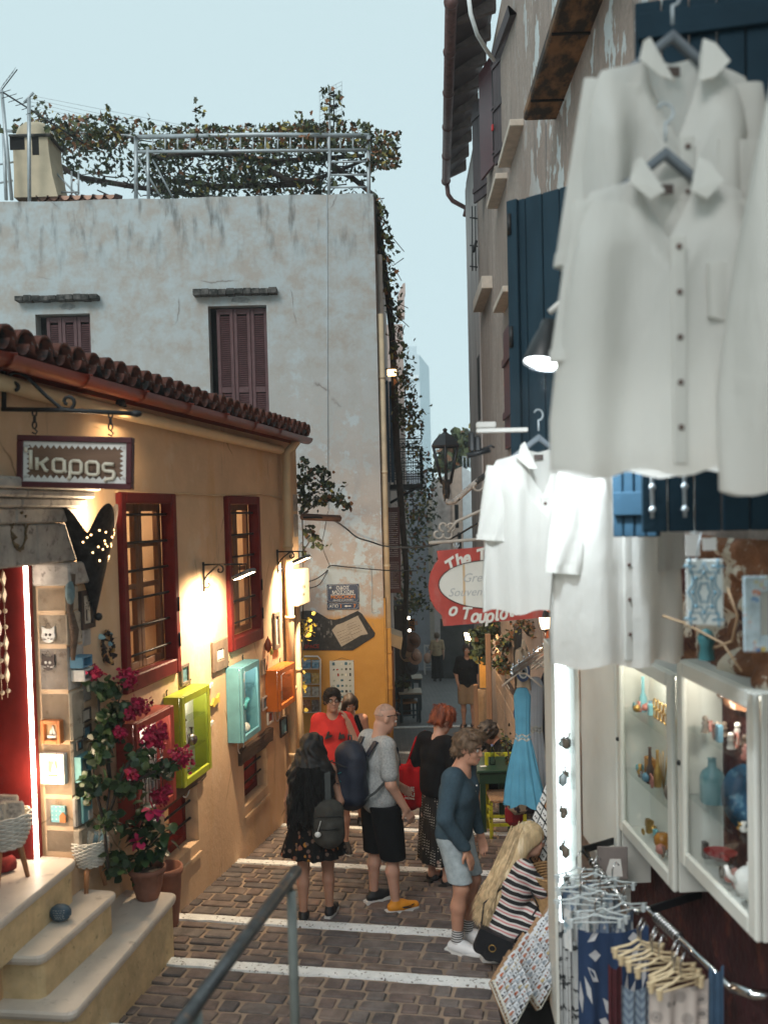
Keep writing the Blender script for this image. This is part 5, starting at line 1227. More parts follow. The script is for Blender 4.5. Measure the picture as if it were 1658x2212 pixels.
# ================================================================== RIGHT SIDE
def rw_mat():
    m,nt,b,N,L=_m('right_wall_plaster')
    n1=noise(nt,1.2,8,rough=.7,stretch=(1,1,.45)); n2=noise(nt,2.4,7,rough=.6,stretch=(1,1,.75)); n3=noise(nt,18,6,rough=.75); n4=noise(nt,7,6,stretch=(1,1,.12))
    c=mixc(nt,ramp(nt,n1.outputs[0],.32,.68),(.27,.2,.165),(.42,.34,.29))
    c=mixc(nt,ramp(nt,n3.outputs[0],.42,.7),c,(.24,.2,.17))
    c=mixc(nt,ramp(nt,n4.outputs[0],.55,.75),c,(.16,.14,.13))
    tc=N.new('ShaderNodeTexCoord'); sp=N.new('ShaderNodeSeparateXYZ'); L.new(tc.outputs['Object'],sp.inputs[0])
    zz=N.new('ShaderNodeMath'); zz.operation='MULTIPLY_ADD'; zz.inputs[1].default_value=-.35; L.new(sp.outputs[2],zz.inputs[0]); L.new(sp.outputs[1],zz.inputs[2])
    r=N.new('ShaderNodeMapRange'); L.new(zz.outputs[0],r.inputs[0]); r.inputs[1].default_value=-2.6; r.inputs[2].default_value=-4.2   # old limewash only near us
    f=N.new('ShaderNodeMath'); f.operation='MULTIPLY'; L.new(r.outputs[0],f.inputs[0]); L.new(ramp(nt,n2.outputs[0],.54,.57),f.inputs[1])
    c=mixc(nt,f.outputs[0],c,(.56,.6,.6))
    L.new(c,b.inputs['Base Color']); b.inputs['Roughness'].default_value=.92
    bp=N.new('ShaderNodeBump'); bp.inputs['Strength'].default_value=.7; bp.inputs['Distance'].default_value=.025; n5=noise(nt,14,8,rough=.75); L.new(n5.outputs[0],bp.inputs['Height']); L.new(bp.outputs[0],b.inputs['Normal'])
    return m
m_rw=rw_mat()
m_conc=M('pale_sill',(.5,.43,.36),.85,.15,8,.3,30)
m_dkbrown=M('dark_brown_boards',(.06,.042,.045),.6,.25,7,.25,40,stretch=(1,1,.2))
tall=T('tall_right_house','tall weathered beige house with dark shutters and a deep tiled eave on the right','house',RW.P(11,-4,-.5))
tall.location=RW.P(11,-4,-.5)
mb=MB(); mb.quad(RW.P(20,-6,0),RW.P(1.0,-6,0),RW.P(1.0,6.95,0),RW.P(20,6.95,0)); mb.quad(RW.P(20,-6,-5),RW.P(20,-6,0),RW.P(20,6.95,0),RW.P(20,6.95,-5)); mb.quad(RW.P(1,-6,0),RW.P(1,-6,-5),RW.P(1,6.95,-5),RW.P(1,6.95,0)); mb.quad(RW.P(20,6.95,0),RW.P(1,6.95,0),RW.P(1,6.95,-5),RW.P(20,6.95,-5)); mb.out('wall',m_rw,tall)
# pale far return strip and slit
mb=MB(); mb.box(RW,17.2,20.01,-6,6.8,-.2,.02); mb.out('grey_pilaster',M('streaked_grey',(.34,.32,.31),.9,.35,5,.3,20,stretch=(1,1,.1)),tall)
mb=MB(); a,b,c,d=RW.R(1031,767,1036,910,.021); mb.box(RW,a,b,c,d,.0,.024); mb.out('slit_window',m_dark,tall)
mb=MB(); a,b,c,d=RW.R(1041,622,1063,647,0); mb.box(RW,a,b,d-.2,d,-.05,.17,.01); mb.out('corbel',m_conc,tall)
# eave, rafters, gutter
gA=atY(968,385,20); gB=atY(980,27,13.2); gz_=(gA.z+gB.z)/2
mb=MB(); pA=Vector((gA.x,20.05,7.06)); pB=Vector((gB.x,13.1,7.06)); wA=RW.P(20.05,7.1,0); wB=RW.P(13.1,7.1,0)
up=Vector((0,0,.05)); mb.add([pA,pB,wB+Vector((0,0,.3)),wA+Vector((0,0,.3)),pA+up,pB+up,wB+Vector((0,0,.36)),wA+Vector((0,0,.36))],[(0,1,2,3),(4,7,6,5),(0,4,5,1),(1,5,6,2),(3,2,6,7),(0,3,7,4)]); mb.out('eave_boards',m_dkbrown,tall)
m_rust=M('rusty_gutter',(.12,.06,.055),.6,.4,14,.4,40)
mb=MB(); mb.tube([pA+Vector((-.05,.05,-.03)),pB+Vector((-.05,-.05,-.03))],.085,10); 
for k in range(6): q=pA.lerp(pB,k/5)+Vector((-.05,0,-.03)); mb.tube([q+Vector((0,-.03,0)),q+Vector((0,.03,0))],.1,10)
g=mb.out('gutter',m_rust,tall)
mb=MB(); q=pA+Vector((-.03,0,-.1)); mb.tube([q,q+Vector((.02,0,-.22)),q+Vector((.12,.05,-.34)),q+Vector((.4,.1,-.48)),RW.P(20.1,6.3,.03)],.05,8); mb.out('gutter_outlet',m_rust,g)
for k in range(9):
    t=(k+.3)/9; a=pA.lerp(pB,t); b=wA.lerp(wB,t); mb=MB()
    d=Vector((0,.05,0)); z0=Vector((0,0,-.14)); e=(a-b)*.08
    mb.add([b-d+z0*1.3+Vector((0,0,.25)),a-d+z0*.35-e,a-d-e,b-d+Vector((0,0,.28)),b+d+z0*1.3+Vector((0,0,.25)),a+d+z0*.35-e,a+d-e,b+d+Vector((0,0,.28))],[(0,1,2,3),(4,7,6,5),(0,4,5,1),(1,5,6,2)]); mb.out('rafter_end',M('rafter_timber',(.1,.075,.07),.85,.3,9,.5,30) if k==0 else bpy.data.materials['rafter_timber'],tall)
# upper shutters: boards + battens, facing up the street
def leaf(par,x0,x1,y0,y1,Ya,Yb,nb,mat,name='shutter_leaf',thick=.04,bat=(.1,.5,.88),lug=False,bm=None):
    p0=atY(x0,y1,Ya); p1=atY(x1,y1,Yb); zt=(atY(x0,y0,Ya).z); f=Fr(p0,Vector((p1.x-p0.x,p1.y-p0.y,0))); w=Vector((p1.x-p0.x,p1.y-p0.y)).length; H=zt-p0.z
    if f.n.y>0: f.n=-f.n
    o=None
    mb=MB(); 
    for i in range(nb):
        mb.box(f,w*i/nb+.002,w*(i+1)/nb-.003,0,H,-thick+random.uniform(-.003,.003),0+random.uniform(-.002,.002),.004)
    o=mb.out(name,mat,par)
    for q in bat:
        mb=MB(); mb.box(f,.01,w-.01,H*q-.045,H*q+.045,.001,.022,.004); mb.out('batten',bm or mat,o)
    return f,w,H,o
t=T('upper_shutter','dark brown planked shutter standing open under the eave, with a red catch','shutter',atY(1085,360,13.3)); f,w,H,o=leaf(t,1067,1104,118,358,13.5,12.9,4,m_dkbrown)
mb=MB(); mb.tube([f.P(-.01,.05,.0),f.P(-.01,H-.05,0)],.012,5)
for q in (.1,.5,.9): mb.tube([f.P(-.02,H*q,.02),f.P(.06,H*q,.03)],.012,4)
mb.out('espagnolette',m_black,t)
mb=MB(); mb.box(f,.02,.07,H*.3,H*.36,.02,.05,.01); mb.out('red_catch',M('red_catch',(.4,.02,.02),.4),t)
t=T('upper_shutter','smooth maroon shutter board standing edge on left of the planked one','shutter',atY(1050,390,14.6)); leaf(t,1037,1067,161,390,14.9,14.2,1,m_maroon,bat=())
t=T('upper_shutter','farthest dark planked shutter hanging lowest beside the gutter outlet','shutter',atY(1040,440,15.6)); leaf(t,1022,1070,228,440,16,15.2,4,m_dkbrown,bat=(.12,.85))
t=T('upper_shutter','nearest almost black shutter rising out of the top of the picture','shutter',atY(1117,268,11.9)); leaf(t,1103,1131,-150,266,12.2,11.6,2,m_dark,bat=())  # shade is put into this leaf's near-black colour
t=T('window_hood_board','tilted grey board forming a hood over the planked shutter','hood',atY(1075,110,13.4)); mb=MB(); a,b,c,d=atY(1059,118,13.6),atY(1096,12,11.4),atY(1099,12,11.4),atY(1066,120,13.3); mb.add([a,b,c,d,a+Vector((.02,0,-.12)),b+Vector((.02,0,-.12)),c+Vector((.1,0,-.1)),d+Vector((.1,0,-.1))],[(0,1,2,3),(0,4,5,1),(4,7,6,5),(3,2,6,7),(0,3,7,4)]); mb.out('board',m_dkbrown,t)
for (x0,y0,x1,y1) in ((1097,354,1131,280),(1070,444,1096,390),(1084,668,1112,600)):
    ua,ub=RW.U(x0+4,y0),RW.U(x1-1,y1); z=RW.V(x0+4,y0); mb=MB(); mb.box(RW,min(ua,ub),max(ua,ub),z-.05,z+.03,-.05,.16,.008); mb.out('window_sill',m_conc,tall)
for (x0,x1,y0,y1) in ((1087,1108,697,967),(1121,1134,747,940)):
    a,b,c,d=RW.R(x0,y0,x1,y1,.05); 
    mb=MB(); mb.box(RW,a,b,c,d,-.06,.012); w_=mb.out('window_opening',m_dark,tall)
    n_=3
    for k in range(n_):
        mb=MB(); mb.box(RW,a+(b-a)*k/n_+.004,a+(b-a)*(k+1)/n_-.004,c,d,.014,.045,.004); mb.out('shutter_board',m_maroon,w_)
    for q in (.25,.7): mb=MB(); mb.box(RW,a,b,c+(d-c)*q,c+(d-c)*q+.1,.045,.075,.004); mb.out('batten',m_maroon,w_)
mb=MB(); mb.tube([atY(1010,-20,12),atY(1016,30,12),atY(1030,75,12),atY(1050,108,12.4),atY(1066,130,12.9)],.028,8); solo(mb,'white_hose',M('hose_white',(.62,.65,.65),.5),'curved white hose hanging from the top past the eave','hose')
mb=MB()
for dx in (0,7): mb.tube([atY(1019+dx,445,17),atY(1020+dx,585,17)],.012,4)
for y in (470,530,575): mb.tube([atY(1014,y,17),atY(1031,y+2,17)],.014,4)
mb.tube([atY(1028,520,17),atY(1021,545,17)],.03,5); solo(mb,'cable_bracket',m_black,'thin black cable bracket on the tall house corner below the shutters','cable bracket')
# ledge of the near house, seen from below
m_stain=M('stained_timber',(.2,.11,.055),.9,.3,3,.5,20,layers=[((.03,.025,.022),4.5,.42,.55,(1,.5,1))])
mb=MB(); mb.box(RW,4.2,8.8,3.62,3.72,-.2,.3,.015); lg=T('projecting_ledge','stained brown ledge jutting from the wall above the hanging shirts','ledge',RW.P(6.5,3.6,.1)); mb.out('slab',m_stain,lg)
for k in range(4):
    mb=MB(); u=4.9+k*1.15; mb.box(RW,u,u+.02,3.605,3.622,-.0,.295); mb.out('board_joint',m_dark,lg)
# ---- blue shutters
m_navy=M('navy_shutter_paint',(.018,.041,.06),.7,.2,6,.2,40,stretch=(1,1,.25),spec=.15)
t=T('blue_shutter','tall dusty blue planked shutter standing open behind the black cone lamp','shutter',atY(1200,1160,5.4)); f,w,H,o=leaf(t,1112,1335,437,1163,5.55,5.1,6,m_navy,bat=())
mb=MB(); mb.box(f,.0,.07,0,H,.001,.03,.004); mb.out('edge_stile',m_navy,o)
for q in (.93,.6,.1): mb=MB(); mb.tube([f.P(.02,H*q-.06,.03),f.P(.02,H*q+.06,.03)],.016,6); mb.out('hinge',m_black,o)
t=T('blue_shutter','narrow lit blue shutter leaf with a cross rail, seen between the white shirts','shutter',atY(1365,1160,4.5)); f,w,H,o=leaf(t,1322,1420,440,1160,3.55,3.45,4,M('lit_navy_paint',(.025,.065,.105),.6,.2,6,.15,40,spec=.15),bat=(.1,))  # brighter copy of the navy paint, lamp light put into its colour
t=T('blue_shutter','dark navy shutter nearest the camera, behind the large shirts, with iron bolts','shutter',atY(1520,1150,3.3)); f,w,H,o=leaf(t,1385,1680,6,1150,3.3,3.2,5,M('shaded_navy_paint',(.010,.027,.042),.7,.2,6,.2,40,spec=.1),bat=(.95,))  # darker copy of the navy paint, shade of the unlit side put in
for x in (.05,.2):
    mb=MB(); mb.tube([f.P(x*w*1.6,.05,.02),f.P(x*w*1.6,.55,.02)],.007,5)
    for q in (.08,.16,.3): mb.ball(f.P(x*w*1.6,q,.03),.013,8)
    mb.out('bolt',m_grey_metal,o)
# ---- rock wall and tiles behind the cases
m_rock=M('painted_rock',(.2,.085,.04),.8,.5,3.2,.9,12,bd=.04,layers=[((.06,.02,.018),3.6,.5,.6),((.6,.54,.44),4.2,.535,.565)])
mb=MB(); N1,N2=90,30; vs=[]
for i in range(N1+1):
    for j in range(N2+1):
        u=2.2+4.0*i/N1; v=-.15-.75*j/N2; vs.append(RW.P(u,v,.03+.16*abs(mn.noise(Vector((u*2.6,v*3.4,1))))+.09*abs(mn.noise(Vector((u*7,v*8,4))))))
mb.add(vs,[(i*(N2+1)+j,i*(N2+1)+j+1,(i+1)*(N2+1)+j+1,(i+1)*(N2+1)+j) for i in range(N1) for j in range(N2)],True); mb.out('rock_facing',m_rock,tall)
m_mwall=M('maroon_rough_wall',(.05,.012,.014),.9,.5,6,.8,18,layers=[((.12,.03,.02),8,.58,.7)],bd=.03)
mb=MB(); mb.box(RW,1.2,6.2,-4,-.9,0,.03); mb.out('maroon_dado',m_mwall,tall)
def plate(x0,y0,x1,y1,Y,label,m1,m2,cat,motif):
    p0=atY(x0,y1,Y); p1=atY(x1,y1+4,Y-.06); f=Fr(p0,p1-p0); f.u=Vector((f.u.x,f.u.y,0)).normalized(); f.n=Vector((f.u.y,-f.u.x,0)); w=(p1-p0).length; H=atY(x0,y0,Y).z-p0.z
    t=T('painted_tile',label,cat,f.P(w/2,0,0)); mb=MB(); mb.box(f,0,w,0,H,-.012,0,.004); mb.out('tile',m1,t); mb=MB(); motif(mb,f,w,H); mb.out('pattern',m2,t); return t,f,w,H
def star(mb,f,w,H):
    for s,k in ((.9,8),(.62,8),(.36,6)):
        pts=[]
        for i in range(2*k):
            a=PI*i/k; r=(1 if i%2==0 else .72)*s*.5; pts.append(f.P(w/2+r*w*math.cos(a),H/2+r*H*math.sin(a),.002))
        mb.tube(pts,.0035,4,closed=True)
    for i in range(8):
        a=2*PI*i/8; mb.ball(f.P(w/2+.3*w*math.cos(a),H/2+.3*H*math.sin(a),.002),.008,6)
    for cx in (.12,.88):
        for cy in (.1,.9):
            for k in range(4): mb.tube([f.P(w*cx,H*cy,.002),f.P(w*cx+.02*math.cos(k*1.6),H*cy+.025*math.sin(k*1.6),.002)],.004,4)
t,f,w,H=plate(1481,1208,1561,1350,3.1,'white ceramic tile with a pale blue star pattern hanging on the rock wall',M('tile_white',(.68,.7,.68),.25,.05),M('tile_blue',(.2,.36,.46),.3),'tile',star)
mb=MB(); mb.tube([f.P(w*.3,H,.0),f.P(w*.4,H+.09,-.02)],.003,4); mb.out('hanging_wire',m_grey_metal,t)
# mirror with painted frame at the very right
p0=atY(1606,1408,2.9); f=Fr(p0,(1,-.08,0)); t=T('painted_mirror','small mirror with a bright painted floral frame at the right edge','mirror',p0); H=atY(1606,1245,2.9).z-p0.z
mb=MB(); 
for a,b,c,d in ((0,.05,0,H),(.25,.3,0,H),(.05,.25,0,.05),(.05,.25,H-.05,H)): mb.box(f,a,b,c,d,-.01,.008,.003)
mb.out('frame',M('floral_paint',(.4,.5,.55),.4,.3,30,.1,layers=[((.5,.15,.05),30,.58,.62),((.5,.4,.1),26,.6,.64),((.08,.2,.4),34,.6,.63)]),t)
mb=MB(); mb.box(f,.05,.25,.05,H-.05,-.01,.0); mb.out('mirror_glass',M('mirror',(.5,.53,.5),.15,0,bump=0,metal=.6),t)
mb=MB(); mb.tube([atY(1430,1330,3.6),atY(1475,1345,3.55),atY(1560,1390,3.4),atY(1600,1450,3.3)],.0045,5); mb.tube([atY(1570,1270,3.2),atY(1592,1330,3.15),atY(1580,1385,3.2),atY(1540,1400,3.3)],.004,5); solo(mb,'loose_cables',M('tan_cable',(.36,.24,.14),.6),'loose tan cables looping over the rock wall behind the tile','cables')
# small prints and a little figurine by the rock
mb=MB(); f=Fr(atY(1480,1190,3.4),(1,-.05,0)); mb.box(f,0,.05,-.02,.06,0,.004); mb.box(f,.06,.11,.0,.045,0,.004); solo(mb,'small_cards',m_white,'small white price cards stuck below the dark shutter','cards')
mb=MB(); c=atY(1525,1425,3.5); mb.lathe(c,[(.03,0),(.025,.05),(.035,.08),(.02,.11),(.001,.12)],10); solo(mb,'teal_figurine',M('teal_clay',(.03,.12,.13),.5,.3),'dark teal owl shaped figurine on top of the white case','figurine')
# ---- white show cases
m_case=M('white_case_paint',(.66,.67,.62),.5,.06,4,.05,30); m_caseg=MGlass('case_glass',refl=.1)
def rcase(xl,xr,yt,yb,label,dep=.2,cold=1,power=5,open_=True,xt=None,closed=False):
    u0,u1=sorted((CB.U(xl,(yt+yb)/2),CB.U(xr,(yt+yb)/2))); v1=CB.V(xl,yt); v0=CB.V(xl,yb)
    t=T('white_show_case',label,'show case',CB.P((u0+u1)/2,v0,-dep/2),'white show cases on the right wall'); w=.016
    mb=MB()
    for a,b,c,d in ((u0,u0+w,v0,v1),(u1-w,u1,v0,v1),(u0+w,u1-w,v0,v0+w),(u0+w,u1-w,v1-w,v1)): mb.box(CB,a,b,c,d,-dep,-.03,.003)
    mb.out('cabinet_body',m_case,t)
    mb=MB(); mb.box(CB,u0+w,u1-w,v0+w,v1-w,-dep,-dep+.01); mb.out('back_panel',m_case,t)
    f=.075
    if closed:
        mb=MB(); mb.box(CB,u0,u1,v0,v1,-.027,0,.008); mb.out('door_panel',m_case,t); return u0,u1,v0,v1,t
    mb=MB()
    for a,b,c,d in ((u0,u0+f,v0,v1),(u1-f,u1,v0,v1),(u0+f,u1-f,v0,v0+f),(u0+f,u1-f,v1-f,v1)): mb.box(CB,a,b,c,d,-.027,0,.008)
    mb.out('door_frame',m_case,t)
    mb=MB(); mb.ball(CB.P(u1-f*.4,(v0+v1)/2,.003),.013,8); mb.out('lock',m_black,t)
    mb=MB(); mb.quad(CB.P(u0+f,v0+f,-.015),CB.P(u1-f,v0+f,-.015),CB.P(u1-f,v1-f,-.015),CB.P(u0+f,v1-f,-.015)); mb.out('pane',m_caseg,t)
    for k in (1,2):
        z=v0+(v1-v0)*k/3; mb=MB(); mb.box(CB,u0+w,u1-w,z,z+.007,-dep+.012,-.035); mb.out('shelf',m_caseg,t)
    mb=MB(); mb.box(CB,u0+w+.02,u1-w-.02,v1-w-.02,v1-w-.004,-.06,-.035); mb.out('led_strip',ME('rcase_led%d'%int(xl),(1,.93,.8),9),t)
    lamp('case_light',CB.P((u0+u1)/2,v1-.1,-.06),power,(1,.93,.8),t,.03)
    return u0,u1,v0,v1,t
k2=rcase(1462,1628,1425,1859,'nearest white show case holding a blue bottle, plate and teapot',.22,power=3.6)
k1=rcase(1331,1449,1398,1786,'middle white show case with amber jars and gilt trinkets',.2,power=3.6)
k0=rcase(1254,1328,1300,1800,'closed plain white cabinet between the lit glass tower and the middle case',.2,closed=True)
def rin(k,f,z,n=-.1): return CB.P(k[0]+(k[1]-k[0])*f,k[2]+(k[3]-k[2])*z,n)
mb=MB(); c=rin(k2,.8,1/3+.012); mb.lathe(c,[(.05,0),(.055,.015),(.055,.12),(.045,.145),(.02,.165),(.018,.2),(.022,.205),(.001,.207)],20); solo(mb,'blue_bottle',M('duck_egg_glaze',(.07,.18,.21),.3,.1),'pale blue stoneware bottle on the middle shelf of the nearest case','bottle')
mb=MB(); c=rin(k2,.36,1/3+.15,-.13); mb.lathe(c,[(.001,0),(.06,.004),(.135,.03),(.14,.034),(.06,.012),(.001,.008)],28,axis=(-.85,-.5,.15)); solo(mb,'blue_plate',M('blue_glaze_plate',(.03,.09,.16),.2,.5,9,.05,layers=[((.25,.45,.55),8,.5,.62)]),'round glazed dark blue and turquoise plate standing beside the bottle','plate')
mb=MB(); c=rin(k2,.7,.075); mb.lathe(c+Vector((0,0,.03)),[(.001,-.01),(.03,0),(.075,.035)],16); mb.ball(c+Vector((0,-.05,.06)),.03,8,(.6,1.6,.5)); solo(mb,'red_bowl',M('red_lacquer_bowl',(.2,.015,.015),.25),'dark red boat shaped bowl on the bottom of the nearest case','bowl')
tp=T('painted_teapot','white teapot painted with a red heart on the bottom of the nearest case','teapot',rin(k2,.33,.07)); c=rin(k2,.33,.07)
mb=MB(); mb.lathe(c,[(.045,0),(.065,.04),(.06,.09),(.035,.115),(.012,.125),(.014,.14),(.001,.145)],16); mb.tube([c+Vector((-.05,0,.06)),c+Vector((-.09,0,.09)),c+Vector((-.1,0,.13))],[.016,.012,.009],6); mb.tube([c+Vector((.055,0,.1)),c+Vector((.1,0,.09)),c+Vector((.1,0,.04)),c+Vector((.06,0,.03))],.008,5); mb.out('body',m_white,tp)
mb=MB(); hfr=Fr(c+Vector((0,-.066,.07)),(1,0,0)); mb.prism(hfr,[(0,-.02),(.02,.005),(.012,.018),(0,.01),(-.012,.018),(-.02,.005)],-.004,.003); mb.out('heart',M('heart_red',(.5,.03,.02),.4),tp)
random.seed(5)
for k in range(9):
    f=.12+.085*k; mb=MB(); c=rin(k2,f,2/3+.012,-.07-.06*(k%2)); h=random.uniform(.06,.1); mb.lathe(c,[(.02,0),(.012,h*.5),(.018,h*.55),(.01,h*.75)],8); mb.ball(c+Vector((0,0,h*.85)),.015,8); solo(mb,'small_doll',random.choice([m_white,m_olive,M('doll_tan',(.4,.22,.1),.5,.3,20),m_whf]),'small dressed doll, %s from the far end of the top shelf row'%('first','second','third','fourth','fifth','sixth','seventh','eighth','ninth')[8-k],'figurine','doll figurines on the top shelf')
m_amber=M('amber_glass',(.36,.15,.02),.2,.3,12); m_gilt=M('gilt',(.45,.28,.08),.3,.3,20,.1,metal=.7)
for f,z,n,shape,m_,lab,nm in ((.75,1/3+.01,-.12,'box',m_amber,'amber wooden box on the lower shelf of the middle case','box'),(.62,1/3+.01,-.08,'bottle',m_dkframe,'tall thin dark bottle beside the amber box','bottle'),(.55,1/3+.01,-.1,'bottle',m_gilt,'tall gilt bottle beside the thin dark one','bottle'),(.45,.06,-.09,'jar',m_amber,'round amber jar on the floor of the middle case','jar'),(.25,.06,-.1,'jar',m_silver,'dark silver pot on the floor of the middle case','pot'),(.2,2/3+.01,-.1,'jar',m_gilt,'gilt pot on the top shelf of the middle case','pot'),(.8,2/3+.01,-.1,'bottle',m_teal,'small teal bottle on the top shelf of the middle case','bottle'),(.3,1/3+.01,-.1,'jar',m_olive,'round brown wooden dish on the lower shelf of the middle case','dish')):
    c=rin(k1,f,z,n); mb=MB()
    if shape=='box': mb.box(Fr(c,CB.u),-.05,.05,0,.11,-.02,.02,.005)
    elif shape=='bottle': mb.lathe(c,[(.02,0),(.022,.08),(.01,.11),(.008,.19),(.011,.2),(.001,.2)],10)
    else: mb.lathe(c,[(.03,0),(.045,.03),(.045,.06),(.03,.08),(.001,.082)],12)
    solo(mb,nm if nm!='bottle' else 'bottle',m_,lab,nm)
mb=MB()
for k in range(5):
    a=rin(k1,.45,1/3+.02+.0,-.1); mb.tube([a,a+Vector((.03*math.cos(k*1.3),.03*math.sin(k*1.3),.2))],.003,4)
mb.tube([rin(k1,.25,.58,-.08)+Vector((0,.07*math.cos(q),.09*math.sin(q))) for q in [2*PI*i/16 for i in range(16)]],.004,4,closed=True); solo(mb,'wire_ornament',m_gilt,'gilt wire hoop ornament on the lower shelf of the middle case','ornament')
mb=MB()
for k in range(6):
    a=rin(k1,.35+.06*k,.70,-.12); mb.tube([a+Vector((0,0,.03*math.sin(q))) +CB.u*.022*math.cos(q) for q in [2*PI*i/12 for i in range(12)]],.004,4,closed=True); mb.tube([a+Vector((0,0,.05+.03*math.sin(q))) +CB.u*.022*math.cos(q) for q in [2*PI*i/12 for i in range(12)]],.004,4,closed=True)
solo(mb,'gold_letter_charms',m_gilt,'pale gold ring shaped charms hanging at the top of the middle case','charms')
random.seed(33)
tk=[m_gilt,m_silver,m_whf,m_teal,m_olive,M('glass_blue_trinket',(.1,.22,.3),.2),M('rose_trinket',(.4,.16,.13),.4)]
for kk,nm in ((k1,'middle'),(k2,'nearest')):
    for q in range(30):
        sh_=q%3; f=random.uniform(.12,.9); n=random.uniform(-.16,-.05); c=rin(kk,f,(.055,1/3+.012,2/3+.012)[sh_],n); mb=MB(); h=random.uniform(.03,.08); typ=random.randrange(4)
        if typ==0: mb.lathe(c,[(.014,0),(.02,h*.3),(.008,h*.6),(.013,h),(.001,h)],8)
        elif typ==1: mb.ball(c+Vector((0,0,h*.4)),h*.4,7)
        elif typ==2: mb.box(Fr(c,CB.u),-.018,.018,0,h,-.012,.012,.003)
        else: mb.tube([c+Vector((0,.02*math.cos(a),h*.5+h*.5*math.sin(a))) for a in [2*PI*i/9 for i in range(9)]],.005,4,closed=True)
        ci=random.randrange(7); solo(mb,'shelf_trinket',tk[ci],'small %s %s trinket on the %s of the %s white case'%(('gilt','silver','white','teal','brown','blue glass','rose')[ci],('vase shaped','round','block shaped','ring shaped')[typ],('floor','lower shelf','top shelf')[sh_],nm),'trinket','small trinkets in the white cases')
# lit glass tower
tw_=T('lit_glass_tower','tall narrow glass show case glowing white, full of small silver trinkets','show case',atY(1228,2150,5.0)); f=Fr(atY(1206,2230,5.0),(1,-.05,0)); Wt=atY(1250,1700,5.0).x-f.o.x; H=atY(1206,1395,5.0).z-f.o.z
mb=MB(); mb.box(f,-.01,.012,0,H,-.3,.012,.003); mb.box(f,Wt-.02,Wt+.004,0,H,-.3,.012,.003); mb.box(f,0,Wt,H-.03,H,-.3,.01,.003); mb.box(f,0,Wt,0,.4,-.3,.01,.003); mb.out('frame',m_case,tw_)
mb=MB(); mb.box(f,.012,Wt-.02,.4,H-.03,-.29,-.28); mb.out('light_panel',ME('tower_light_panel',(.85,.96,1),3),tw_)
mb=MB(); mb.quad(f.P(.012,.4,0),f.P(Wt-.02,.4,0),f.P(Wt-.02,H-.03,0),f.P(.012,H-.03,0)); mb.out('pane',m_caseg,tw_)
for k in range(6):
    mb=MB(); z=.55+k*.2; mb.box(f,.012,Wt-.02,z,z+.006,-.27,-.02); mb.out('shelf',m_caseg,tw_)
for k in range(26):
    mb=MB(); z=.56+.2*(k%6); x=random.uniform(.05,Wt-.04); c=f.P(x,z,-.04-.15*random.random()); mb.ball(c+Vector((0,0,.025)),random.uniform(.012,.028),6,(1,1,random.uniform(.6,1.6))); mb.tube([c+Vector((0,0,.03)),c+Vector((random.uniform(-.02,.02),0,.08))],.004,4); solo(mb,'silver_trinket',random.choice([m_silver,m_grey_metal,m_olive]),'tiny silver trinket on the %s shelf of the glowing glass tower'%('lowest','second lowest','third lowest','third highest','second highest','highest')[k%6],'trinket','trinkets in the glass tower')
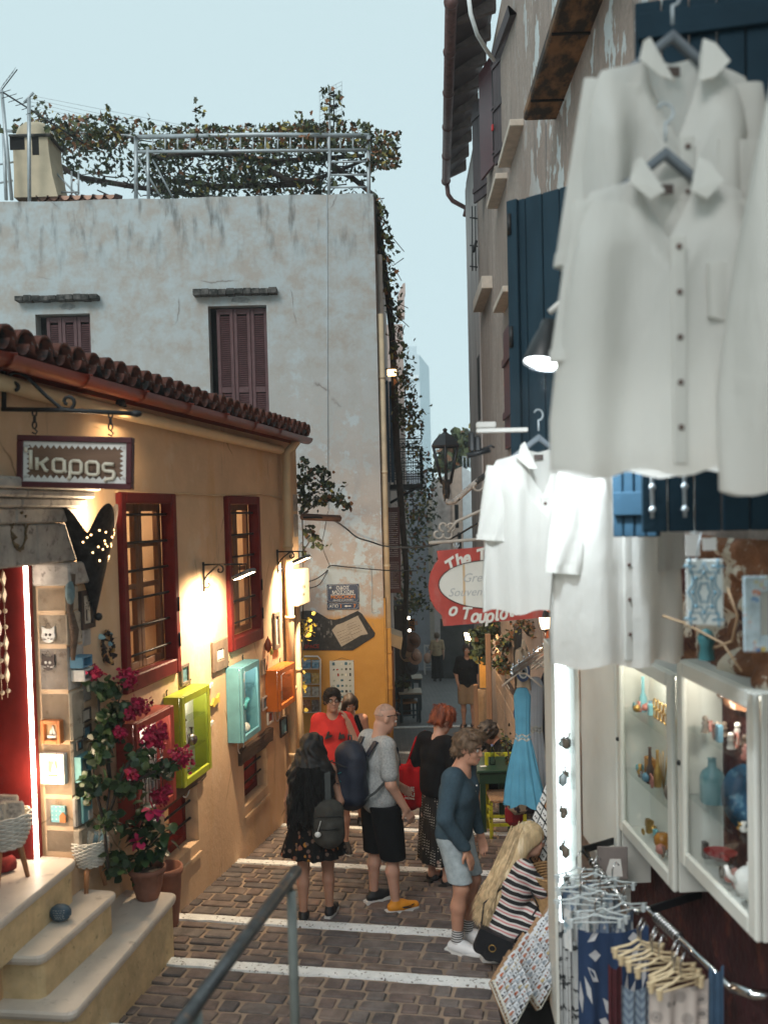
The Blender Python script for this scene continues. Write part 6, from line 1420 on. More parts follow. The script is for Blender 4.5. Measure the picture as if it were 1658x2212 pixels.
# ================================================================== HANGING SHIRTS
def tris_noise(P,seed,k=5,f0=6,f1=22,st=(1,1,.3)):
    r=np.random.RandomState(seed); d=0
    for i in range(k):
        w=r.normal(size=3)*np.array(st); w=w/np.linalg.norm(w)*r.uniform(f0,f1); d=d+np.sin(P[0]*w[0]+P[1]*w[1]+P[2]*w[2]+r.uniform(0,6.3))/k**.5
    return d
class SDF:
    def __init__(s,lo,hi,h):
        s.lo=np.array(lo,float); s.h=h; n=np.ceil((np.array(hi)-s.lo)/h).astype(int)+1
        s.ax=[s.lo[i]+h*np.arange(n[i]) for i in range(3)]; s.D=np.full(n,.3,dtype=np.float32)
    def sl(s,lo,hi):
        o=[]
        for i in range(3):
            a=int(max(0,np.floor((lo[i]-s.lo[i])/s.h))); b=int(min(len(s.ax[i]),np.ceil((hi[i]-s.lo[i])/s.h)+1)); o.append(slice(a,max(a,b)))
        return tuple(o)
    def grid(s,q): return s.ax[0][q[0]][:,None,None],s.ax[1][q[1]][None,:,None],s.ax[2][q[2]][None,None,:]
    def _put(s,q,d,k,op):
        A=s.D[q]
        if op=='-': d=-d; s.D[q]=(np.maximum(A,d) if k<=0 else -s._smin(-A,-d,k))
        else: s.D[q]=np.minimum(A,d) if k<=0 else s._smin(A,d,k)
    @staticmethod
    def _smin(a,b,k):
        h=np.clip(.5+.5*(b-a)/k,0,1); return b*(1-h)+a*h-k*h*(1-h)
    def cone(s,a,b,ra,rb,k=.03,op='+',sc=None):
        a=np.array(a,float); b=np.array(b,float); m=max(ra,rb)+k+3*s.h
        q=s.sl(np.minimum(a,b)-m*1.2,np.maximum(a,b)+m*1.2)
        if any(x.stop<=x.start for x in q): return s
        X,Y,Z=s.grid(q); ba=b-a; L=max(1e-9,ba@ba)
        t=np.clip(((X-a[0])*ba[0]+(Y-a[1])*ba[1]+(Z-a[2])*ba[2])/L,0,1)
        d=np.sqrt((X-a[0]-t*ba[0])**2+(Y-a[1]-t*ba[1])**2+(Z-a[2]-t*ba[2])**2)-(ra+(rb-ra)*t)
        s._put(q,d.astype(np.float32),k,op); return s
    def ell(s,c,r,k=.03,op='+',R=None):
        c=np.array(c,float); r=np.array(r,float); m=max(r)+k+3*s.h; q=s.sl(c-m,c+m)
        if any(x.stop<=x.start for x in q): return s
        X,Y,Z=s.grid(q); x,y,z=X-c[0],Y-c[1],Z-c[2]
        if R is not None: R=np.array(R); x,y,z=[R[0][i]*x+R[1][i]*y+R[2][i]*z for i in range(3)]
        k0=np.sqrt((x/r[0])**2+(y/r[1])**2+(z/r[2])**2); k1=np.sqrt((x/r[0]**2)**2+(y/r[1]**2)**2+(z/r[2]**2)**2)+1e-9
        s._put(q,(k0*(k0-1)/k1).astype(np.float32),k,op); return s
    def cut(s,n,c):                       # keep n.p < c
        X,Y,Z=s.grid((slice(None),)*3); s.D=np.maximum(s.D,(X*n[0]+Y*n[1]+Z*n[2]-c).astype(np.float32)); return s
    def disp(s,amp,seed,**k):
        X,Y,Z=s.grid((slice(None),)*3); s.D=s.D+np.float32(amp)*tris_noise((X,Y,Z),seed,**k).astype(np.float32); return s
    def mesh(s,name,mat,parent,flat=None):
        D=s.D; I=D<0; n=np.array(D.shape)
        I=I.copy(); I[0]=I[-1]=False; I[:,0]=I[:,-1]=False; I[:,:,0]=I[:,:,-1]=False
        D=np.where(I,np.minimum(D,-1e-5),np.maximum(D,1e-5))
        c=[]; sh=tuple(n-1); acc=np.zeros(sh+(3,),np.float32); cnt=np.zeros(sh,np.float32)
        cor=[(i,j,k) for i in (0,1) for j in (0,1) for k in (0,1)]
        V=lambda A,o:A[o[0]:o[0]+sh[0],o[1]:o[1]+sh[1],o[2]:o[2]+sh[2]]
        tot=sum(V(I,o).astype(np.int8) for o in cor); act=(tot>0)&(tot<8); ci=np.argwhere(act)
        if len(ci)==0: return None
        val={o:D[ci[:,0]+o[0],ci[:,1]+o[1],ci[:,2]+o[2]] for o in cor}
        P=np.zeros((len(ci),3)); Cn=np.zeros(len(ci))
        for o in cor:
            for a in range(3):
                if o[a]==0:
                    p=list(o); p[a]=1; p=tuple(p); va,vb=val[o],val[p]; x=(va<0)!=(vb<0); t=np.where(x,va/np.where(x,va-vb,1),0)
                    e=np.array(o,float)[None,:].repeat(len(ci),0); e[:,a]+=t; P+=e*x[:,None]; Cn+=x
        P=(P/Cn[:,None]+ci)*s.h+s.lo
        idx=np.full(sh,-1,np.int64); idx[tuple(ci.T)]=np.arange(len(ci)); F=[]
        for a in range(3):
            b,c_=(a+1)%3,(a+2)%3; lo=[slice(1,None)]*3; lo[a]=slice(0,None); 
            s0=[slice(None)]*3; s1=[slice(None)]*3; s0[a]=slice(0,-1); s1[a]=slice(1,None)
            x=I[tuple(s0)]!=I[tuple(s1)]; pt=np.argwhere(x)
            if len(pt)==0: continue
            pt=pt[(pt[:,b]>0)&(pt[:,c_]>0)&(pt[:,b]<n[b]-1)&(pt[:,c_]<n[c_]-1)]
            fl=I[tuple(pt.T)]
            q=[]
            for db,dc in ((-1,-1),(0,-1),(0,0),(-1,0)):
                p=pt.copy(); p[:,b]+=db; p[:,c_]+=dc; q.append(idx[tuple(p.T)])
            q=np.stack(q,1); q[~fl]=q[~fl][:,::-1]; F.append(q)
        F=np.concatenate(F); F=F[(F>=0).all(1)]
        if flat is not None: P=flat(P)
        return link(name,npmesh(name,P,F,mat),parent)
m_linen=M('white_linen',(.72,.73,.71),.9,.05,3,.25,90,spec=.1)
def linen_mat():
    m,nt,b,N,L=_m('sheer_linen'); b.inputs['Base Color'].default_value=(.74,.74,.71,1); b.inputs['Roughness'].default_value=.9; b.inputs['Specular IOR Level'].default_value=.1
    tr_=N.new('ShaderNodeBsdfTranslucent'); tr_.inputs[0].default_value=(.75,.74,.7,1); x=N.new('ShaderNodeMixShader'); x.inputs[0].default_value=.48
    L.new(b.outputs[0],x.inputs[1]); L.new(tr_.outputs[0],x.inputs[2]); L.new(x.outputs[0],N['Material Output'].inputs[0])
    n=noise(nt,60,3,stretch=(1,1,.06)); n_2=noise(nt,7,5,stretch=(1,1,.5)); b2=N.new('ShaderNodeBump'); b2.inputs['Strength'].default_value=.6; b2.inputs['Distance'].default_value=.03; L.new(n_2.outputs[0],b2.inputs['Height']); bp=N.new('ShaderNodeBump'); bp.inputs['Strength'].default_value=.35; bp.inputs['Distance'].default_value=.006; L.new(n.outputs[0],bp.inputs['Height']); L.new(b2.outputs[0],bp.inputs['Normal']); L.new(bp.outputs[0],b.inputs['Normal'])
    return m
m_sheer=linen_mat(); m_btn=M('brown_button',(.1,.06,.05),.5,.2)
m_hang=M('dark_clear_hanger',(.12,.14,.16),.25,.2)
def sheet(rows,cols,fn,name,mat,parent,closed=False):
    V=[];F=[]
    for i in range(rows+1):
        for k in range(cols if closed else cols+1): V.append(fn(i/rows,k/cols))
    m=cols if closed else cols+1
    for i in range(rows):
        for k in range(cols):
            k2=(k+1)%m; F.append((i*m+k,i*m+k2,(i+1)*m+k2,(i+1)*m+k))
    return link(name,npmesh(name,np.array(V),np.array(F),mat),parent)
def shirt(cx,cy,Y,label,scale=1,rz=0,length=.8,sleeve=.42,hw=.27,pocket=True,collar=True,seed=1,hang=True,open_=.22,sp=.30,flare=.05):
    c=atY(cx,cy,Y); t=T('hanging_shirt',label,'shirt',c,'white linen shirts hanging outside the shop',rz); t.scale=(scale,)*3
    r=np.random.RandomState(seed); ph=r.uniform(0,6.28,12); fq=r.uniform(14,42,12); am=r.uniform(.3,1,12)
    def fold(x,z,side):
        t_=min(1,max(0,-z/.25)); return sum(am[i]*math.sin(fq[i]*x*(1+.12*math.sin(z*3+ph[i]))+ph[i]+side) for i in range(12))*.0125*t_
    sz=lambda x: -.02-.26*max(0,abs(x)-.075)
    def body(tt,k):
        a=2*PI*k; W_=hw-.05+(.05+flare)*tt**.8 if tt>.12 else (.215 if tt==0 else hw-.05+.0*tt); W_=.205+(hw+flare-.205)*min(1,tt*1.25)**.6
        x=W_*(abs(math.cos(a))**.75)*(1 if math.cos(a)>=0 else -1); s=math.sin(a); y=-(.012+.062*min(1,tt*5))*s
        front=s>0; z0=sz(x)
        if abs(x)<.08: z0=-.0-.02*(1-abs(x)/.08) if not front else -.02-open_*(1-abs(x)/.08)**.8
        z=z0*(1-tt)+(-length)*tt-(.012*math.sin(5*x*6+ph[0]) if tt>.9 else 0)*tt
        y+=-fold(x,z,0 if front else 2)*(1 if front else -.6)
        return (x,y,z)
    sheet(34,96,body,'shirt_body',m_sheer,t,True)
    for sg in (-1,1):
        if not sleeve: break
        def slv(tt,k,sg=sg):
            a=2*PI*k; A=Vector((sg*.165,0,-.085)); B=Vector((sg*sp,0,-.09-sleeve)); d=(B-A).normalized(); nrm=Vector((d.z,0,-d.x))
            w=.088+.02*tt; p=A+(B-A)*tt+nrm*(w*math.cos(a)); y=-(.02+.018*tt)*math.sin(a)-.008*math.sin(17*p.z+ph[2]*sg+8*math.cos(a))*tt-.005*math.sin(40*p.x+9*p.z)
            return (p.x,y-.004,p.z)
        sheet(16,40,slv,'sleeve',m_sheer,t,True)
        mb=MB(); 
        def cuff(tt,k,sg=sg):
            q=slv(.985+.0*tt,k); A=Vector(slv(.93+.07*tt,k)); 
            cen=Vector((sg*sp,0,-.09-sleeve)); return tuple(A+(A-cen)*Vector((.03,.25,0)).length*.12)
        sheet(1,40,cuff,'cuff',m_sheer,t,True)
    o=t.location; fy=-.083
    if collar:
        for sgn in (-1,1):
            mb=MB(); a=[(.07,-.01,-.02),(.075,.03,-.03),(.10,.012,-.045),(.125,-.05,-.078),(.075,-.1,-.092),(.035,-open_*.5,-.09)]
            mb.add([Vector((sgn*x,y,z))+o for x,z,y in a]+[Vector((sgn*x*.98,y+.006,z))+o for x,z,y in a],[(0,1,2,3,4,5),(11,10,9,8,7,6)]+[(i,(i+1)%6,6+(i+1)%6,6+i) for i in range(6)]); mb.out('collar',m_sheer,t)
        mb=MB(); mb.box(Fr(o+Vector((0,.006,0)),(1,0,0)),-.022,.022,-.055,-.03,-.002,.002); mb.out('neck_label',m_dkframe,t)
    lf=Fr(o+Vector((0,fy,0)),(1,0,0)); L0=-open_-.03; mb=MB()
    mb.box(lf,-.019,.019,-length+.02,L0,-.012,.003,.003); mb.out('placket',m_sheer,t)
    for k in range(5):
        z=L0-.03-k*(length+L0-.1)/4.4; mb=MB(); mb.lathe(lf.P(0,z,.008),[(.0001,.0),(.0075,.0),(.0075,-.004)],10,axis=(0,-1,0)); mb.out('button',m_btn,t)
    if pocket:
        mb=MB(); mb.prism(lf,[(.08,-.26),(.2,-.26),(.2,-.40),(.14,-.42),(.08,-.40)],-.014,.006); mb.out('pocket',m_sheer,t)
    if hang:
        mb=MB(); mb.tube([o+Vector((-.19,.01,-.085)),o+Vector((-.09,.01,-.02)),o+Vector((0,.005,.05)),o+Vector((.09,.01,-.02)),o+Vector((.19,.01,-.085))],[.01,.014,.018,.014,.01],8); mb.out('hanger',m_hang,t)
        mb=MB(); mb.tube([o+Vector((0,0,.08)),o+Vector((0,0,.13))]+[o+Vector((.022*math.sin(q),0,.155-.025*math.cos(q))) for q in [PI*1.35*i/9 for i in range(10)]],.004,5); mb.out('hook',m_grey_metal,t)
    return t
shirt(1452,118,2.62,'upper large white shirt with an open collar, hanging before the dark navy shutter',1.02,.1,.86,.5,.265,seed=3,sp=.235)
shirt(1437,372,2.5,'lower large white shirt with chest pocket, hung over the front of the upper one',1.0,.05,.80,.42,.27,seed=5,hang=True,sp=.215,open_=.16)
shirt(1925,-70,2.3,'white shirt cut by the right edge of the picture',1.05,-.1,1.2,0,.35,pocket=False,seed=8,open_=.2)
shirt(1330,952,3.75,'long plain white shirt hanging lowest, left of the navy shutter',1.0,.25,.90,.44,.25,pocket=False,seed=12,open_=.16,hang=False,sp=.215)
shirt(1163,968,4.35,'short white shirt on a clear hanger in front of the red shop sign',1.0,.12,.76,.34,.235,pocket=False,seed=15,open_=.2,sp=.2)
# black cone lamp and the small spot on a white bar
cl=T('black_cone_lamp','black cone lamp with a bright cold white disc, clamped to the blue shutter','lamp',atY(1178,785,3.35))
ax=Vector((.2,.2,1)).normalized(); c=atY(1170,787,3.35)
mb=MB(); mb.lathe(c,[(.07,0),(.072,.008),(.05,.085),(.03,.135),(.026,.165),(.001,.17)],20,axis=tuple(ax)); mb.lathe(c,[(.068,.002),(.045,.085)],20,axis=tuple(ax)); mb.out('shade',M('lamp_black',(.02,.022,.024),.4),cl)
mb=MB(); mb.lathe(c,[(.001,.012),(.064,.012),(.064,.01)],20,axis=tuple(ax)); mb.out('light_disc',ME('cold_disc',(.88,.97,1),14),cl)
mb=MB(); mb.tube([c+ax*.2,c+ax*.22+Vector((.05,0,.03)),c+ax*.2+Vector((.1,0,0))],.012,6); mb.ball(c+ax*.2+Vector((.1,0,.02)),.04,8); mb.box(Fr(c+ax*.2+Vector((.08,-.03,-.06)),(1,0,0)),0,.1,-.02,.02,-.02,.02); mb.out('clamp',m_white,cl)
lamp('cone_lamp_light',c-ax*.03,62,COOL,cl,.05,172,c-Vector((0,0,1))+Vector((.2,.1,0)),.2)
sb=T('white_bar_spot','white bar lamp with a small black twin spot below it, left of the short shirt','lamp',atY(1085,930,4.7))
mb=MB(); f=Fr(atY(1028,936,4.7),(1,0,.02)); f.u=Vector((1,0,.0)); mb.box(f,0,.26,0,.022,-.02,.02,.004); mb.box(f,.0,.1,.025,.055,-.02,.02,.006); mb.out('bar',m_white,sb)
mb=MB(); f=Fr(atY(1012,985,4.7),(1,0,0)); mb.box(f,.0,.03,.02,.12,-.02,.02,.008); mb.box(f,.03,.06,.02,.10,-.02,.02,.008); f.v=Vector((.25,0,1)); mb.tube([f.P(-.01,.0,0),f.P(.1,.03,0)],.015,6); mb.tube([f.P(.05,.03,0),f.P(.1,.05,0),f.P(.12,.04,0)],.006,5); mb.out('spot_head',m_black,sb)
# ================================================================== SIGNS, RACKS, LANTERNS, LANE THINGS
m_red=M('faded_red_sign',(.42,.06,.045),.6,.25,5,.1,30,layers=[((.42,.2,.17),4,.5,.68,(1,1,.3))])
m_signw=M('sign_white',(.7,.68,.62),.5,.05)
YSg=6.3
sg=Fr(atY(957,1352,YSg),(1,.12,0)); def_=lambda x,y:(lambda d:(d.x/d.y))(ray(x,y))
t=T('red_souvenir_sign','faded red scalloped hanging sign with a white oval and script, partly behind a shirt','sign',atY(1050,1350,YSg))
def S_(x,y): return sg.px(x,y)
ol=[(943,1190),(1000,1185),(1060,1180),(1120,1175),(1168,1171),(1171,1190),(1183,1215),(1188,1250),(1183,1290),(1172,1318),(1168,1334),(1100,1340),(1020,1347),(957,1352),(954,1330),(940,1316),(929,1295),(925,1268),(929,1240),(939,1218),(946,1210)]
mb=MB(); mb.prism(sg,[S_(*p) for p in ol][::-1],-.012,.012); mb.out('board',m_red,t)
ell=lambda f,n=40:[S_(1056+110*f*math.cos(2*PI*i/n),1262-10*math.cos(2*PI*i/n)*.0+ -52*f*math.sin(2*PI*i/n)) for i in range(n)]
mb=MB(); mb.prism(sg,ell(1),.0121,.015); mb.out('oval',m_signw,t)
mb=MB(); mb.tube([sg.P(*p,.015) for p in ell(1.0)],.004,4,closed=True); mb.out('oval_rim',m_dkframe,t)
mb=MB(); a=S_(1000,1225); b=S_(1003,1300); mb.box(sg,a[0]-.008,a[0]+.008,b[1]-.02,a[1]+.02,.0151,.0158); mb.out('rust_streak',M('rust_streak',(.6,.42,.25),.7,.2),t)
def script(pts,size,word):
    for ch,x,y,rot in pts:
        u,v=S_(x,y); p=sg.P(u,v,.014); r=Vector((0,0,1)); R_=Matrix.Rotation(math.radians(rot),3,sg.n)
        text(ch,size,m_signw,'letter',t,p,R_@sg.u,R_@sg.v,.003,shear=.28,bold=.004)
script([('T',970,1223,32),('h',989,1211,24),('e',1004,1206,20),('T',1036,1200,14),('o',1054,1199,8),('u',1071,1197,4),('r',1088,1197,0),('i',1101,1199,-4),('s',1114,1203,-8),('t',1128,1209,-12)],.115,'a')
script([('ο',975,1319,-2),('Τ',1003,1326,0),('ο',1022,1333,3),('υ',1038,1334,5),('ρ',1054,1333,7),('ί',1069,1330,9),('σ',1084,1327,11),('τ',1099,1322,13),('α',1113,1317,16),('ς',1127,1312,19)],.105,'b')
m_faint=M('faded_script',(.42,.42,.42),.6,0,bump=0)
u,v=S_(1030,1248); text('Greek',.085,m_faint,'faded_word',t,sg.P(u,v,.0155),sg.u,sg.v,.0006,shear=.35); u,v=S_(1010,1279); text('Souvenir',.08,m_faint,'faded_word',t,sg.P(u,v,.0155),sg.u,sg.v,.0006,shear=.35)
m_beige_iron=M('beige_iron',(.35,.3,.25),.6,.2,12,.2,40)
t2=T('beige_scroll_bracket','beige painted iron scroll bracket holding the red sign','bracket',atY(1000,1165,YSg))
P6=lambda x,y:atY(x,y,YSg+(x-957)*.0004)
def spir(P,cx,cy,r0,r1,a0,a1,n=16): return [P(cx+(r0+(r1-r0)*i/n)*math.cos(a0+(a1-a0)*i/n),cy+(r0+(r1-r0)*i/n)*math.sin(a0+(a1-a0)*i/n)) for i in range(n+1)]
mb=MB(); mb.tube([P6(926,1173),P6(1060,1163),P6(1200,1152)],.012,6); mb.tube([P6(968,1150),P6(985,1127),P6(1040,1102),P6(1100,1085)],.011,6)
for a in ((945,1153,13,4,0,5),(968,1153,13,4,3.1,-2),(958,1137,12,4,1.5,6.5),(972,1138,11,4,1.5,-4),(1030,1050,14,5,-.5,4.5)): mb.tube(spir(P6,*a),.008,5)
mb.out('scroll_work',m_beige_iron,t2)
mb=MB(); 
for x in (985,1130): mb.tube([P6(x,1166),P6(x+1,1184)],.008,5); mb.tube(spir(P6,x,1176,6,6,0,6),.004,4)
mb.out('sign_hook',m_grey_metal,t2)
# street lantern
YL=9.5; PL=lambda x,y:atY(x,y,YL); c0=PL(963,1040); ax0=c0.x
lt=T('street_lantern','large black unlit street lantern on a curved peeling bracket arm over the lane','street lantern',c0)
def hz(y): return PL(963,y).z-c0.z
pxm=YL/2000
mb=MB(); mb.lathe(c0,[(.001,hz(924)),(6*pxm,hz(928)),(4*pxm,hz(933)),(9*pxm,hz(937)),(16*pxm,hz(941)),(28*pxm,hz(953)),(34*pxm,hz(963)),(33*pxm,hz(967)),(30*pxm,hz(966))],6,ux=(1,.5,0)); mb.out('roof',m_black,lt,False)
for k in range(6):
    w=math.atan2(.5,1)+PI*k/3; d=Vector((math.cos(w),math.sin(w),0)); mb=MB(); mb.tube([c0+d*29*pxm+Vector((0,0,hz(967))),c0+d*12*pxm+Vector((0,0,hz(1040)))],.016,4); mb.out('frame_bar',m_black,lt)
mb=MB(); mb.lathe(c0,[(11*pxm,hz(1040)),(27*pxm,hz(968))],6,ux=(1,.5,0)); mb.out('glass',m_glass,lt,False)
mb=MB(); mb.lathe(c0,[(13*pxm,hz(1036)),(14*pxm,hz(1043)),(8*pxm,hz(1048)),(9*pxm,hz(1062)),(5*pxm,hz(1080)),(.001,hz(1081))],10); mb.out('stem',m_black,lt)
mb=MB(); mb.tube([PL(962,1078),PL(968,1086),PL(980,1084),PL(1000,1066),PL(1030,1040),PL(1060,1018),PL(1120,1000),RW.P(9.6,(PL(1189,990)).z,0)],[.03]*8,7); mb.out('arm',M('peeling_arm',(.33,.3,.27),.8,.4,20,.4,layers=[((.02,.02,.02),9,.5,.56)]),lt)
# street name plates
m_navyp=M('street_sign_navy',(.012,.035,.085),.35,.1,6,.02); m_orl=M('sign_orange',(.6,.2,.02),.5,0,bump=0)
t=T('street_name_plate','navy street name plate reading ΟΔΟΣ ΜΟΣΧΩΝ MOSCHON with a number strip below','street sign',MW.P(MW.U(740,1290),MW.V(740,1316),.02))
def plate_(y0,y1):
    a,b,c,d=MW.R(706,y0,775,y1,.02); mb=MB(); mb.box(MW,a,b,c,d,.003,.02,.002); mb.out('plate',m_navyp,t)
    e=.012; k=.03; mb=MB(); q=[(a+e+k,c+e),(b-e-k,c+e),(b-e,c+e+k),(b-e,d-e-k),(b-e-k,d-e),(a+e+k,d-e),(a+e,d-e-k),(a+e,c+e+k)]; mb.tube([MW.P(x,y,.021) for x,y in q],.0016,4,closed=True); mb.out('border_line',m_white,t); return (a+b)/2,a,b,c,d
um,a,b,c,d=plate_(1262,1301)
for s,y,h,m_ in (('ΟΔΟΣ',1270,.075,m_white),('ΜΟΣΧΩΝ',1279.5,.078,m_white),('MOSCHON',1289.5,.078,m_orl),('ΚΡΗΤΕΣ ΑΓΙΟΓΡΑΦΟΙ',1296.5,.032,m_white)):
    text(s,h,m_,'lettering',t,MW.P(um,MW.V(740,y),.0215),MW.u,MW.v,.001,bold=.0006 if h>.05 else 0)
mb=MB(); mb.lathe(MW.P(a+.06,d-.055,.021),[(.001,.002),(.025,.002),(.025,0)],14,axis=(0,-1,0)); mb.out('town_seal',m_grey_metal,t)
mb=MB(); mb.box(MW,um-.2,um+.2,MW.V(740,1285),MW.V(740,1284),.02,.0215); mb.out('rule',m_white,t)
um,a,b,c,d=plate_(1302,1317); yv=(c+d)/2
text('ΑΠΟ',.07,m_white,'lettering',t,MW.P(a+.11,yv,.0215),MW.u,MW.v,.001); text('1',.075,m_orl,'lettering',t,MW.P(a+.225,yv,.0215),MW.u,MW.v,.001,bold=.002); text('7',.075,m_orl,'lettering',t,MW.P(b-.07,yv,.0215),MW.u,MW.v,.001,bold=.002)
mb=MB(); mb.prism(MW,[(a+.28,yv),(a+.32,yv+.02),(a+.32,yv+.007),(b-.13,yv+.007),(b-.13,yv-.007),(a+.32,yv-.007),(a+.32,yv-.02)],.02,.0218); mb.out('arrow',m_white,t)
# mural board
Bq=lambda zx,zy:(621+zx*.2197,972+zy*.2197)
t=T('painted_wall_board','black painted board with an open book, harbour scene and red letters above the yellow dado','painted board',MW.P(MW.U(730,1400),MW.V(730,1403),.02))
mb=MB(); mb.prism(MW,[MW.px(*Bq(*p)) for p in [(120,1590),(170,1580),(230,1578),(300,1600),(400,1660),(470,1668),(540,1650),(690,1580),(730,1610),(860,1800),(850,1835),(640,1970),(120,1968)]][::-1],.003,.018); mb.out('board',M('mural_black',(.022,.022,.024),.7,.5,14,.1,layers=[((.09,.08,.07),16,.6,.68)]),t)
for pg_ in ([(435,1770),(480,1720),(550,1695),(650,1862),(530,1932)],[(550,1695),(690,1627),(790,1808),(720,1820),(652,1860)]):
    mb=MB(); mb.prism(MW,[MW.px(*Bq(*p)) for p in pg_],.018,.024); mb.out('book_page',M('page_%d'%pg_[0][0],(.4,.34,.27),.8,.12,9),t)
mb=MB()
for L_,(bx,by) in enumerate([(600,1712),(612,1736),(622,1758),(632,1782),(645,1808),(505,1790),(515,1815),(525,1842),(535,1868),(545,1890)]):
    x=bx-20
    while x<bx+70: 
        w=random.uniform(6,20); p=MW.px(*Bq(x,by-(x-bx)*.42)); q=MW.px(*Bq(x+w,by-(x+w-bx)*.42)); mb.tube([MW.P(*p,.0255),MW.P(*q,.0255)],.003,3); x+=w+6
mb.out('handwriting',m_dkframe,t)
for s,x,y in (('T',205,1888),('SPACE',238,1932)): u,v=MW.px(*Bq(x,y)); text(s,.085,M('mural_red_%s'%s,(.3,.03,.02),.7,.1),'lettering',t,MW.P(u,v,.0195),MW.u,MW.v,.0008,bold=.002)
mb=MB()
for k in range(16):
    x,y=random.uniform(180,430),random.uniform(1700,1860); u,v=MW.px(*Bq(x,y)); w=random.uniform(.01,.05); mb.box(MW,u,u+w,v,v+random.uniform(.01,.05),.018,.021)
mb.out('painted_house',M('mural_grey',(.16,.15,.14),.8,.4,20),t)
# magazine rack
t=T('guidebook_rack','white wire rack of colourful guidebooks on the yellow wall','magazine rack',MW.P(MW.U(675,1500),MW.V(675,1540),.05))
R_=lambda x,y,n=.06:MW.P(*MW.px(x,y,n),n)
mb=MB(); mb.tube([R_(652,1545),R_(652,1424),R_(658,1418),R_(686,1418),R_(692,1424),R_(692,1545)],.014,6); mb.out('frame_tube',m_white,t)
for r_,(y0,y1) in enumerate(((1426,1444),(1454,1477),(1484,1504),(1512,1538))):
    for c_,(x0,x1) in enumerate(((654,671),(673.5,689))):
        a,b,c,d=MW.R(x0,y0,x1,y1,.07); col=[(.1,.25,.4),(.14,.3,.42),(.16,.3,.36),(.45,.3,.1),(.4,.4,.36),(.35,.34,.3),(.3,.12,.06),(.12,.1,.09)][2*r_+c_]
        bk=bpy.data.objects.new('guidebook',None); COL.objects.link(bk); bk.location=MW.P((a+b)/2,c,.06); tag(bk,['blue harbour guidebook at the top left of the wire rack','blue harbour guidebook at the top right of the wire rack','guidebook with a pale cover, second row left','guidebook with an orange tower cover, second row right','pale street scene guidebook, third row left','pale street scene guidebook, third row right','reddish recipe book at the bottom left','dark recipe book at the bottom right'][2*r_+c_],'guidebook','guidebooks in the wire rack')
        mb=MB(); mb.box(MW,a,b,c,d,.05,.07,.002); mb.out('cover',M('cover_%d%d'%(r_,c_),col,.35,.6,22,0,layers=[((.5,.5,.48),26,.58,.62),((.4,.05,.03),30,.62,.66)]),bk)
        if r_==0: text('CHANIA',.036,m_white,'title',bk,MW.P((a+b)/2,d-.025,.072),MW.u,MW.v,.0006)
    mb=MB(); mb.tube([R_(652,y1+1,.085),R_(692,y1+1,.085)],.005,4); mb.out('wire_ledge',m_white,t)
# magnet board
t=T('magnet_board','white board hung by a string, covered with rows of little souvenir magnets','magnet board',MW.P(MW.U(740,1530),MW.V(740,1540),.03))
a,b,c,d=MW.R(713,1427,765,1545,.03); mb=MB(); mb.box(MW,a,b,c,d,.01,.03,.003); mb.out('panel',M('board_grey_white',(.5,.52,.5),.5,.05),t)
mb=MB(); mb.tube([R_(716,1429,.03),R_(738,1421,.02),R_(764,1429,.03)],.003,4); mb.out('string',m_beam,t)
mm=[M('magnet_%d'%i,cc,.4,.2,20,0) for i,cc in enumerate([(.35,.04,.03),(.05,.14,.2),(.03,.03,.03),(.6,.58,.5),(.25,.3,.25)])]
for r_ in range(9):
    for q in range(5):
        x=a+.03+(b-a-.06)*(q+.5)/5+random.uniform(-.006,.006); z=d-.05-(d-c-.08)*r_/9; w,h=random.uniform(.012,.022),random.uniform(.014,.026); mb=MB()
        if random.random()<.4: mb.prism(MW,[(x-w,z-h*.4),(x-w*.2,z-h),(x+w,z-h*.2),(x+w*.4,z+h*.6),(x-w*.4,z+h*.3)],.03,.037)
        else: mb.box(MW,x-w,x+w,z-h,z+h,.03,.037,.003)
        mb.out('magnet',random.choice(mm),t)
# cables over the crossing
def cable(pts,r,label,Y=14.6,mat=m_black):
    mb=MB(); P=[Vector(p) for p in pts]; out=[]
    for i in range(len(P)-1):
        p0,p1,p2,p3=P[max(0,i-1)],P[i],P[i+1],P[min(len(P)-1,i+2)]
        for k in range(6):
            q=k/6; out.append(.5*((2*p1)+(p2-p0)*q+(2*p0-5*p1+4*p2-p3)*q*q+(3*p1-p0-3*p2+p3)*q**3))
    out.append(P[-1]); mb.tube(out,r,5); return solo(mb,'cable',mat,label,'cable','cables across the wall')
q=lambda x,y,Y=14.6:atY(x,y,Y)
cable([q(655,1118,12),q(712,1121,12.5),q(745,1140),q(770,1160),q(800,1170),q(835,1180),q(900,1182,13),q(960,1170,12),q(1040,1125,11.5)],.014,'thick sagging black cable crossing the lane mouth below the lantern')
cable([q(640,1262,12),q(680,1252,13.5),q(704,1235,14.9),q(715,1222,14.95),q(760,1226,14.95),q(835,1232,14.9),q(900,1233,15)],.01,'black cable from the meter box up to the wall hook and across')
cable([q(664,1272,12),q(690,1262,14),q(708,1232,14.95)],.008,'thin lower cable curving up to the wall hook')
cable([q(720,1220,14.97),q(795,1222,14.97),q(801,1228,14.97),q(803,1280,14.97),q(803,1322,14.97),q(818,1320,14.97)],.005,'thin grey wire running along and down the pale wall',mat=m_grey_metal)
cable([q(708,1105,14.5),q(700,1150,14.8),q(696,1180,14.95),q(712,1222,14.95)],.005,'thin brown wire hanging from the beam to the wall hook',mat=m_beam)
mb=MB(); mb.tube([atY(650,1116,12.1),atY(735,1120,12.4)],.045,4); solo(mb,'wooden_beam',M('beam_brown',(.2,.11,.08),.8,.3,8,.4),'short brown beam sticking out from the shop corner under the creeper','beam')
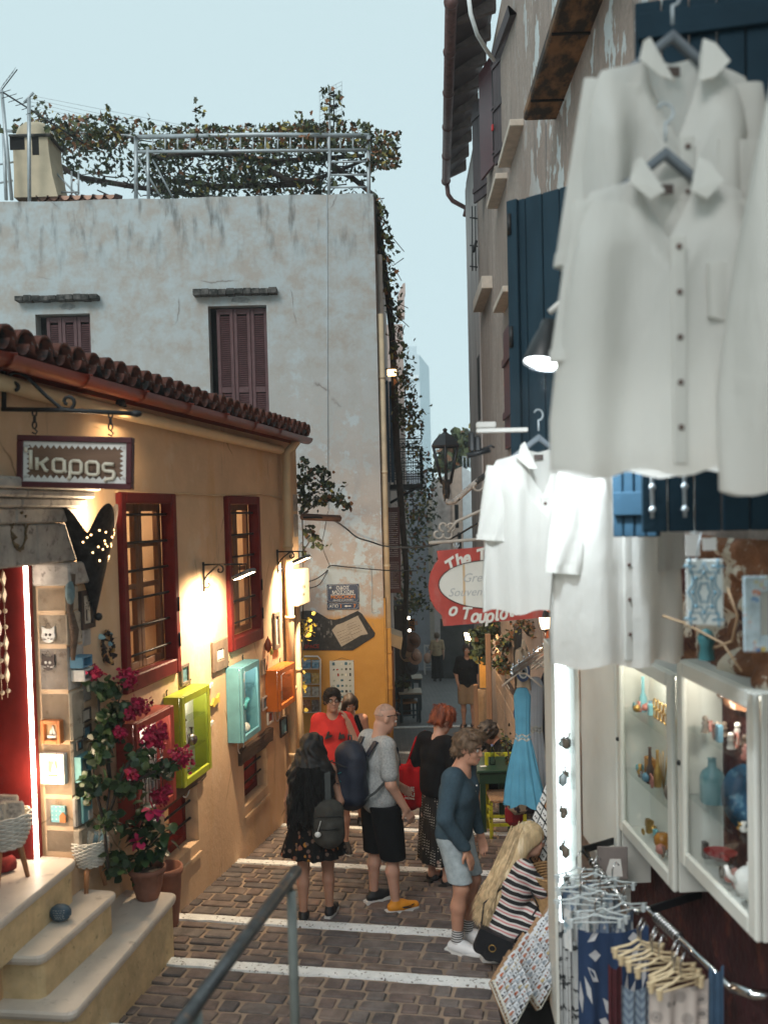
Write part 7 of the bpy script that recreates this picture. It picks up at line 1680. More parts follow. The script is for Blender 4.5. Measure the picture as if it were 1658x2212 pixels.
cr=T('corner_creeper','leafy creeper with drooping dark leaves on the beam at the shop corner','creeper',LW.P(U1,-1.4,.1))
pts=[]
for (x,y,sx,sy,n) in ((665,1030,12,18,50),(690,1020,20,10,60),(700,1045,24,10,80),(725,1075,22,8,70),(745,1090,10,8,35),(665,1075,12,20,60),(690,1080,14,12,50),(655,1000,6,14,30),(668,1150,8,14,26),(690,1178,14,4,20),(650,1060,5,40,60),(680,1160,12,4,16),(655,1195,5,15,18)):
    for k in range(n): pts.append(atY(x+random.gauss(0,sx*.6),y+random.gauss(0,sy*.6),12.1+random.gauss(0,.15)))
vine_leaves('foliage',cr,pts,.062,(5,2,1.2,.3,5),'oval')
mb=MB()
for pl in ([(654,1400),(655,1200),(652,1100),(660,1020)],[(652,1100),(680,1060),(715,1030)],[(655,1110),(700,1075),(750,1090)],[(655,1190),(675,1160),(695,1170)]): mb.tube([atY(x,y,12.1) for x,y in pl],.009,4)
mb.out('stem',m_bark,cr)
cr=T('yellow_creeper','sparse creeper with yellowing leaves around the meter pipe','creeper',LW.P(U1,-3.6,.1))
pts=[atY(660+random.gauss(0,9),1355+random.gauss(0,12),11.8) for k in range(46)]+[atY(650+random.gauss(0,5),random.uniform(1400,1640),11.8) for k in range(40)]
mb=MB()
for p in pts: leaf_cards(mb,p,.06,shape='oval')
o=mb.out('foliage',M('yellow_leaf',(.35,.27,.04),.6,.3,8,.1),cr,False); o['kind']='stuff'
mb=MB(); mb.tube([atY(650,1690,11.75),atY(652,1560,11.75),atY(648,1450,11.75),atY(655,1380,11.75),atY(668,1350,11.75)],.006,4); mb.out('stem',m_bark,cr)
# ---- lane: awning, hotel sign, hats, tables, chair
aw=T('small_white_awning','small cream board awning on a wooden prop at the lane corner','awning',atY(848,1405,17))
f=Fr(atY(836,1400,17.0),(1,0,0)); X=lambda x:atY(x,1400,17).x-f.o.x; Z=lambda y:atY(850,y,17).z-f.o.z
mb=MB(); mb.prism(f,[(X(834),Z(1390)),(X(866),Z(1404)),(X(870),Z(1378)),(X(838),Z(1366))],-.9,.0); mb.out('board',m_cream,aw)
mb=MB(); mb.tube([f.P(X(834),Z(1420),-.4),f.P(X(852),Z(1400),-.4)],.03,4); mb.tube([f.P(X(846),Z(1400),-.8),f.P(X(846),Z(1570),-.8)],.05,4); mb.out('prop',m_legw,aw)
t=T('hotel_sign','small brown hotel sign hanging from a scroll bracket down the lane','sign',atY(879,1365,23)); f=Fr(atY(862,1364,23),(1,0,0)); w=atY(896,1364,23).x-f.o.x; h=atY(862,1337,23).z-f.o.z
mb=MB(); mb.box(f,0,w,0,h,-.02,.0); mb.out('board',M('sign_brown',(.035,.018,.014),.5,.2),t)
mb=MB(); mb.tube([f.P(.02,.02,.004),f.P(w-.02,.02,.004),f.P(w-.02,h-.02,.004),f.P(.02,h-.02,.004)],.006,4,closed=True); mb.out('border_line',m_orl,t)
text('NOSTOS',.13,m_orl,'lettering',t,f.P(w*.52,h*.63,.004),f.u,f.v,.001,bold=.003); text('HOTEL',.11,m_orl,'lettering',t,f.P(w*.52,h*.25,.004),f.u,f.v,.001,bold=.003)
mb=MB(); mb.tube([f.P(-.3,h+.2,0),f.P(w+.1,h+.2,0)],.012,4); mb.tube(spir(lambda x,y:atY(x,y,23),885,1325,6,2,0,5),.01,4); mb.tube([f.P(.1,h,0),f.P(.1,h+.2,0)],.006,3); mb.tube([f.P(w-.1,h,0),f.P(w-.1,h+.2,0)],.006,3); mb.out('scroll_arm',m_black,t)
for x,y in ((882,1335),(884,1362)): mb=MB(); mb.ball(atY(x,y,21),.035,10); solo(mb,'bare_bulb',ME('bulb_%d'%y,(1,.85,.65),12),'small glowing bulb in front of the hotel sign, '+('upper one' if y<1350 else 'lower one'),'bulb')
m_hat=[M('hat_%d'%i,c,.8,.2,20,.2) for i,c in enumerate([(.13,.06,.035),(.3,.2,.12),(.03,.03,.04),(.35,.2,.14)])]
hats=[(883,1400,0,'brown felt hat second from the top of the hat stand'),(893,1383,0,'brown brimmed hat at the top right of the hat stand'),(888,1440,2,'dark blue brimmed hat at the bottom of the hat stand'),(896,1418,3,'rosy straw hat on the right of the hat stand'),(878,1412,1,'tan straw hat on the left of the hat stand')]
for x,y,i,lab in hats:
    c=atY(x,y,20.5); ax=Vector((.5,-.8,.3)).normalized(); t=T('sun_hat',lab,'hat',c,'hats on the stand in the lane'); mb=MB(); mb.lathe(c,[(.19,.0),(.12,.015),(.11,.02),(.1,.09),(.05,.11),(.001,.112)],14,axis=tuple(ax)); mb.out('brim_and_crown',m_hat[i],t); mb=MB(); mb.lathe(c,[(.112,.02),(.108,.05)],14,axis=tuple(ax)); mb.out('ribbon',m_black,t)
mb=MB(); c=atY(884,1500,20.8); mb.tube([c,atY(885,1365,20.8)],.04,6); mb.lathe(c,[(.3,0),(.28,.04),(.03,.06)],10); solo(mb,'hat_stand',m_bark,'dark pole stand carrying the hats','hat stand')
m_btbl=M('blue_table_paint',(.04,.075,.1),.5,.2,9,.1); m_ttop=M('table_top_wood',(.36,.29,.22),.4,.2,6,.1)
def table(x0,x1,ytop,label,Y,ch):
    p0=atY(x0,ytop,Y); p1=atY(x1,ytop,Y); zt=p0.z; zg=gz(p0.x,Y); t=T('blue_cafe_table',label,'table',(p0.x*.5+p1.x*.5,Y+.3,zg),'blue cafe tables along the lane'); f=Fr((p0.x,Y,0),(1,0,0)); w=p1.x-p0.x
    mb=MB(); mb.box(f,0,w,zt-.03,zt,-.6,.0,.006); mb.out('table_top',m_ttop,t); mb=MB(); mb.box(f,.03,w-.03,zt-.12,zt-.032,-.57,-.03); mb.out('apron',m_btbl,t)
    for a in (.03,w-.08):
        for n in (-.57,-.05): mb=MB(); mb.box(f,a,a+.05,zg-.05,zt-.032,n,n+.05); mb.out('leg',m_btbl,t)
table(861,911,1498,'nearer blue legged cafe table with a wooden top on the left of the lane',20.2,0); table(872,912,1466,'farther blue legged cafe table behind the nearer one',22.5,0)
def chair(c,m_,mseat,label,rz,cross=False,sc=1,group=None):
    t=T('cafe_chair',label,'chair',c,group,rz); o=Vector(c); f=Fr((o.x,o.y,0),(1,0,0)); z=o.z; s=sc
    for a,b,h in ((-.19,-.19,.9),(.19,-.19,.9),(-.19,.19,.45),(.19,.19,.45)): mb=MB(); mb.box(f,(a-.02)*s,(a+.02)*s,z,z+h*s,(b-.02)*s,(b+.02)*s,.004); mb.out('leg',m_,t)
    mb=MB(); mb.box(f,-.2*s,.2*s,z+.42*s,z+.46*s,-.2*s,.21*s,.01); mb.out('seat',mseat,t)
    mb=MB(); 
    for h in (.85,.6): mb.box(f,-.17*s,.17*s,z+h*s,z+(h+.045)*s,-.205*s,-.18*s)
    if cross: mb.tube([f.P(-.17*s,z+.62*s,-.19*s),f.P(.17*s,z+.87*s,-.19*s)],.014,4); mb.tube([f.P(.17*s,z+.62*s,-.19*s),f.P(-.17*s,z+.87*s,-.19*s)],.014,4)
    mb.out('backrest',m_,t)
    mb=MB()
    for h in (.15,.25): mb.box(f,-.17*s,.17*s,z+h*s,z+(h+.03)*s,.18*s,.2*s); mb.box(f,-.2*s,-.18*s,z+h*s,z+(h+.03)*s,-.17*s,.17*s)
    mb.out('stretcher',m_,t); return t
p=atY(881,1565,20.6); chair((p.x-.02,20.5,gz(p.x,20.5)),m_btbl,M('rush_seat_dark',(.3,.16,.07),.9,.3,30,.4),'blue cafe chair with a rush seat under the nearer table',.2)
p=atY(930,1404,34); chair((p.x,34,gz(p.x,34)),m_white,m_white,'white cross back chair against the grey wall down the lane',PI,True,1.25)
pl=T('table_plant','small dark potted plant on the nearer blue table','plant',atY(866,1497,20.4)); mb=MB(); c=atY(866,1497,20.4); mb.lathe(c,[(.06,0),(.08,.14),(.07,.13)],8); mb.out('pot',m_black,pl)
vine_leaves('foliage',pl,[c+Vector((random.gauss(0,.09),random.gauss(0,.09),.22+random.gauss(0,.08))) for k in range(70)],.08,(4,2,0,0,4),'oval')
# ---- right edge of the lane
m_stonep=M('pillar_stone',(.3,.21,.15),.9,.25,8,.6,24)
sp_=T('stone_pilaster','tall pinkish stone pilaster of big blocks with a small switch plate','pilaster',RW.P(14,-4,.1))
xs=(1072,1112); ys=[1335,1378,1420,1482,1512,1546,1600,1680,1760]; ua,ub=RW.U(1112,1450,.06),RW.U(1072,1450,.06)
for y0,y1 in zip(ys,ys[1:]): mb=MB(); mb.box(RW,ua,ub,RW.V(1092,y1,.06)+.005,RW.V(1092,y0,.06)-.005,-.05,.06+random.uniform(0,.02),.012); mb.out('stone',m_stonep,sp_)
mb=MB(); a,b,c,d=RW.R(1092,1478,1106,1489,.1); mb.box(RW,a,b,c,d,.06,.11,.01); mb.out('switch_frame',m_dkframe,sp_); mb=MB(); mb.box(RW,a+(b-a)*.3,b-(b-a)*.3,c+.03,d-.03,.11,.115); mb.out('switch',m_whf,sp_)
mb=MB(); mb.box(RW,RW.U(1120,1450,.05),RW.U(1112,1450,.05),-3.9,-1.55,-.02,.07); solo(mb,'dark_post',m_black,'dark upright post between the stone pilaster and the bags','post')
m_post=M('warm_timber_post',(.24,.13,.07),.8,.25,5,.3,25,stretch=(1,1,.2))
for x0,x1,Y,lab,yt in ((1027,1036,14.5,'left timber post of the doorway beside the pilaster',1480),(1055,1066,13.2,'right timber post of the doorway, next to the pilaster',1370)):
    p=atY(x0,1700,Y); q_=atY(x1,1700,Y); mb=MB(); f=Fr((p.x,Y,0),(1,0,0)); mb.box(f,0,q_.x-p.x,-4.2,atY(x0,yt,Y).z,-.1,0,.008); solo(mb,'timber_post',m_post,lab,'post')
p=atY(1034,1700,14.9); q_=atY(1058,1700,14.9); f=Fr((p.x,14.9,0),(1,0,0)); t=T('glowing_doorway','narrow doorway with an orange lit wall between the timber posts','doorway',(p.x,14.9,-4.1)); mb=MB(); mb.box(f,0,q_.x-p.x,-4.2,atY(1040,1490,14.9).z,-.1,0); mb.out('stone_reveal',M('warm_stone',(.36,.24,.14),.9,.3,7,.5),t); mb=MB(); mb.box(f,.05,q_.x-p.x,atY(1040,1486,14.9).z,atY(1040,1400,14.9).z,-.12,.004); mb.out('orange_wall',m_ochre,t)
lamp('doorway_light',atY(1046,1395,14.6),14,WARM,t,.05)
# lanterns
def wall_lantern(x,y0,y1,Y,label,mat_on,power,six):
    c=atY(x,(y0+y1)/2,Y); t=T('wall_lantern',label,'lantern',c,'lit lanterns on the right'); H=atY(x,y0,Y).z-atY(x,y1,Y).z; r=H*.33
    b=c-Vector((0,0,H/2)); n=6 if six else 4; ux=(1,.3,0)
    mb=MB(); mb.lathe(b,[(r*.62,H*.2),(r*.95,H*.72)],n,ux=ux); mb.out('glass',mat_on,t,False)
    mb=MB(); mb.lathe(b,[(r*1.15,H*.72),(r*.8,H*.84),(r*.25,H*.95),(r*.1,H),(.001,H)],n,ux=ux); mb.out('cap',m_black,t,False); mb=MB(); mb.lathe(b,[(.001,H*.02),(r*.3,H*.1),(r*.68,H*.18),(r*.66,H*.21)],n,ux=ux); mb.out('base',m_black,t,False)
    for k in range(n):
        w=math.atan2(.3,1)+2*PI*k/n; d=Vector((math.cos(w),math.sin(w),0)); mb=MB(); mb.tube([b+d*r*.64+Vector((0,0,H*.19)),b+d*r*.98+Vector((0,0,H*.73))],r*.06,4); mb.out('frame_bar',m_black,t)
    mb=MB(); mb.tube([b+Vector((0,0,H*.05)),b+Vector((0,0,-H*.25)),b+Vector((r*1.5,.05,-H*.35)),RW.P(Y+.1,b.z-H*.2,0)],r*.1,5); mb.out('arm',m_black,t)
    lamp('lantern_light',b+Vector((-r*1.4,-r*1.0,H*.4)),power,WARM2,t,.03)
g1=ME('lantern_glow',(1,.72,.42),4.5)
wall_lantern(1177,1318,1368,9.0,'nearer lit six sided lantern above the dress rail',g1,14,True); wall_lantern(1012,1356,1391,16,'farther lit lantern among the leaves beside the lane',ME('lantern_glow2',(1,.7,.35),5),16,False)
mb=MB(); a,b=RW.U(1215,1380,.02),RW.U(1176,1380,.02); mb.box(RW,a,b,-4.2,RW.V(1195,1322,.02),-.02,.025); solo(mb,'orange_wall_panel',M('orange_stucco',(.5,.12,.03),.9,.3,9,.8,30,bd=.02),'rough orange stucco wall strip behind the dress rail','wall')
def bush(name,label,blobs,size,w,shape='oval',Y=14.0,pot=None):
    t=T(name,label,'plant',atY(blobs[0][0],blobs[0][1]+30,Y)); pts=[]
    for x,y,sx,sy,n in blobs:
        for k in range(n): pts.append(atY(x+random.gauss(0,sx*.55),y+random.gauss(0,sy*.55),Y+random.gauss(0,.18)))
    vine_leaves('foliage',t,pts,size,w,shape); mb=MB()
    for x,y,sx,sy,n in blobs: mb.tube([atY(blobs[0][0],blobs[0][1]+20,Y),atY(x,y,Y)],.012,4)
    mb.out('branch',m_bark,t); return t
bush('leafy_bush','green leafy bush around the farther lantern',[(1035,1370,16,14,190),(1060,1360,14,14,150),(1040,1400,14,14,150),(1028,1415,10,8,70),(1050,1420,10,8,70),(1075,1350,12,10,80)],.075,(3,5,.3,.6,2),Y=14.2)
bush('reddish_bush','reddish green bush hanging over the stone pilaster',[(1085,1390,14,10,130),(1110,1375,14,14,110),(1078,1430,12,14,110),(1095,1442,14,10,110),(1130,1365,14,12,80)],.06,(2,3,3,.6,2),Y=12.6)
bush('dry_flower_bush','thin dry bush with small reddish sprigs under the nearer lantern',[(1140,1352,16,12,130),(1120,1345,12,10,70),(1155,1375,10,8,40)],.035,(1,1,5,.5,1),Y=11)
bush('low_shrub','low yellowish green shrub between the table and the blue dress',[(1110,1668,8,18,120),(1105,1700,7,14,80),(1100,1640,8,10,50),(1092,1600,10,18,40)],.045,(2,5,.5,1.5,2),Y=9.6)
# ---- dress rail
m_chrome=M('chrome',(.55,.56,.57),.12,.1,20,0,metal=1); m_dblue=M('sky_blue_cloth',(.11,.32,.45),.9,.12,6,.3,80,spec=.1); m_dgrey=M('pale_grey_cloth',(.42,.43,.46),.9,.08,6,.3,80); m_dnavy=M('navy_cloth',(.015,.02,.035),.9,.1); m_dyel=M('yellow_cloth',(.6,.45,.1),.9,.1); m_lace=M('lace',(.4,.38,.33),.9,.6,60,.5,90); m_hw=M('pale_hanger',(.6,.52,.44),.5,.1)
zr=-1.2; ra,rb=atZ(1104,1456,zr),atZ(1197,1390,zr)
dr_=T('dress_rail','slanting chrome clothes rail with hooks, sticking out from the wall','clothes rail',ra); mb=MB(); mb.tube([ra,rb],.022,8); mb.tube([ra+Vector((0,0,.03)),rb+Vector((0,0,.03))],.012,6); mb.out('rail_bar',m_chrome,dr_)
for k in range(9): mb=MB(); q=ra.lerp(rb,k/9+.03); mb.tube([q+Vector((0,0,.02)),q+Vector((0,0,.055))],.008,5); mb.ball(q+Vector((0,0,.06)),.013,6); mb.out('hook_pin',m_chrome,dr_)
def dress(f,ybot,w0,wm,wb,col,label,waist=.42,band=True,pleats=11,cat='dress',dx=0,nm='hanging_dress'):
    q=ra.lerp(rb,f)+Vector((dx,0,0)); t=T(nm,label,cat,q,'dresses on the chrome rail'); dd=q.y; xb=q.x*2000/dd+829
    L_=q.z-.16-atY(xb,ybot,dd).z
    mb=MB(); mb.tube([q+Vector((0,0,.03)),q+Vector((0,0,-.04))],.004,4); d=(rb-ra).normalized(); s=Vector((d.y,-d.x,0))*.8+Vector((.5,0,0)); s.normalize(); mb.tube([q+s*.15+Vector((0,0,-.15)),q+s*.03+Vector((0,0,-.05)),q-s*.03+Vector((0,0,-.05)),q-s*.15+Vector((0,0,-.15))],.008,5); mb.out('hanger',m_hw,t)
    r=np.random.RandomState(int(f*1000)); ph=r.uniform(0,6)
    def fn(tt,k):
        a=2*PI*k; z=-.16-L_*tt
        if tt<.06: w=w0*.55+(w0*.45)*tt/.06
        elif tt<waist: w=w0+(wm-w0)*(tt-.06)/(waist-.06)
        else: w=wm+(wb-wm)*((tt-waist)/(1-waist))**.85
        fo=1+.13*min(1,max(0,tt*1.4))*math.sin(pleats*a+ph+1.5*math.sin(tt*3))+.05*math.sin(23*a+tt*4)
        p=s*(w*fo*math.cos(a))+d*(w*.42*fo*math.sin(a)); return (p.x,p.y,z-.02*math.sin(5*a)*tt)
    sheet(30,90,fn,'cloth',col,t,True)
    if band:
        def fb(tt,k): p=fn(waist-.025+.05*tt,k); return (p[0]*1.03,p[1]*1.03,p[2])
        sheet(2,60,fb,'lace_band',m_lace,t,True)
    return t
dress(.2,1738,.062,.05,.15,m_dblue,'long sky blue pleated dress, the longest on the rail')
dress(.50,1730,.06,.045,.085,m_dgrey,'long pale grey dress just behind the long blue one')
dress(.62,1722,.05,.04,.07,m_dnavy,'long navy dress behind the pale grey one',band=False,dx=.05)
dress(.70,1705,.04,.03,.035,m_dyel,'narrow yellow dress peeping between navy and short blue',band=False,dx=.09)
dress(.80,1640,.06,.05,.085,m_dblue,'short sky blue dress near the wall end of the rail',dx=.08)
dress(.92,1690,.06,.05,.075,m_dgrey,'pale lilac grey dress nearest the wall end',waist=.5)
m_tote=M('natural_tote',(.5,.39,.28),.9,.12,14,.3,60); m_eyeb=M('eye_blue',(.07,.1,.2),.8,.15,20); m_eyeg=M('eye_grey',(.2,.23,.25),.8,.1)
def tote(x0,y0,x1,y1,ex,ey,er,Y,label):
    f=Fr(atY(x0,y1,Y),(1,.25,0)); w=(atY(x1,y1,Y).x-f.o.x); H=atY(x0,y0,Y).z-f.o.z; t=T('tote_bag',label,'bag',f.o,'evil eye tote bags')
    def fn(tt,k): 
        u=w*(k*(1-.12*tt)+.06*tt); n=.05*math.sin(PI*k)*(1-.7*tt)+.012*math.sin(9*k+7*tt); p=f.P(u,H*tt+.02*math.sin(5*k),n)-f.o; return tuple(p)
    sheet(14,14,fn,'bag_front',m_tote,t); 
    def fb(tt,k): p=Vector(fn(tt,k)); return tuple(p-f.n*(.03+.1*math.sin(PI*k)*(1-tt)))
    sheet(14,14,fb,'bag_back',m_tote,t)
    mb=MB()
    for k in (.3,.7): mb.tube([f.P(w*k,H*.98,.02),f.P(w*.5,H*1.28,.0)],.008,4)
    mb.out('handle',m_tote,t)
    for r_,m_,o in ((1,m_eyeb,.0),(.68,m_white,.004),(.5,m_eyeg,.008),(.2,m_black,.012)):
        pts=[]
        for i in range(22):
            a=2*PI*i/22; u,v=f.px(ex+er*.68*r_*math.cos(a),ey+er*r_*math.sin(a),.06); pts.append((u,v))
        mb=MB(); mb.prism(f,pts,.058+o,.062+o); mb.out('eye_ring',m_,t)
    return t
tote(1115,1405,1149,1487,1129,1451,22,7.4,'upper beige tote bag printed with a large blue eye'); tote(1114,1497,1144,1583,1121,1542,19,7.5,'lower beige tote bag printed with a blue eye')
mb=MB(); f=Fr(atY(1122,1496,7.5),(1,0,0)); mb.box(f,0,.05,0,.08,-.01,.0); solo(mb,'yellow_tag',m_dyel,'small yellow tag hanging between the two tote bags','tag')
f=Fr(atY(1105,1765,7.6),(1,.2,0)); mb=MB(); mb.box(f,0,.28,0,.28,-.15,0,.04); solo(mb,'floral_bag',M('floral_bag',(.4,.28,.18),.9,.3,10,.1,layers=[((.03,.015,.02),11,.5,.54)]),'beige bag with a dark flower print below the blue dress','bag')
mb=MB(); mb.box(Fr(atY(1095,1790,7.8),(1,.2,0)),0,.16,0,.2,-.1,0,.05); solo(mb,'red_bag',M('red_bag_cloth',(.3,.015,.02),.8,.2),'small red bag on the ground behind the floral bag','bag')
# tilted earring card stand
o=atY(1168,1893,6.7); e1=atY(1215,1775,6.75)-o; e2=atY(1123,1828,6.9)-o
t=T('earring_card_stand','tilted dark board with rows of small white earring cards beneath the dresses','card stand',o); n=e1.cross(e2).normalized(); n=-n if n.y>0 else n
mb=MB(); P_=[o,o+e1*1.25,o+e1*1.25+e2,o+e2]; mb.add(P_+[p-n*.03 for p in P_],[(0,1,2,3),(7,6,5,4)]+[(i,(i+1)%4,4+(i+1)%4,4+i) for i in range(4)]); mb.out('board',m_black,t)
m_cardo=M('card_orange',(.5,.25,.12),.7,.4,40)
for i in range(7):
    for j in range(4):
        c=o+e1*(.05+.17*i)+e2*(.06+.23*j)+n*.008; a,b=e1*.135,e2*.19; mb=MB(); mb.add([c,c+a,c+a+b,c+b,c+n*.006,c+a+n*.006,c+a+b+n*.006,c+b+n*.006],[(4,5,6,7),(0,1,5,4),(1,2,6,5),(2,3,7,6),(3,0,4,7)]); mb.out('card',m_cardo if i in(0,5) and j<3 else m_white,t)
        mb=MB(); q=c+a*.5+b*.5+n*.008; mb.ball(q+b*.15,.007,5); mb.ball(q-b*.2,.008,5); mb.out('earring',m_dkframe,t)
# wicker tray near the crouching woman
mb=MB(); c=atY(1196,1915,6.5); zg_=gz(c.x,6.5)
mb.lathe(Vector((c.x,c.y,zg_)),[(.1,0),(.15,.1),(.15,c.z-zg_-.05),(.13,c.z-zg_)],18)
for k in range(7): mb.tube([c+Vector(((.14+.008*k)*math.cos(w*PI/12),(.14+.008*k)*math.sin(w*PI/12),.018*k)) for w in range(24)],.009,5,closed=True)
mb.lathe(c,[(.001,0),(.14,0)],20); solo(mb,'wicker_tray',M('honey_wicker',(.33,.2,.09),.8,.3,30,.4),'tall honey coloured wicker basket right of the crouching woman','basket')
# ---- green table, yellow chair, bottle
m_grn=M('dark_green_paint',(.015,.045,.025),.35,.2,8,.1); m_lime2=M('chartreuse_chair_paint',(.42,.42,.02),.5,.2,9,.15,layers=[((.12,.1,.03),14,.56,.64)])
Yt=10.3; z=gz(1.1,Yt+.3)+.76; xa=atY(1030,1690,Yt).x; xb=atY(1116,1690,Yt).x
gt=T('green_table','dark green wooden table at the right edge of the street','table',((xa+xb)/2,Yt+.4,z-.76)); f=Fr((xa,Yt,0),(1,.03,0)); w=xb-xa
mb=MB(); mb.box(f,0,w,z-.035,z,-.8,0,.008); mb.out('table_top',m_grn,gt); mb=MB(); mb.box(f,.03,w-.03,z-.16,z-.036,-.76,-.03); mb.out('apron',m_grn,gt)
for a in (.04,w-.1):
    for n in (-.74,-.1): mb=MB(); mb.box(f,a,a+.06,z-.8,z-.036,n,n+.06); mb.out('leg',m_grn,gt)
p=onG(1092,1800); c=(p.x,10.35,gs(p.x,10.3)); cc=chair(c,m_lime2,M('rush_seat',(.33,.2,.11),.95,.35,40,.6),'yellow green chair with a rush seat in front of the green table',0,sc=.98)
b0=Vector((atY(1063,1660,10.55).x,10.55,z)); bt=T('water_bottle','small clear plastic water bottle standing on the green table','bottle',b0); mb=MB(); mb.lathe(b0,[(.001,0),(.033,.003),(.033,.05),(.029,.07),(.033,.09),(.033,.15),(.014,.2),(.014,.215)],14); mb.out('bottle_body',MGlass('bottle_plastic',(.8,.87,.9),1.0),bt); mb=MB(); mb.lathe(b0,[(.016,.213),(.016,.235),(.001,.236)],10); mb.out('cap',m_eyeb,bt)
mb=MB(); mb.box(Fr((atY(1040,1672,10.4).x,10.45,z+.001),(1,.3,0)),0,.07,0,.002,-.05,0); solo(mb,'paper_slip',m_white,'white slip of paper on the near edge of the green table','paper')
# ================================================================== FOREGROUND
m_rail=M('worn_dark_rail',(.045,.05,.052),.45,.5,14,.3,40,metal=.3,layers=[((.15,.085,.05),8,.58,.66)])
hr=T('handrail','worn dark metal handrail descending in the foreground with a grey green post','handrail',atY(634,2210,3.7))
mb=MB(); mb.tube([atY(355,2260,2.75),atY(500,2065,3.2),atY(640,1880,3.8)],.026,10); mb.out('rail_bar',m_rail,hr)
mb=MB(); b_=atY(629,1925,3.72); mb.tube([b_,Vector((b_.x,b_.y,-2.6))],.02,10); mb.tube([b_,b_+Vector((-.0,.0,.07))],.008,6); mb.out('post',M('grey_green_post',(.12,.135,.125),.6,.2,9,.2),hr)
mb=MB(); b_=atY(425,2178,2.95); mb.tube([b_,Vector((b_.x,b_.y,-2.3))],.018,8); mb.out('post',bpy.data.materials['grey_green_post'],hr)
# chrome rails on the right
zr2=-2.0
rl=T('chrome_display_rail','pair of chrome display rails on dark brackets under the white cases','display rail',atZ(1400,1965,zr2))
a0,a1=atZ(1258,1836,zr2),atZ(1352,1958,zr2); c0_,c1_=atZ(1402,1966,zr2),atZ(1578,2133,zr2)
mb=MB(); mb.tube([a0,a1],.016,8); mb.tube([a1,a1+Vector((.05,-.05,-.01)),c0_+Vector((-.02,.05,.0)),c0_],.016,8); mb.tube([c0_,c1_],.016,8); mb.tube([c1_,c1_+Vector((.07,-.06,-.0)),c1_+Vector((.25,-.08,.0))],.022,8); mb.out('rail_bar',m_chrome,rl)
for p,q in ((a0,atZ(1360,1806,zr2)),(c0_,atZ(1540,1922,zr2))):
    d=(q-p); mb=MB(); mb.box(Fr(p,(d.x,d.y,0)),0,d.length,-.02,.02,-.006,.006); mb.out('bracket',m_black,rl)

m_clear=MGlass('clear_plastic',(.86,.92,.94),1.0); m_clearp=M('frosted_plastic',(.5,.56,.58),.15,.1,20,0); m_beigeh=M('beige_hanger',(.6,.48,.3),.45,.1)
random.seed(21)
def clip_hanger(c,ang,w,mat,label,group):
    t=T('clip_hanger',label,'hanger',c,group); d=Vector((math.cos(ang),math.sin(ang),random.uniform(-.06,.06))); c=Vector(c)
    mb=MB(); mb.tube([c-d*w,c-d*w*.3+Vector((0,0,.012)),c+Vector((0,0,.03)),c+d*w*.3+Vector((0,0,.012)),c+d*w],.0055,6); mb.tube([c-d*w+Vector((0,0,-.012)),c+d*w+Vector((0,0,-.012))],.004,5); mb.out('bar',mat,t)
    for s in (-1,1): mb=MB(); mb.box(Fr(c+d*w*s*.85+Vector((0,0,-.05)),(d.x,d.y,0)),-.009,.009,.01,.055,-.008,.008,.003); mb.out('clip',mat,t)
    mb=MB(); mb.tube([c+Vector((0,0,.03)),c+Vector((0,0,.08)),c+Vector((.02,0,.12)),c+Vector((.035,0,.1))],.004,5); mb.out('hook',m_chrome,t)
    return t
n=9
for k in range(n):
    x=1215+120*random.random(); y=1885+ (115*k/n); c=atY(x+10,y,4.9-.7*k/n); clip_hanger(c,random.uniform(-.25,.45),.13,m_clearp,'clear plastic clip hanger, %s from the back on the crowded rail'%('first second third fourth fifth sixth seventh eighth ninth tenth eleventh twelfth thirteenth last'.split()[k]),'clear plastic clip hangers on the rail')
for k in range(9):
    c=atY(1380+12*k+random.uniform(-12,12),2045+10*k,3.7-.04*k); clip_hanger(c,random.uniform(.0,.4),.11,m_beigeh,'beige clip hanger, %s from the back in the row on the nearer chrome rail'%('first','second','third','fourth','fifth','sixth','seventh','eighth','ninth')[k],'beige clip hangers on the nearer rail')
rg=T('hook_rings','crowded metal hook loops sitting on the chrome rails','hooks',a0)
for k in range(12): mb=MB(); q=a0.lerp(a1,.25+.06*k); mb.tube([q+Vector((.02*math.cos(w*.7),0,.02*math.sin(w*.7))) for w in range(9)],.004,4,closed=True); mb.out('hook_loop',m_chrome,rg)
for k in range(10): mb=MB(); q=c0_.lerp(c1_,.12+.03*k); mb.tube([q+Vector((.024*math.cos(w*.7),0,.024*math.sin(w*.7))) for w in range(9)],.005,4,closed=True); mb.out('hook_loop',m_chrome,rg)
def cloth_panel(x0,x1,yt,yb,Y,label,mat,name='hanging_scarf',group='scarves and towels on the rail',amp=.012,tilt=.1):
    p=atY(x0,yt,Y); w=atY(x1,yt,Y).x-p.x; L_=p.z-atY(x0,yb,Y).z; t=T(name,label,'scarf',(p.x+w/2,p.y,p.z-L_),group); r=np.random.RandomState(int(x0)); ph=r.uniform(0,6,4)
    def fn(tt,k):
        x=w*(k-.5); y=tilt*x+amp*(math.sin(7*k*2+ph[0]+tt)+.6*math.sin(15*k*2+ph[1]))*(.3+tt)+.012*math.sin(3*tt); z=L_*(1-tt)-.03*math.sin(PI*k)*(1-tt); return (x,y,z)
    o=sheet(24,28,fn,'cloth',mat,t); return t,o,fn
def suns_mat():
    return M('navy_sun_cloth',(.02,.045,.11),.9,.15,6,.2,70)
t,o,fn=cloth_panel(1245,1402,2004,2420,4.3,'navy cloth printed with pale half suns, hanging in the middle',suns_mat())
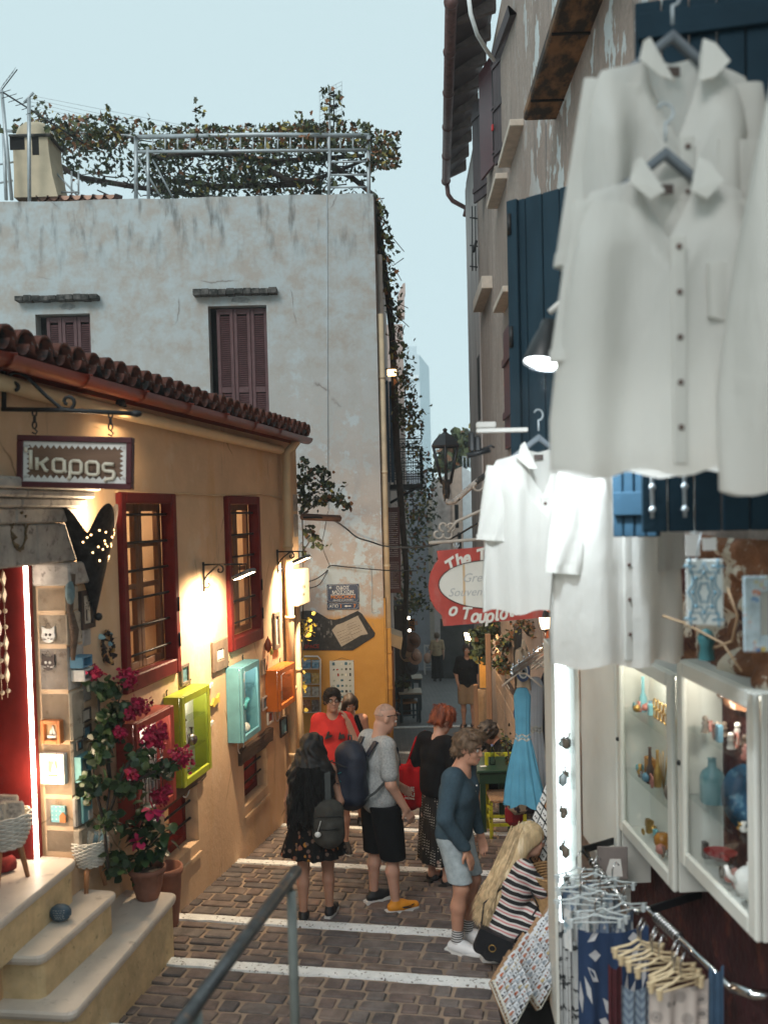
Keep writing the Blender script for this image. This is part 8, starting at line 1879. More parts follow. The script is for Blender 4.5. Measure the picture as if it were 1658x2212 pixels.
def petals(cx,cz,r,a0,a1,n):
    for k in range(n):
        a=a0+(a1-a0)*k/(n-1); mb=MB(); d=(math.cos(a),math.sin(a)); q=(-d[1],d[0]); P=[(cx+d[0]*r*.45,cz+d[1]*r*.45),(cx+d[0]*r*.75+q[0]*r*.1,cz+d[1]*r*.75+q[1]*r*.1),(cx+d[0]*r,cz+d[1]*r),(cx+d[0]*r*.75-q[0]*r*.1,cz+d[1]*r*.75-q[1]*r*.1)]
        vs=[Vector(fn(1-max(0,min(1,z)),x+.5))+t.location+Vector((0,-.006,0)) for x,z in P]; mb.add(vs,[(0,1,2,3)]); mb.out('sun_ray',m_eyep,t)
m_eyep=M('pale_print',(.5,.52,.55),.9,.1)
petals(-.5,.88,.32,-1.4,1.4,7); petals(.5,.95,.3,1.8,4.4,7); petals(.12,.45,.34,.2,2.9,8)
def stripe_mat(name,c1,c2,scale,zig=True):
    m,nt,b,N,L=_m(name); tc=N.new('ShaderNodeTexCoord'); sp=N.new('ShaderNodeSeparateXYZ'); L.new(tc.outputs['Object'],sp.inputs[0])
    def mth(op,a,v):
        q=N.new('ShaderNodeMath'); q.operation=op; L.new(a,q.inputs[0])
        if isinstance(v,(int,float)): q.inputs[1].default_value=v
        else: L.new(v,q.inputs[1])
        return q.outputs[0]
    pp=mth('PINGPONG',sp.outputs[0],.025); z=mth('ADD',sp.outputs[2],mth('MULTIPLY',pp,1.4)) if zig else sp.outputs[2]
    fr=mth('FRACT',mth('MULTIPLY',z,scale),0); f=ramp(nt,fr,.48,.52); L.new(mixc(nt,f,c1,c2),b.inputs['Base Color']); b.inputs['Roughness'].default_value=.9; return m
cloth_panel(1340,1402,2125,2420,3.6,'grey blue chevron patterned cloth at the front left',stripe_mat('chevron_cloth',(.12,.16,.22),(.22,.28,.34),26))
def rings_mat(name,c1,c2):
    m,nt,b,N,L=_m(name); v=noise(nt,16,kind='ShaderNodeTexVoronoi'); v.inputs['Randomness'].default_value=.6
    w=N.new('ShaderNodeMath'); w.operation='SINE'; q=N.new('ShaderNodeMath'); q.operation='MULTIPLY'; q.inputs[1].default_value=46; L.new(v.outputs[0],q.inputs[0]); L.new(q.outputs[0],w.inputs[0])
    f=ramp(nt,w.outputs[0],.15,.3); g=ramp(nt,v.outputs[0],.36,.40); h=N.new('ShaderNodeMath'); h.operation='MAXIMUM'; L.new(f,h.inputs[0]); L.new(g,h.inputs[1])
    L.new(mixc(nt,h.outputs[0],c2,c1),b.inputs['Base Color']); b.inputs['Roughness'].default_value=.9; return m
t,o,fn=cloth_panel(1400,1532,2120,2420,3.45,'cream cloth with grey spiral rings at the front',rings_mat('spiral_cloth',(.52,.46,.42),(.2,.18,.17)))
cloth_panel(1530,1562,2085,2420,3.5,'plain blue cloth hanging right of the spiral cloth',M('denim_blue_cloth',(.05,.1,.17),.9,.2,8,.2))
cloth_panel(1312,1342,2080,2420,3.95,'dark maroon cloth between the navy and chevron cloths',M('maroon_cloth',(.07,.015,.02),.9,.3,12,.2))
def bw_mat():
    return M('white_patterned_towel',(.5,.52,.52),.95,.1,8,.3,90,layers=[((.05,.055,.06),7,.55,.57,(1,1,2.6))])
cloth_panel(1204,1248,1985,2420,4.75,'white towel with black lace like bands, rolled narrow at the left',bw_mat(),amp=.02)
for q,(x0,x1,y0,y1,Y,c1,c2,lab) in enumerate(((1206,1290,1905,1990,4.9,(.5,.54,.56),(.1,.16,.25),'white scarf with dark blue blotches draped at the back of the rail'),(1250,1345,1925,2005,4.7,(.28,.36,.44),(.6,.62,.62),'soft blue and white scarf draped over the hangers'),(1215,1310,1955,2040,4.55,(.6,.62,.62),(.2,.3,.36),'white and teal patterned scarf folded over the hangers'),(1285,1375,1970,2035,4.4,(.16,.22,.32),(.5,.54,.56),'grey blue scarf folded beside the chrome rail'))):
    cloth_panel(x0,x1,y0,y1,Y,lab,M('draped_scarf_%d'%q,c1,.92,.12,8,.3,60,layers=[(c2,11,.5,.56),((.62,.62,.6),17,.58,.62)]),amp=.03,tilt=.35)
# small white picture by the wall
f=Fr(atY(1290,1900,5.2),(1,-.1,0)); t=T('white_small_picture','small white framed card under the middle white case','picture',f.o); mb=MB(); mb.box(f,0,.17,0,.19,-.012,0,.003); mb.out('frame',M('grey_card',(.2,.17,.16),.7),t); mb=MB(); mb.prism(f,[(.04,.02),(.14,.02),(.13,.12),(.07,.12)],.0,.004); mb.out('card',m_white,t)
# jewellery card rack at the bottom
jr=T('jewellery_card_rack','stepped white wire rack of small jewellery cards on cardboard at the bottom','card rack',atY(1130,2210,5.3))
m_cardb=M('cardboard',(.33,.2,.11),.9,.15,9,.2); m_wire=M('white_wire',(.62,.6,.52),.4,.05); trk=[M('trinket_%d'%i,c,.4,.3,30,0) for i,c in enumerate([(.4,.12,.06),(.5,.4,.22),(.06,.06,.07),(.3,.34,.38),(.35,.15,.1)])]
m_jc=M('jewel_card',(.62,.65,.68),.4,.05)
tr=[((1157,2000),(1206,2082),(1206,1890),5.75),((1124,2042),(1190,2150),(1206,1990),5.5),((1090,2080),(1160,2182),(1180,2055),5.25),((1058,2122),(1100,2225),(1130,2100),5.0)]
for (a,b,c,Y) in tr:
    A=atY(*a,Y); B=atY(*b,Y-.12); ex=(B-A); ey=Vector((.13,.15,.11)); nn=ex.cross(ey).normalized(); nn=nn if nn.z>0 else -nn
    mb=MB(); mb.add([A,B,B+ey,A+ey,A-nn*.02,B-nn*.02,B+ey-nn*.02,A+ey-nn*.02],[(0,1,2,3),(7,6,5,4),(0,4,5,1),(1,5,6,2),(2,6,7,3),(3,7,4,0)]); mb.out('tray',m_cardb,jr)
    mb=MB(); mb.tube([A+nn*.05,B+nn*.05,B+ey*.9+nn*.04],.005,5); mb.tube([A,A+nn*.05],.004,4); mb.tube([B,B+nn*.05],.004,4); mb.tube([A,B],.004,4)
    for k in range(16): q=A.lerp(B,k/15); mb.tube([q,q+nn*.05],.0025,3)
    mb.out('wire_rim',m_wire,jr)
    for i in range(7):
        for j in range(5):
            p=A+ex*(.03+.135*i)+ey*(.02+.19*j)+nn*(.02+.008*(i%2)); u=ex*.115; v=ey*.15+nn*.05; mb=MB(); mb.add([p,p+u,p+u+v,p+v,p-nn*.004,p+u-nn*.004,p+u+v-nn*.004,p+v-nn*.004],[(0,1,2,3),(0,4,5,1),(1,5,6,2),(2,6,7,3),(3,7,4,0)]); mb.out('jewel_card',m_jc,jr)
            mb=MB(); k=random.randrange(5); q=p+u*.5+v*.45+nn*.006
            if random.random()<.6: mb.add([q-u*.22-v*.25,q+u*.22-v*.25,q+u*.22+v*.2,q-u*.22+v*.2],[(0,1,2,3)]); 
            mb.ball(q+v*.25+nn*.004,.006,5); mb.ball(q-v*.1+u*.1+nn*.004,.007,5); mb.out('trinket',trk[k],jr)
mb=MB(); f=Fr(atY(1086,2118,5.5),(1,-.3,0)); mb.box(f,0,.3,-.12,.14,-.02,0); mb.out('cardboard_back',m_cardb,jr)
mb=MB(); p=atY(1150,2240,5.2); mb.box(Fr((p.x-.12,5.35,0),(1,0,0)),0,.5,gz(1,5.3)-.1,atY(1130,2170,5.2).z-.1,-.5,0); mb.out('table_box',m_dark,jr)
# ================================================================== PEOPLE
m_skin=[M('skin_%d'%i,c,.55,.1,9,.06,120,sub=.12) for i,c in enumerate([(.50,.28,.20),(.46,.24,.16),(.40,.21,.14)])]
m_lip=M('lip',(.32,.1,.08),.5,0,bump=0); m_eyew=M('eye_white',(.6,.58,.55),.3,0,bump=0); m_iris=M('iris',(.02,.013,.01),.2,0,bump=0)
def hairm(n,c,c2): return M(n,c,.58,.35,30,.5,60,stretch=(1,1,.12),layers=[(c2,24,.5,.68,(1,1,.15))],bd=.006)
m_hblack=hairm('black_hair',(.008,.007,.007),(.016,.014,.013)); m_hdark=hairm('dark_brown_hair',(.02,.013,.01),(.04,.025,.018)); m_hred=hairm('auburn_hair',(.16,.035,.012),(.3,.07,.02)); m_hsand=hairm('sandy_hair',(.12,.075,.045),(.22,.14,.08)); m_hblond=hairm('blonde_hair',(.5,.37,.21),(.7,.58,.4)); m_hcurl=hairm('curly_dark_hair',(.03,.022,.018),(.06,.045,.035)); m_hgrey=hairm('cropped_grey_hair',(.36,.22,.16),(.4,.26,.2))
V3=lambda *a:np.array(a,float)
def J0():
    return dict(hL=V3(-.09,0,.92),hR=V3(.09,0,.92),kL=V3(-.1,.02,.49),kR=V3(.1,.02,.49),aL=V3(-.1,-.02,.09),aR=V3(.1,-.02,.09),tL=V3(-.12,.15,.035),tR=V3(.12,.15,.035),
      pe=V3(0,0,.97),wa=V3(0,.0,1.11),ch=V3(0,.0,1.29),ne=V3(0,-.015,1.45),he=V3(0,.025,1.625),sL=V3(-.17,-.01,1.415),sR=V3(.17,-.01,1.415),
      eL=V3(-.22,-.04,1.13),eR=V3(.22,-.04,1.13),wL=V3(-.235,.04,.89),wR=V3(.235,.04,.89))
def unit(v): v=np.array(v,float); return v/(np.linalg.norm(v)+1e-9)
def plink(mb,name,mat,par,smooth=None):
    me=bpy.data.meshes.new(name); me.from_pydata([tuple(p) for p in mb.v],[],mb.f)
    for q in (mat if isinstance(mat,(list,tuple)) else [mat]): me.materials.append(q)
    me.polygons.foreach_set('material_index',mb.m); me.polygons.foreach_set('use_smooth',mb.sm if smooth is None else [smooth]*len(mb.f)); me.update(); return link(name,me,par)
def torso(s,J,i,fem,k=.05):
    R=unit(J['sR']-J['sL']); hw=.068 if fem else .07; w=(.082,.088,.098) if fem else (.104,.098,.112)
    hip=.108 if fem else .1
    for g in (-1,1):
        s.cone(J['pe']+R*g*.07,J['wa']+R*g*.055,hip+i,w[1]+i,k); s.cone(J['wa']+R*g*.055,J['ch']+R*g*hw,w[1]+i,w[2]+i,k)
        sh=J['sR'] if g>0 else J['sL']; s.cone(J['ch']+R*g*hw,sh*.8+J['ne']*.2,w[2]*.92+i,.055+i,k)
    s.cone(J['sL'],J['sR'],.05+i,.05+i,k)
    if fem:
        fw=np.cross(V3(0,0,1),R); fw=unit(np.cross(R,unit(J['ne']-J['ch']))*-1); fw=fw if fw[1]>0 else -fw
        for g in (-1,1): s.ell(J['ch']+R*g*.07+fw*.075-unit(J['ne']-J['ch'])*.02,(.058+i,.058+i,.06+i),.03)
def armp(s,J,side,i,f=2,r=(.05,.042,.03),k=.03):
    a,b,c=J['s'+side],J['e'+side],J['w'+side]
    if f<=1: s.cone(a,a+(b-a)*f,r[0]+i,r[0]+(r[1]-r[0])*f+i*1.35,k)
    else: s.cone(a,b,r[0]+i,r[1]+i,k); g=min(1,f-1); s.cone(b,b+(c-b)*g,r[1]+i,r[1]+(r[2]-r[1])*g+i,k)
def legp(s,J,side,i,f=2,k=.03,th=.086):
    a,b,c=J['h'+side],J['k'+side],J['a'+side]
    if f<=1: s.cone(a,a+(b-a)*f,th+i,th+(.058-th)*f+i*1.1,k)
    else:
        s.cone(a,b,th+i,.056+i,k); m=b+(c-b)*.35; bk=unit(np.cross(c-b,V3(1,0,0))); bk=bk if bk[1]<0 else -bk
        s.cone(b,m+bk*.012,.052+i,.054+i,k); s.cone(m+bk*.012,c,.054+i,.034+i,k)
def hand(s,w,d,n,thumb,curl=.5):
    d=unit(d); n=unit(n-d*np.dot(n,d)); lat=np.cross(d,n)*thumb
    for o in (-.026,-.009,.009,.026): s.cone(w+d*.0+lat*o*.6,w+d*.085+lat*o,.014,.0125,.012)
    for o,L_ in ((.029,.066),(.0105,.076),(-.0095,.07),(-.028,.054)):
        b=w+d*.085+lat*o; d1=unit(d+n*curl*.6); d2=unit(d+n*curl*1.7); m=b+d1*L_*.5; s.cone(b,m,.0105,.0095,.004); s.cone(m,m+d2*L_*.5,.0095,.0075,.004)
    b=w+d*.022+lat*.03; m=b+unit(d*.7+lat*.7+n*.3)*.036; s.cone(b,m,.0145,.0115,.008); s.cone(m,m+unit(d+lat*.15+n*.4)*.032,.0115,.009,.005)
def headR(yaw,pitch,roll=0):
    return np.array(Matrix.Rotation(math.radians(yaw),3,'Z')@Matrix.Rotation(math.radians(-pitch),3,'X')@Matrix.Rotation(math.radians(roll),3,'Y'))
def headp(s,J,R,fem):
    c=J['he']; H=lambda x,y,z:c+R@V3(x,y,z)
    s.ell(H(0,-.012,.03),(.074,.094,.086),.02,R=R); s.ell(H(0,.03,-.03),(.057,.06,.083),.03,R=R); s.ell(H(0,.04,-.075),(.045,.047,.034),.025,R=R); s.cone(H(0,.07,-.095),H(0,.072,-.093),.018,.018,.02)
    for g in (-1,1): s.ell(H(g*.034,.062,-.028),(.024,.022,.024),.02,R=R); s.cone(H(g*.031,.104,.008),H(g*.031,.11,.006),.015,.015,.012,'-')
    s.cone(H(-.03,.078,.032),H(.03,.078,.032),.013,.013,.015); s.cone(H(0,.088,.012),H(0,.106,-.026),.0085,.0135,.012)
    s.ell(H(0,.104,-.03),(.018,.010,.009),.008,R=R)
    s.ell(H(0,.086,-.058),(.024,.011,.007),.006,R=R); s.ell(H(0,.083,-.068),(.02,.011,.007),.006,R=R)
    for g in (-1,1): s.ell(H(g*.074,-.008,-.002),(.011,.02,.032),.008,R=R); s.cone(H(g*.086,.0,.0),H(g*.086,.0,-.008),.008,.008,.004,'-')
def person(label,foot,height,rz,J=None,fem=False,h=.009,skin=0,look=(0,0),hands=None,feet=True,face=True,off=(0,0),wear=(),group=None):
    j=J0(); j.update(J or {}); p=onG(*foot); z=gs(p.x,p.y)
    t=T('person',label,'person',(p.x+off[0],p.y+off[1],z),group,math.radians(rz)); t.scale=(height/1.75,)*3
    pts=np.array(list(j.values())); lo=pts.min(0)-.2; hi=pts.max(0)+.24; lo[2]=-.03
    R=headR(*look); j['R']=R; H=lambda x,y,z:Vector(j['he']+R@V3(x,y,z)); j['H']=H
    s=SDF(lo,hi,h); torso(s,j,0,fem)
    s.cone(j['ne'],j['he']+R@V3(0,-.02,-.07),.052 if fem else .06,.05 if fem else .056,.03); s.cone(j['ne']-V3(0,0,.03),(j['sL']+j['sR'])/2,.06,.06,.05)
    for sd in 'LR': armp(s,j,sd,0); legp(s,j,sd,0)
    headp(s,j,R,fem)
    for sd,g in (('L',1),('R',-1)):
        if feet: s.cone(j['a'+sd]-V3(0,0,.02),j['t'+sd],.036,.028,.03)
        hd=(hands or {}).get(sd); d=j['w'+sd]-j['e'+sd]
        if hd: hand(s,j['w'+sd],hd[0],V3(*hd[1]),g*hd[3] if len(hd)>3 else g,hd[2])
        else: hand(s,j['w'+sd],d,V3(g,-.0,0),g,.55)
    s.mesh('body',m_skin[skin],t)
    if face:
        for g in (-1,1):
            mb=MB(); mb.ball(H(g*.031,.083,.008),.0115,8); e=plink(mb,'eye',m_eyew,t); mb=MB(); mb.ball(H(g*.031,.091,.006),.0055,6); plink(mb,'pupil',m_iris,e)
            mb=MB(); mb.tube([H(g*.014,.094,.026),H(g*.03,.094,.032),H(g*.05,.08,.027)],.0042,5); plink(mb,'eyebrow',m_hdark,t)
        mb=MB(); mb.tube([H(-.022,.088,-.063),H(0,.0975,-.062),H(.022,.088,-.063)],[.003,.0055,.003],5); plink(mb,'mouth',m_lip,t)
    for w in wear: w(t,j,h)
    return t,j
def garment(name,mat,build,hem=None,top=None,dp=.006,seed=1,cuts=(),f=(7,26),hh=1.0):
    def w(t,j,h):
        pts=np.array([v for k,v in j.items() if k not in('R','H')]); lo=pts.min(0)-.25; hi=pts.max(0)+.2; lo[2]=-.02; s=SDF(lo,hi,max(h*hh,.0095)); build(s,j)
        if dp: s.disp(dp,seed,k=6,f0=f[0],f1=f[1],st=(1,1,.45))
        if hem is not None: s.cut((0,0,-1),-hem)
        if top is not None: s.cut((0,0,1),top)
        for c in cuts: s.cut(*c)
        return s.mesh(name,mat,t)
    return w
def tee(mat,hem,inf=.016,sl=.62,fem=False,seed=1,name='t_shirt',long_=False,loose=.0):
    def b(s,j):
        torso(s,j,inf,fem); s.cone(j['pe'],j['wa'],.12+inf+loose,.115+inf+loose,.05)
        for sd in 'LR':
            if long_: armp(s,j,sd,.012,1.93)
            elif sl: armp(s,j,sd,.02+loose*.3,sl,k=.02)
        s.cone(j['ne']+V3(0,.02,.015),j['ne']+V3(0,.05,.2),.062,.07,.01,'-')
    return garment(name,mat,b,hem,seed=seed,dp=.0065)
def shorts(mat,hem,top,inf=.022,seed=2,name='shorts',f=.95,fem=False):
    def b(s,j):
        for g in (-1,1): s.cone(j['pe']+V3(g*.065,0,-.02),j['pe']+V3(g*.06,0,.1),.11+inf,.1+inf,.04)
        for sd in 'LR': s.cone(j['h'+sd],j['h'+sd]+(j['k'+sd]-j['h'+sd])*1.1,.1+inf,.082+inf,.02)
    return garment(name,mat,b,hem,top,seed=seed,dp=.006)
def shoes(mat,sole,kind='sneaker',sock=None):
    def w(t,j,h):
        for sd in 'LR':
            a,to=j['a'+sd],j['t'+sd]; d=unit((to-a)*V3(1,1,0)); heel=V3(a[0],a[1],0)-d*.045; zt=max(0,min(a[2]-.09,to[2]-.035))
            tilt=(to[2]-.035)-(a[2]-.09)
            lo=np.minimum(heel,to)-.09; hi=np.maximum(a,to)+.08; lo[2]=-.02+zt; hi[2]=a[2]+.07; s=SDF(lo,hi,.0075)
            base=lambda q,z:V3(heel[0]+d[0]*q,heel[1]+d[1]*q,z+(a[2]-.09)*(1-min(1,q/.2))+max(0,to[2]-.035)*min(1,q/.2))
            if kind=='sandal':
                for q in (.05,.17): s.cone(base(q,.035)-np.array([d[1],-d[0],0])*.03,base(q,.035)+np.array([d[1],-d[0],0])*.03,.038,.038,.01)
                s.cut((0,0,1),base(.1,.075)[2])
            else:
                s.cone(base(.01,.05),base(.1,.055),.04,.045,.03); s.cone(base(.1,.05),base(.22,.035),.045,.036,.03); s.cone(a-V3(0,0,.03),a+V3(0,0,.0),.046,.042,.02); s.cut((0,0,1),a[2]+.02)
            s.cut((0,0,-1),-(min(base(.0,.012)[2],base(.2,.012)[2])))
            o=s.mesh('shoe',mat if not isinstance(mat,dict) else mat[sd],t)
            mb=MB(); lat=V3(d[1],-d[0],0); ol=[(-.045,-.03),(-.045,.03),(0,.037),(.1,.044),(.19,.046),(.245,.03),(.262,0),(.245,-.03),(.19,-.046),(.1,-.044),(0,-.037)]
            vs=[base(q,.0)+lat*w_ for q,w_ in ol]+[base(q,.03 if kind!='sandal' else .024)+lat*w_*.98 for q,w_ in ol]; n=len(ol)
            mb.add([Vector(v) for v in vs],[tuple(range(n-1,-1,-1)),tuple(range(n,2*n))]+[(i,(i+1)%n,n+(i+1)%n,n+i) for i in range(n)]); plink(mb,'sole',sole,o if o else t)
            if sock:
                mb=MB(); mb.lathe(Vector(a),[(.045,.0),(.044,.06),(.0435,.1)],14,axis=tuple(unit(j['k'+sd]-a))); plink(mb,'sock',sock,t)
    return w
def cap(mat,back=.0,front=.045,thick=.014,low=-.03,disp=.004,name='hair',vol=(1,1,1),extra=None,seed=4,h_=.0075,face=(.07,.07,.105),hs=(700,.04,.007)):
    def w(t,j,h):
        c=j['he']; R=j['R']; P=lambda x,y,z:c+R@V3(x,y,z); s=SDF(c-.24,c+.24,max(h_,h*.8))
        s.ell(P(0,-.014,.034),((.076+thick)*vol[0],(.096+thick)*vol[1],(.088+thick)*vol[2]),.02,R=R); s.ell(P(0,-.045,-.03),((.066+thick*.8)*vol[0],.062+thick,.075),.03,R=R)
        if extra: extra(s,P,R)
        if disp: s.disp(disp,seed,k=7,f0=40,f1=150,st=(1,1,.5))
        s.ell(P(0,.11,-.03),(face[0],face[1],face[2]),.006,'-',R=R)
        for g in (-1,1): s.cone(P(g*.085,.012,-.005),P(g*.085,.01,-.05),.026,.03,.008,'-')
        n=R@V3(0,.25,-1); s.cut(tuple(n),float(n@P(0,0,low)))
        o=s.mesh(name,mat,t)
        if hs and o: fuzz(o,t,mat,c,R,hs)
    return w
def fuzz(o,t,mat,c,R,hs):
    n_,L_,lift=hs; me=o.data; nv=len(me.vertices); co=np.zeros(nv*3); me.vertices.foreach_get('co',co); co=co.reshape(-1,3); no=np.zeros(nv*3); me.vertices.foreach_get('normal',no); no=no.reshape(-1,3)
    r=np.random.RandomState(7); mb=MB(); cr=c+R@V3(0,-.04,.12); inv=R.T
    for i in r.choice(nv,min(n_,nv),False):
        l=inv@(co[i]-c)
        if l[1]>.07 and l[2]<.03: continue
        f=co[i]-cr; f=f-no[i]*(f@no[i]); f=unit(f)+r.normal(size=3)*.35; f=unit(f-no[i]*(f@no[i])); L2=L_*r.uniform(.6,1.3); p=co[i]-no[i]*.004
        mb.tube([Vector(p),Vector(p+f*L2*.5+no[i]*lift*1.0),Vector(p+f*L2+no[i]*lift*r.uniform(-.2,1.2))],[.0032,.0028,.0012],3,cap=False)
    plink(mb,'hair_strands',mat,t)
def cl(name,c,**k): return M(name,c,.9,k.pop('var',.12),k.pop('sc',9),k.pop('bump',.25),k.pop('bsc',90),spec=.12,**k)
m_sole_w=M('white_sole',(.6,.6,.58),.6,.1); m_sole_b=M('black_sole',(.02,.02,.02),.7,.1); m_shoe_b=M('black_shoe',(.014,.014,.016),.6,.2,20,.2)
# ---- man in the red T-shirt
m_tred=cl('coral_red_cotton',(.58,.045,.04)); m_sgrey=cl('charcoal_cotton',(.045,.042,.042))
def prints(t,j,h):
    f=Fr((0,.155,1.27),(-1,0,0),(0,1,0)); mb=MB()
    mb.prism(f,[(-.10,-.02),(-.03,.0),(-.02,.02),(-.06,.015),(-.05,.06),(-.07,.05),(-.085,.01)],-.02,.004); plink(mb,'shirt_print',m_sgrey,t); mb=MB(); mb.prism(f,[(.04,-.03),(.11,-.02),(.10,.02),(.07,.015),(.06,.05),(.05,.02)],-.02,.004); plink(mb,'shirt_print',m_sgrey,t)
def glasses(t,j,h):
    H=j['H']; mb=MB()
    for g in (-1,1): mb.tube([H(g*.032+.023*math.cos(a),.104-.006*abs(math.cos(a)),.007+.016*math.sin(a)) for a in [2*PI*i/12 for i in range(12)]],.0028,4,closed=True); mb.tube([H(g*.055,.098,.012),H(g*.08,.0,.01)],.0025,4)
    mb.tube([H(-.009,.106,.01),H(.009,.106,.01)],.0025,4); plink(mb,'glasses',m_black,t)
person('man in a coral red T-shirt and glasses, hand raised to his ear, facing us',(726,1834),1.76,188,dict(sL=V3(-.155,-.01,1.41),sR=V3(.155,-.01,1.41),eR=V3(.2,-.04,1.13),wR=V3(.21,.04,.89),eL=V3(-.23,.12,1.17),wL=V3(-.145,.14,1.42),kR=V3(.12,.03,.49),aR=V3(.14,.0,.09),tR=V3(.17,.16,.035)),h=.0085,skin=0,look=(4,-2),
  hands={'L':(V3(.3,-.45,.85),(1,-.3,-.1),.9)},wear=(tee(m_tred,.86,.018,.66,seed=3,loose=.01),shorts(m_sgrey,.5,.93,.025),prints,glasses,cap(m_hdark,thick=.012,low=-.02,extra=lambda s,P,R:s.ell(P(0,.035,.085),(.07,.07,.04),.03,R=R)),shoes(m_sgrey,m_sole_w)))
# ---- woman in the black halter top
m_blk=cl('black_cloth',(.008,.008,.009))
def bob(t,j,h):
    c=j['he']; R=j['R']; P=lambda x,y,z:c+R@V3(x,y,z); s=SDF(c-.3,c+.26,.0085); s.ell(P(0,-.014,.036),(.09,.11,.1),.02,R=R)
    s.cone(P(.075,.02,.03),P(.10,.03,-.13),.04,.035,.03); s.cone(P(-.07,.0,.02),P(-.085,-.01,-.1),.035,.03,.03); s.cone(P(0,-.07,0),P(0,-.08,-.13),.07,.055,.03); s.disp(.005,3,k=7,f0=40,f1=120,st=(1,1,.2))
    s.ell(P(-.008,.12,-.045),(.06,.075,.105),.01,'-',R=R); s.mesh('hair',m_hdark,t)
def halter(s,j): torso(s,j,.01,True); s.cone(j['pe'],j['wa'],.12,.11,.04); s.cone(V3(.19,0,1.5),V3(.15,0,1.3),.085,.05,.01,'-'); s.cone(V3(-.19,0,1.5),V3(-.15,0,1.3),.085,.05,.01,'-')
person('dark haired woman in a black halter top looking down, standing behind the man in red',(763,1776),1.58,176,dict(),True,.0095,1,look=(14,26),wear=(garment('halter_top',m_blk,halter,.88,1.47,dp=.004),shorts(m_blk,.72,.95,.012,fem=True),bob,shoes(m_shoe_b,m_sole_b)))
# ---- woman with long black hair, floral dress, khaki rucksack
def floral_mat(name,base,cols,sc=26,thr=.36):
    m,nt,b,N,L=_m(name); c=base
    for i,q in enumerate(cols):
        v=noise(nt,sc*(1+.23*i),kind='ShaderNodeTexVoronoi'); n=noise(nt,sc*2.2,3); a=N.new('ShaderNodeMath'); a.operation='MULTIPLY_ADD'; L.new(n.outputs[0],a.inputs[0]); a.inputs[1].default_value=.5; L.new(v.outputs[0],a.inputs[2])
        f=ramp(nt,a.outputs[0],thr-.02,thr+.02,(1,1,1,1),(0,0,0,1)); c=mixc(nt,f,c,q)
    L.new(c,b.inputs['Base Color']); b.inputs['Roughness'].default_value=.85; b.inputs['Specular IOR Level'].default_value=.15; return m
m_floral=floral_mat('black_floral_cloth',(.01,.009,.009),[(.26,.1,.06),(.4,.18,.04),(.14,.09,.07)],10,.48)
def flare(zt,zb,rt,rb,pl,amp,c=(0,0)):
    def b(s,j):
        X,Y,Z=s.grid((slice(None),)*3); tt=np.clip((zt-Z)/(zt-zb),0,1); r=rt+(rb-rt)*tt**.9; a=np.arctan2(Y-c[1],X-c[0]); rr=np.sqrt((X-c[0])**2+((Y-c[1])*1.22)**2)
        fo=1+amp*tt*np.sin(pl*a+2*np.sin(3*Z))+amp*.5*tt*np.sin((pl*2+3)*a+1); d=(rr-r*fo)*.8; s.D=np.minimum(s.D,d.astype(np.float32)); s.cut((0,0,1),zt)
    return b
def bodice(s,j): torso(s,j,.011,True); s.cone(V3(.23,0,1.52),V3(.21,0,1.36),.07,.05,.01,'-'); s.cone(V3(-.23,0,1.52),V3(-.21,0,1.36),.07,.05,.01,'-')
def longhair(mat,zb,wd,seed=2,back=-.1,waves=.012):
    def w(t,j,h):
        c=j['he']; R=j['R']; P=lambda x,y,z:c+R@V3(x,y,z); s=SDF(V3(c[0]-.34,c[1]-.36,zb-.12),c+V3(.34,.26,.24),.0095); s.ell(P(0,-.016,.036),(.092,.112,.102),.02,R=R)
        s.cone(P(0,-.05,0),V3(0,back,1.4),.105,.13,.05)
        for g in (-1,1): s.cone(P(g*.06,-.02,0),V3(g*.13,back+.02,1.38),.06,.085,.05); s.cone(V3(g*.11,back,1.4),V3(g*wd,back-.03,zb+.06),.095,.085,.05)
        s.cone(V3(0,back-.02,1.4),V3(0,back-.05,zb+.02),.12,.11,.05)
        X,Y,Z=s.grid((slice(None),)*3); s.D=s.D+np.float32(waves)*(np.sin(X*70+5*np.sin(Z*16)+3*np.sin(Y*20))*.5+np.sin(Z*26+X*30)*.6+np.sin(Z*45+Y*40+X*22)*.4).astype(np.float32)
        s.ell(P(0,.125,-.04),(.07,.075,.12),.01,'-',R=R); s.mesh('hair',mat,t)
        r=np.random.RandomState(seed); mb=MB()
        for k in range(120):
            a=r.uniform(-1.5,1.5); x=math.sin(a)*wd*1.25; y=back-.10-math.cos(a)*.06; p=[]
            for i in range(9): q=i/8; p.append(Vector((x*(.55+.6*q)+.014*math.sin(9*q+k),y-.03*q+.01*math.cos(11*q+k*2),1.5+(zb-r.uniform(-.05,.07)-1.5)*q)))
            mb.tube(p,.0035,3,cap=False)
        plink(mb,'hair_strands',mat,t)
    return w
m_khaki=M('khaki_canvas',(.042,.04,.034),.85,.3,14,.35,70); m_navyb=M('navy_nylon',(.012,.016,.03),.6,.25,14,.25,60); m_gstrap=M('strap_grey',(.05,.055,.055),.8,.2)
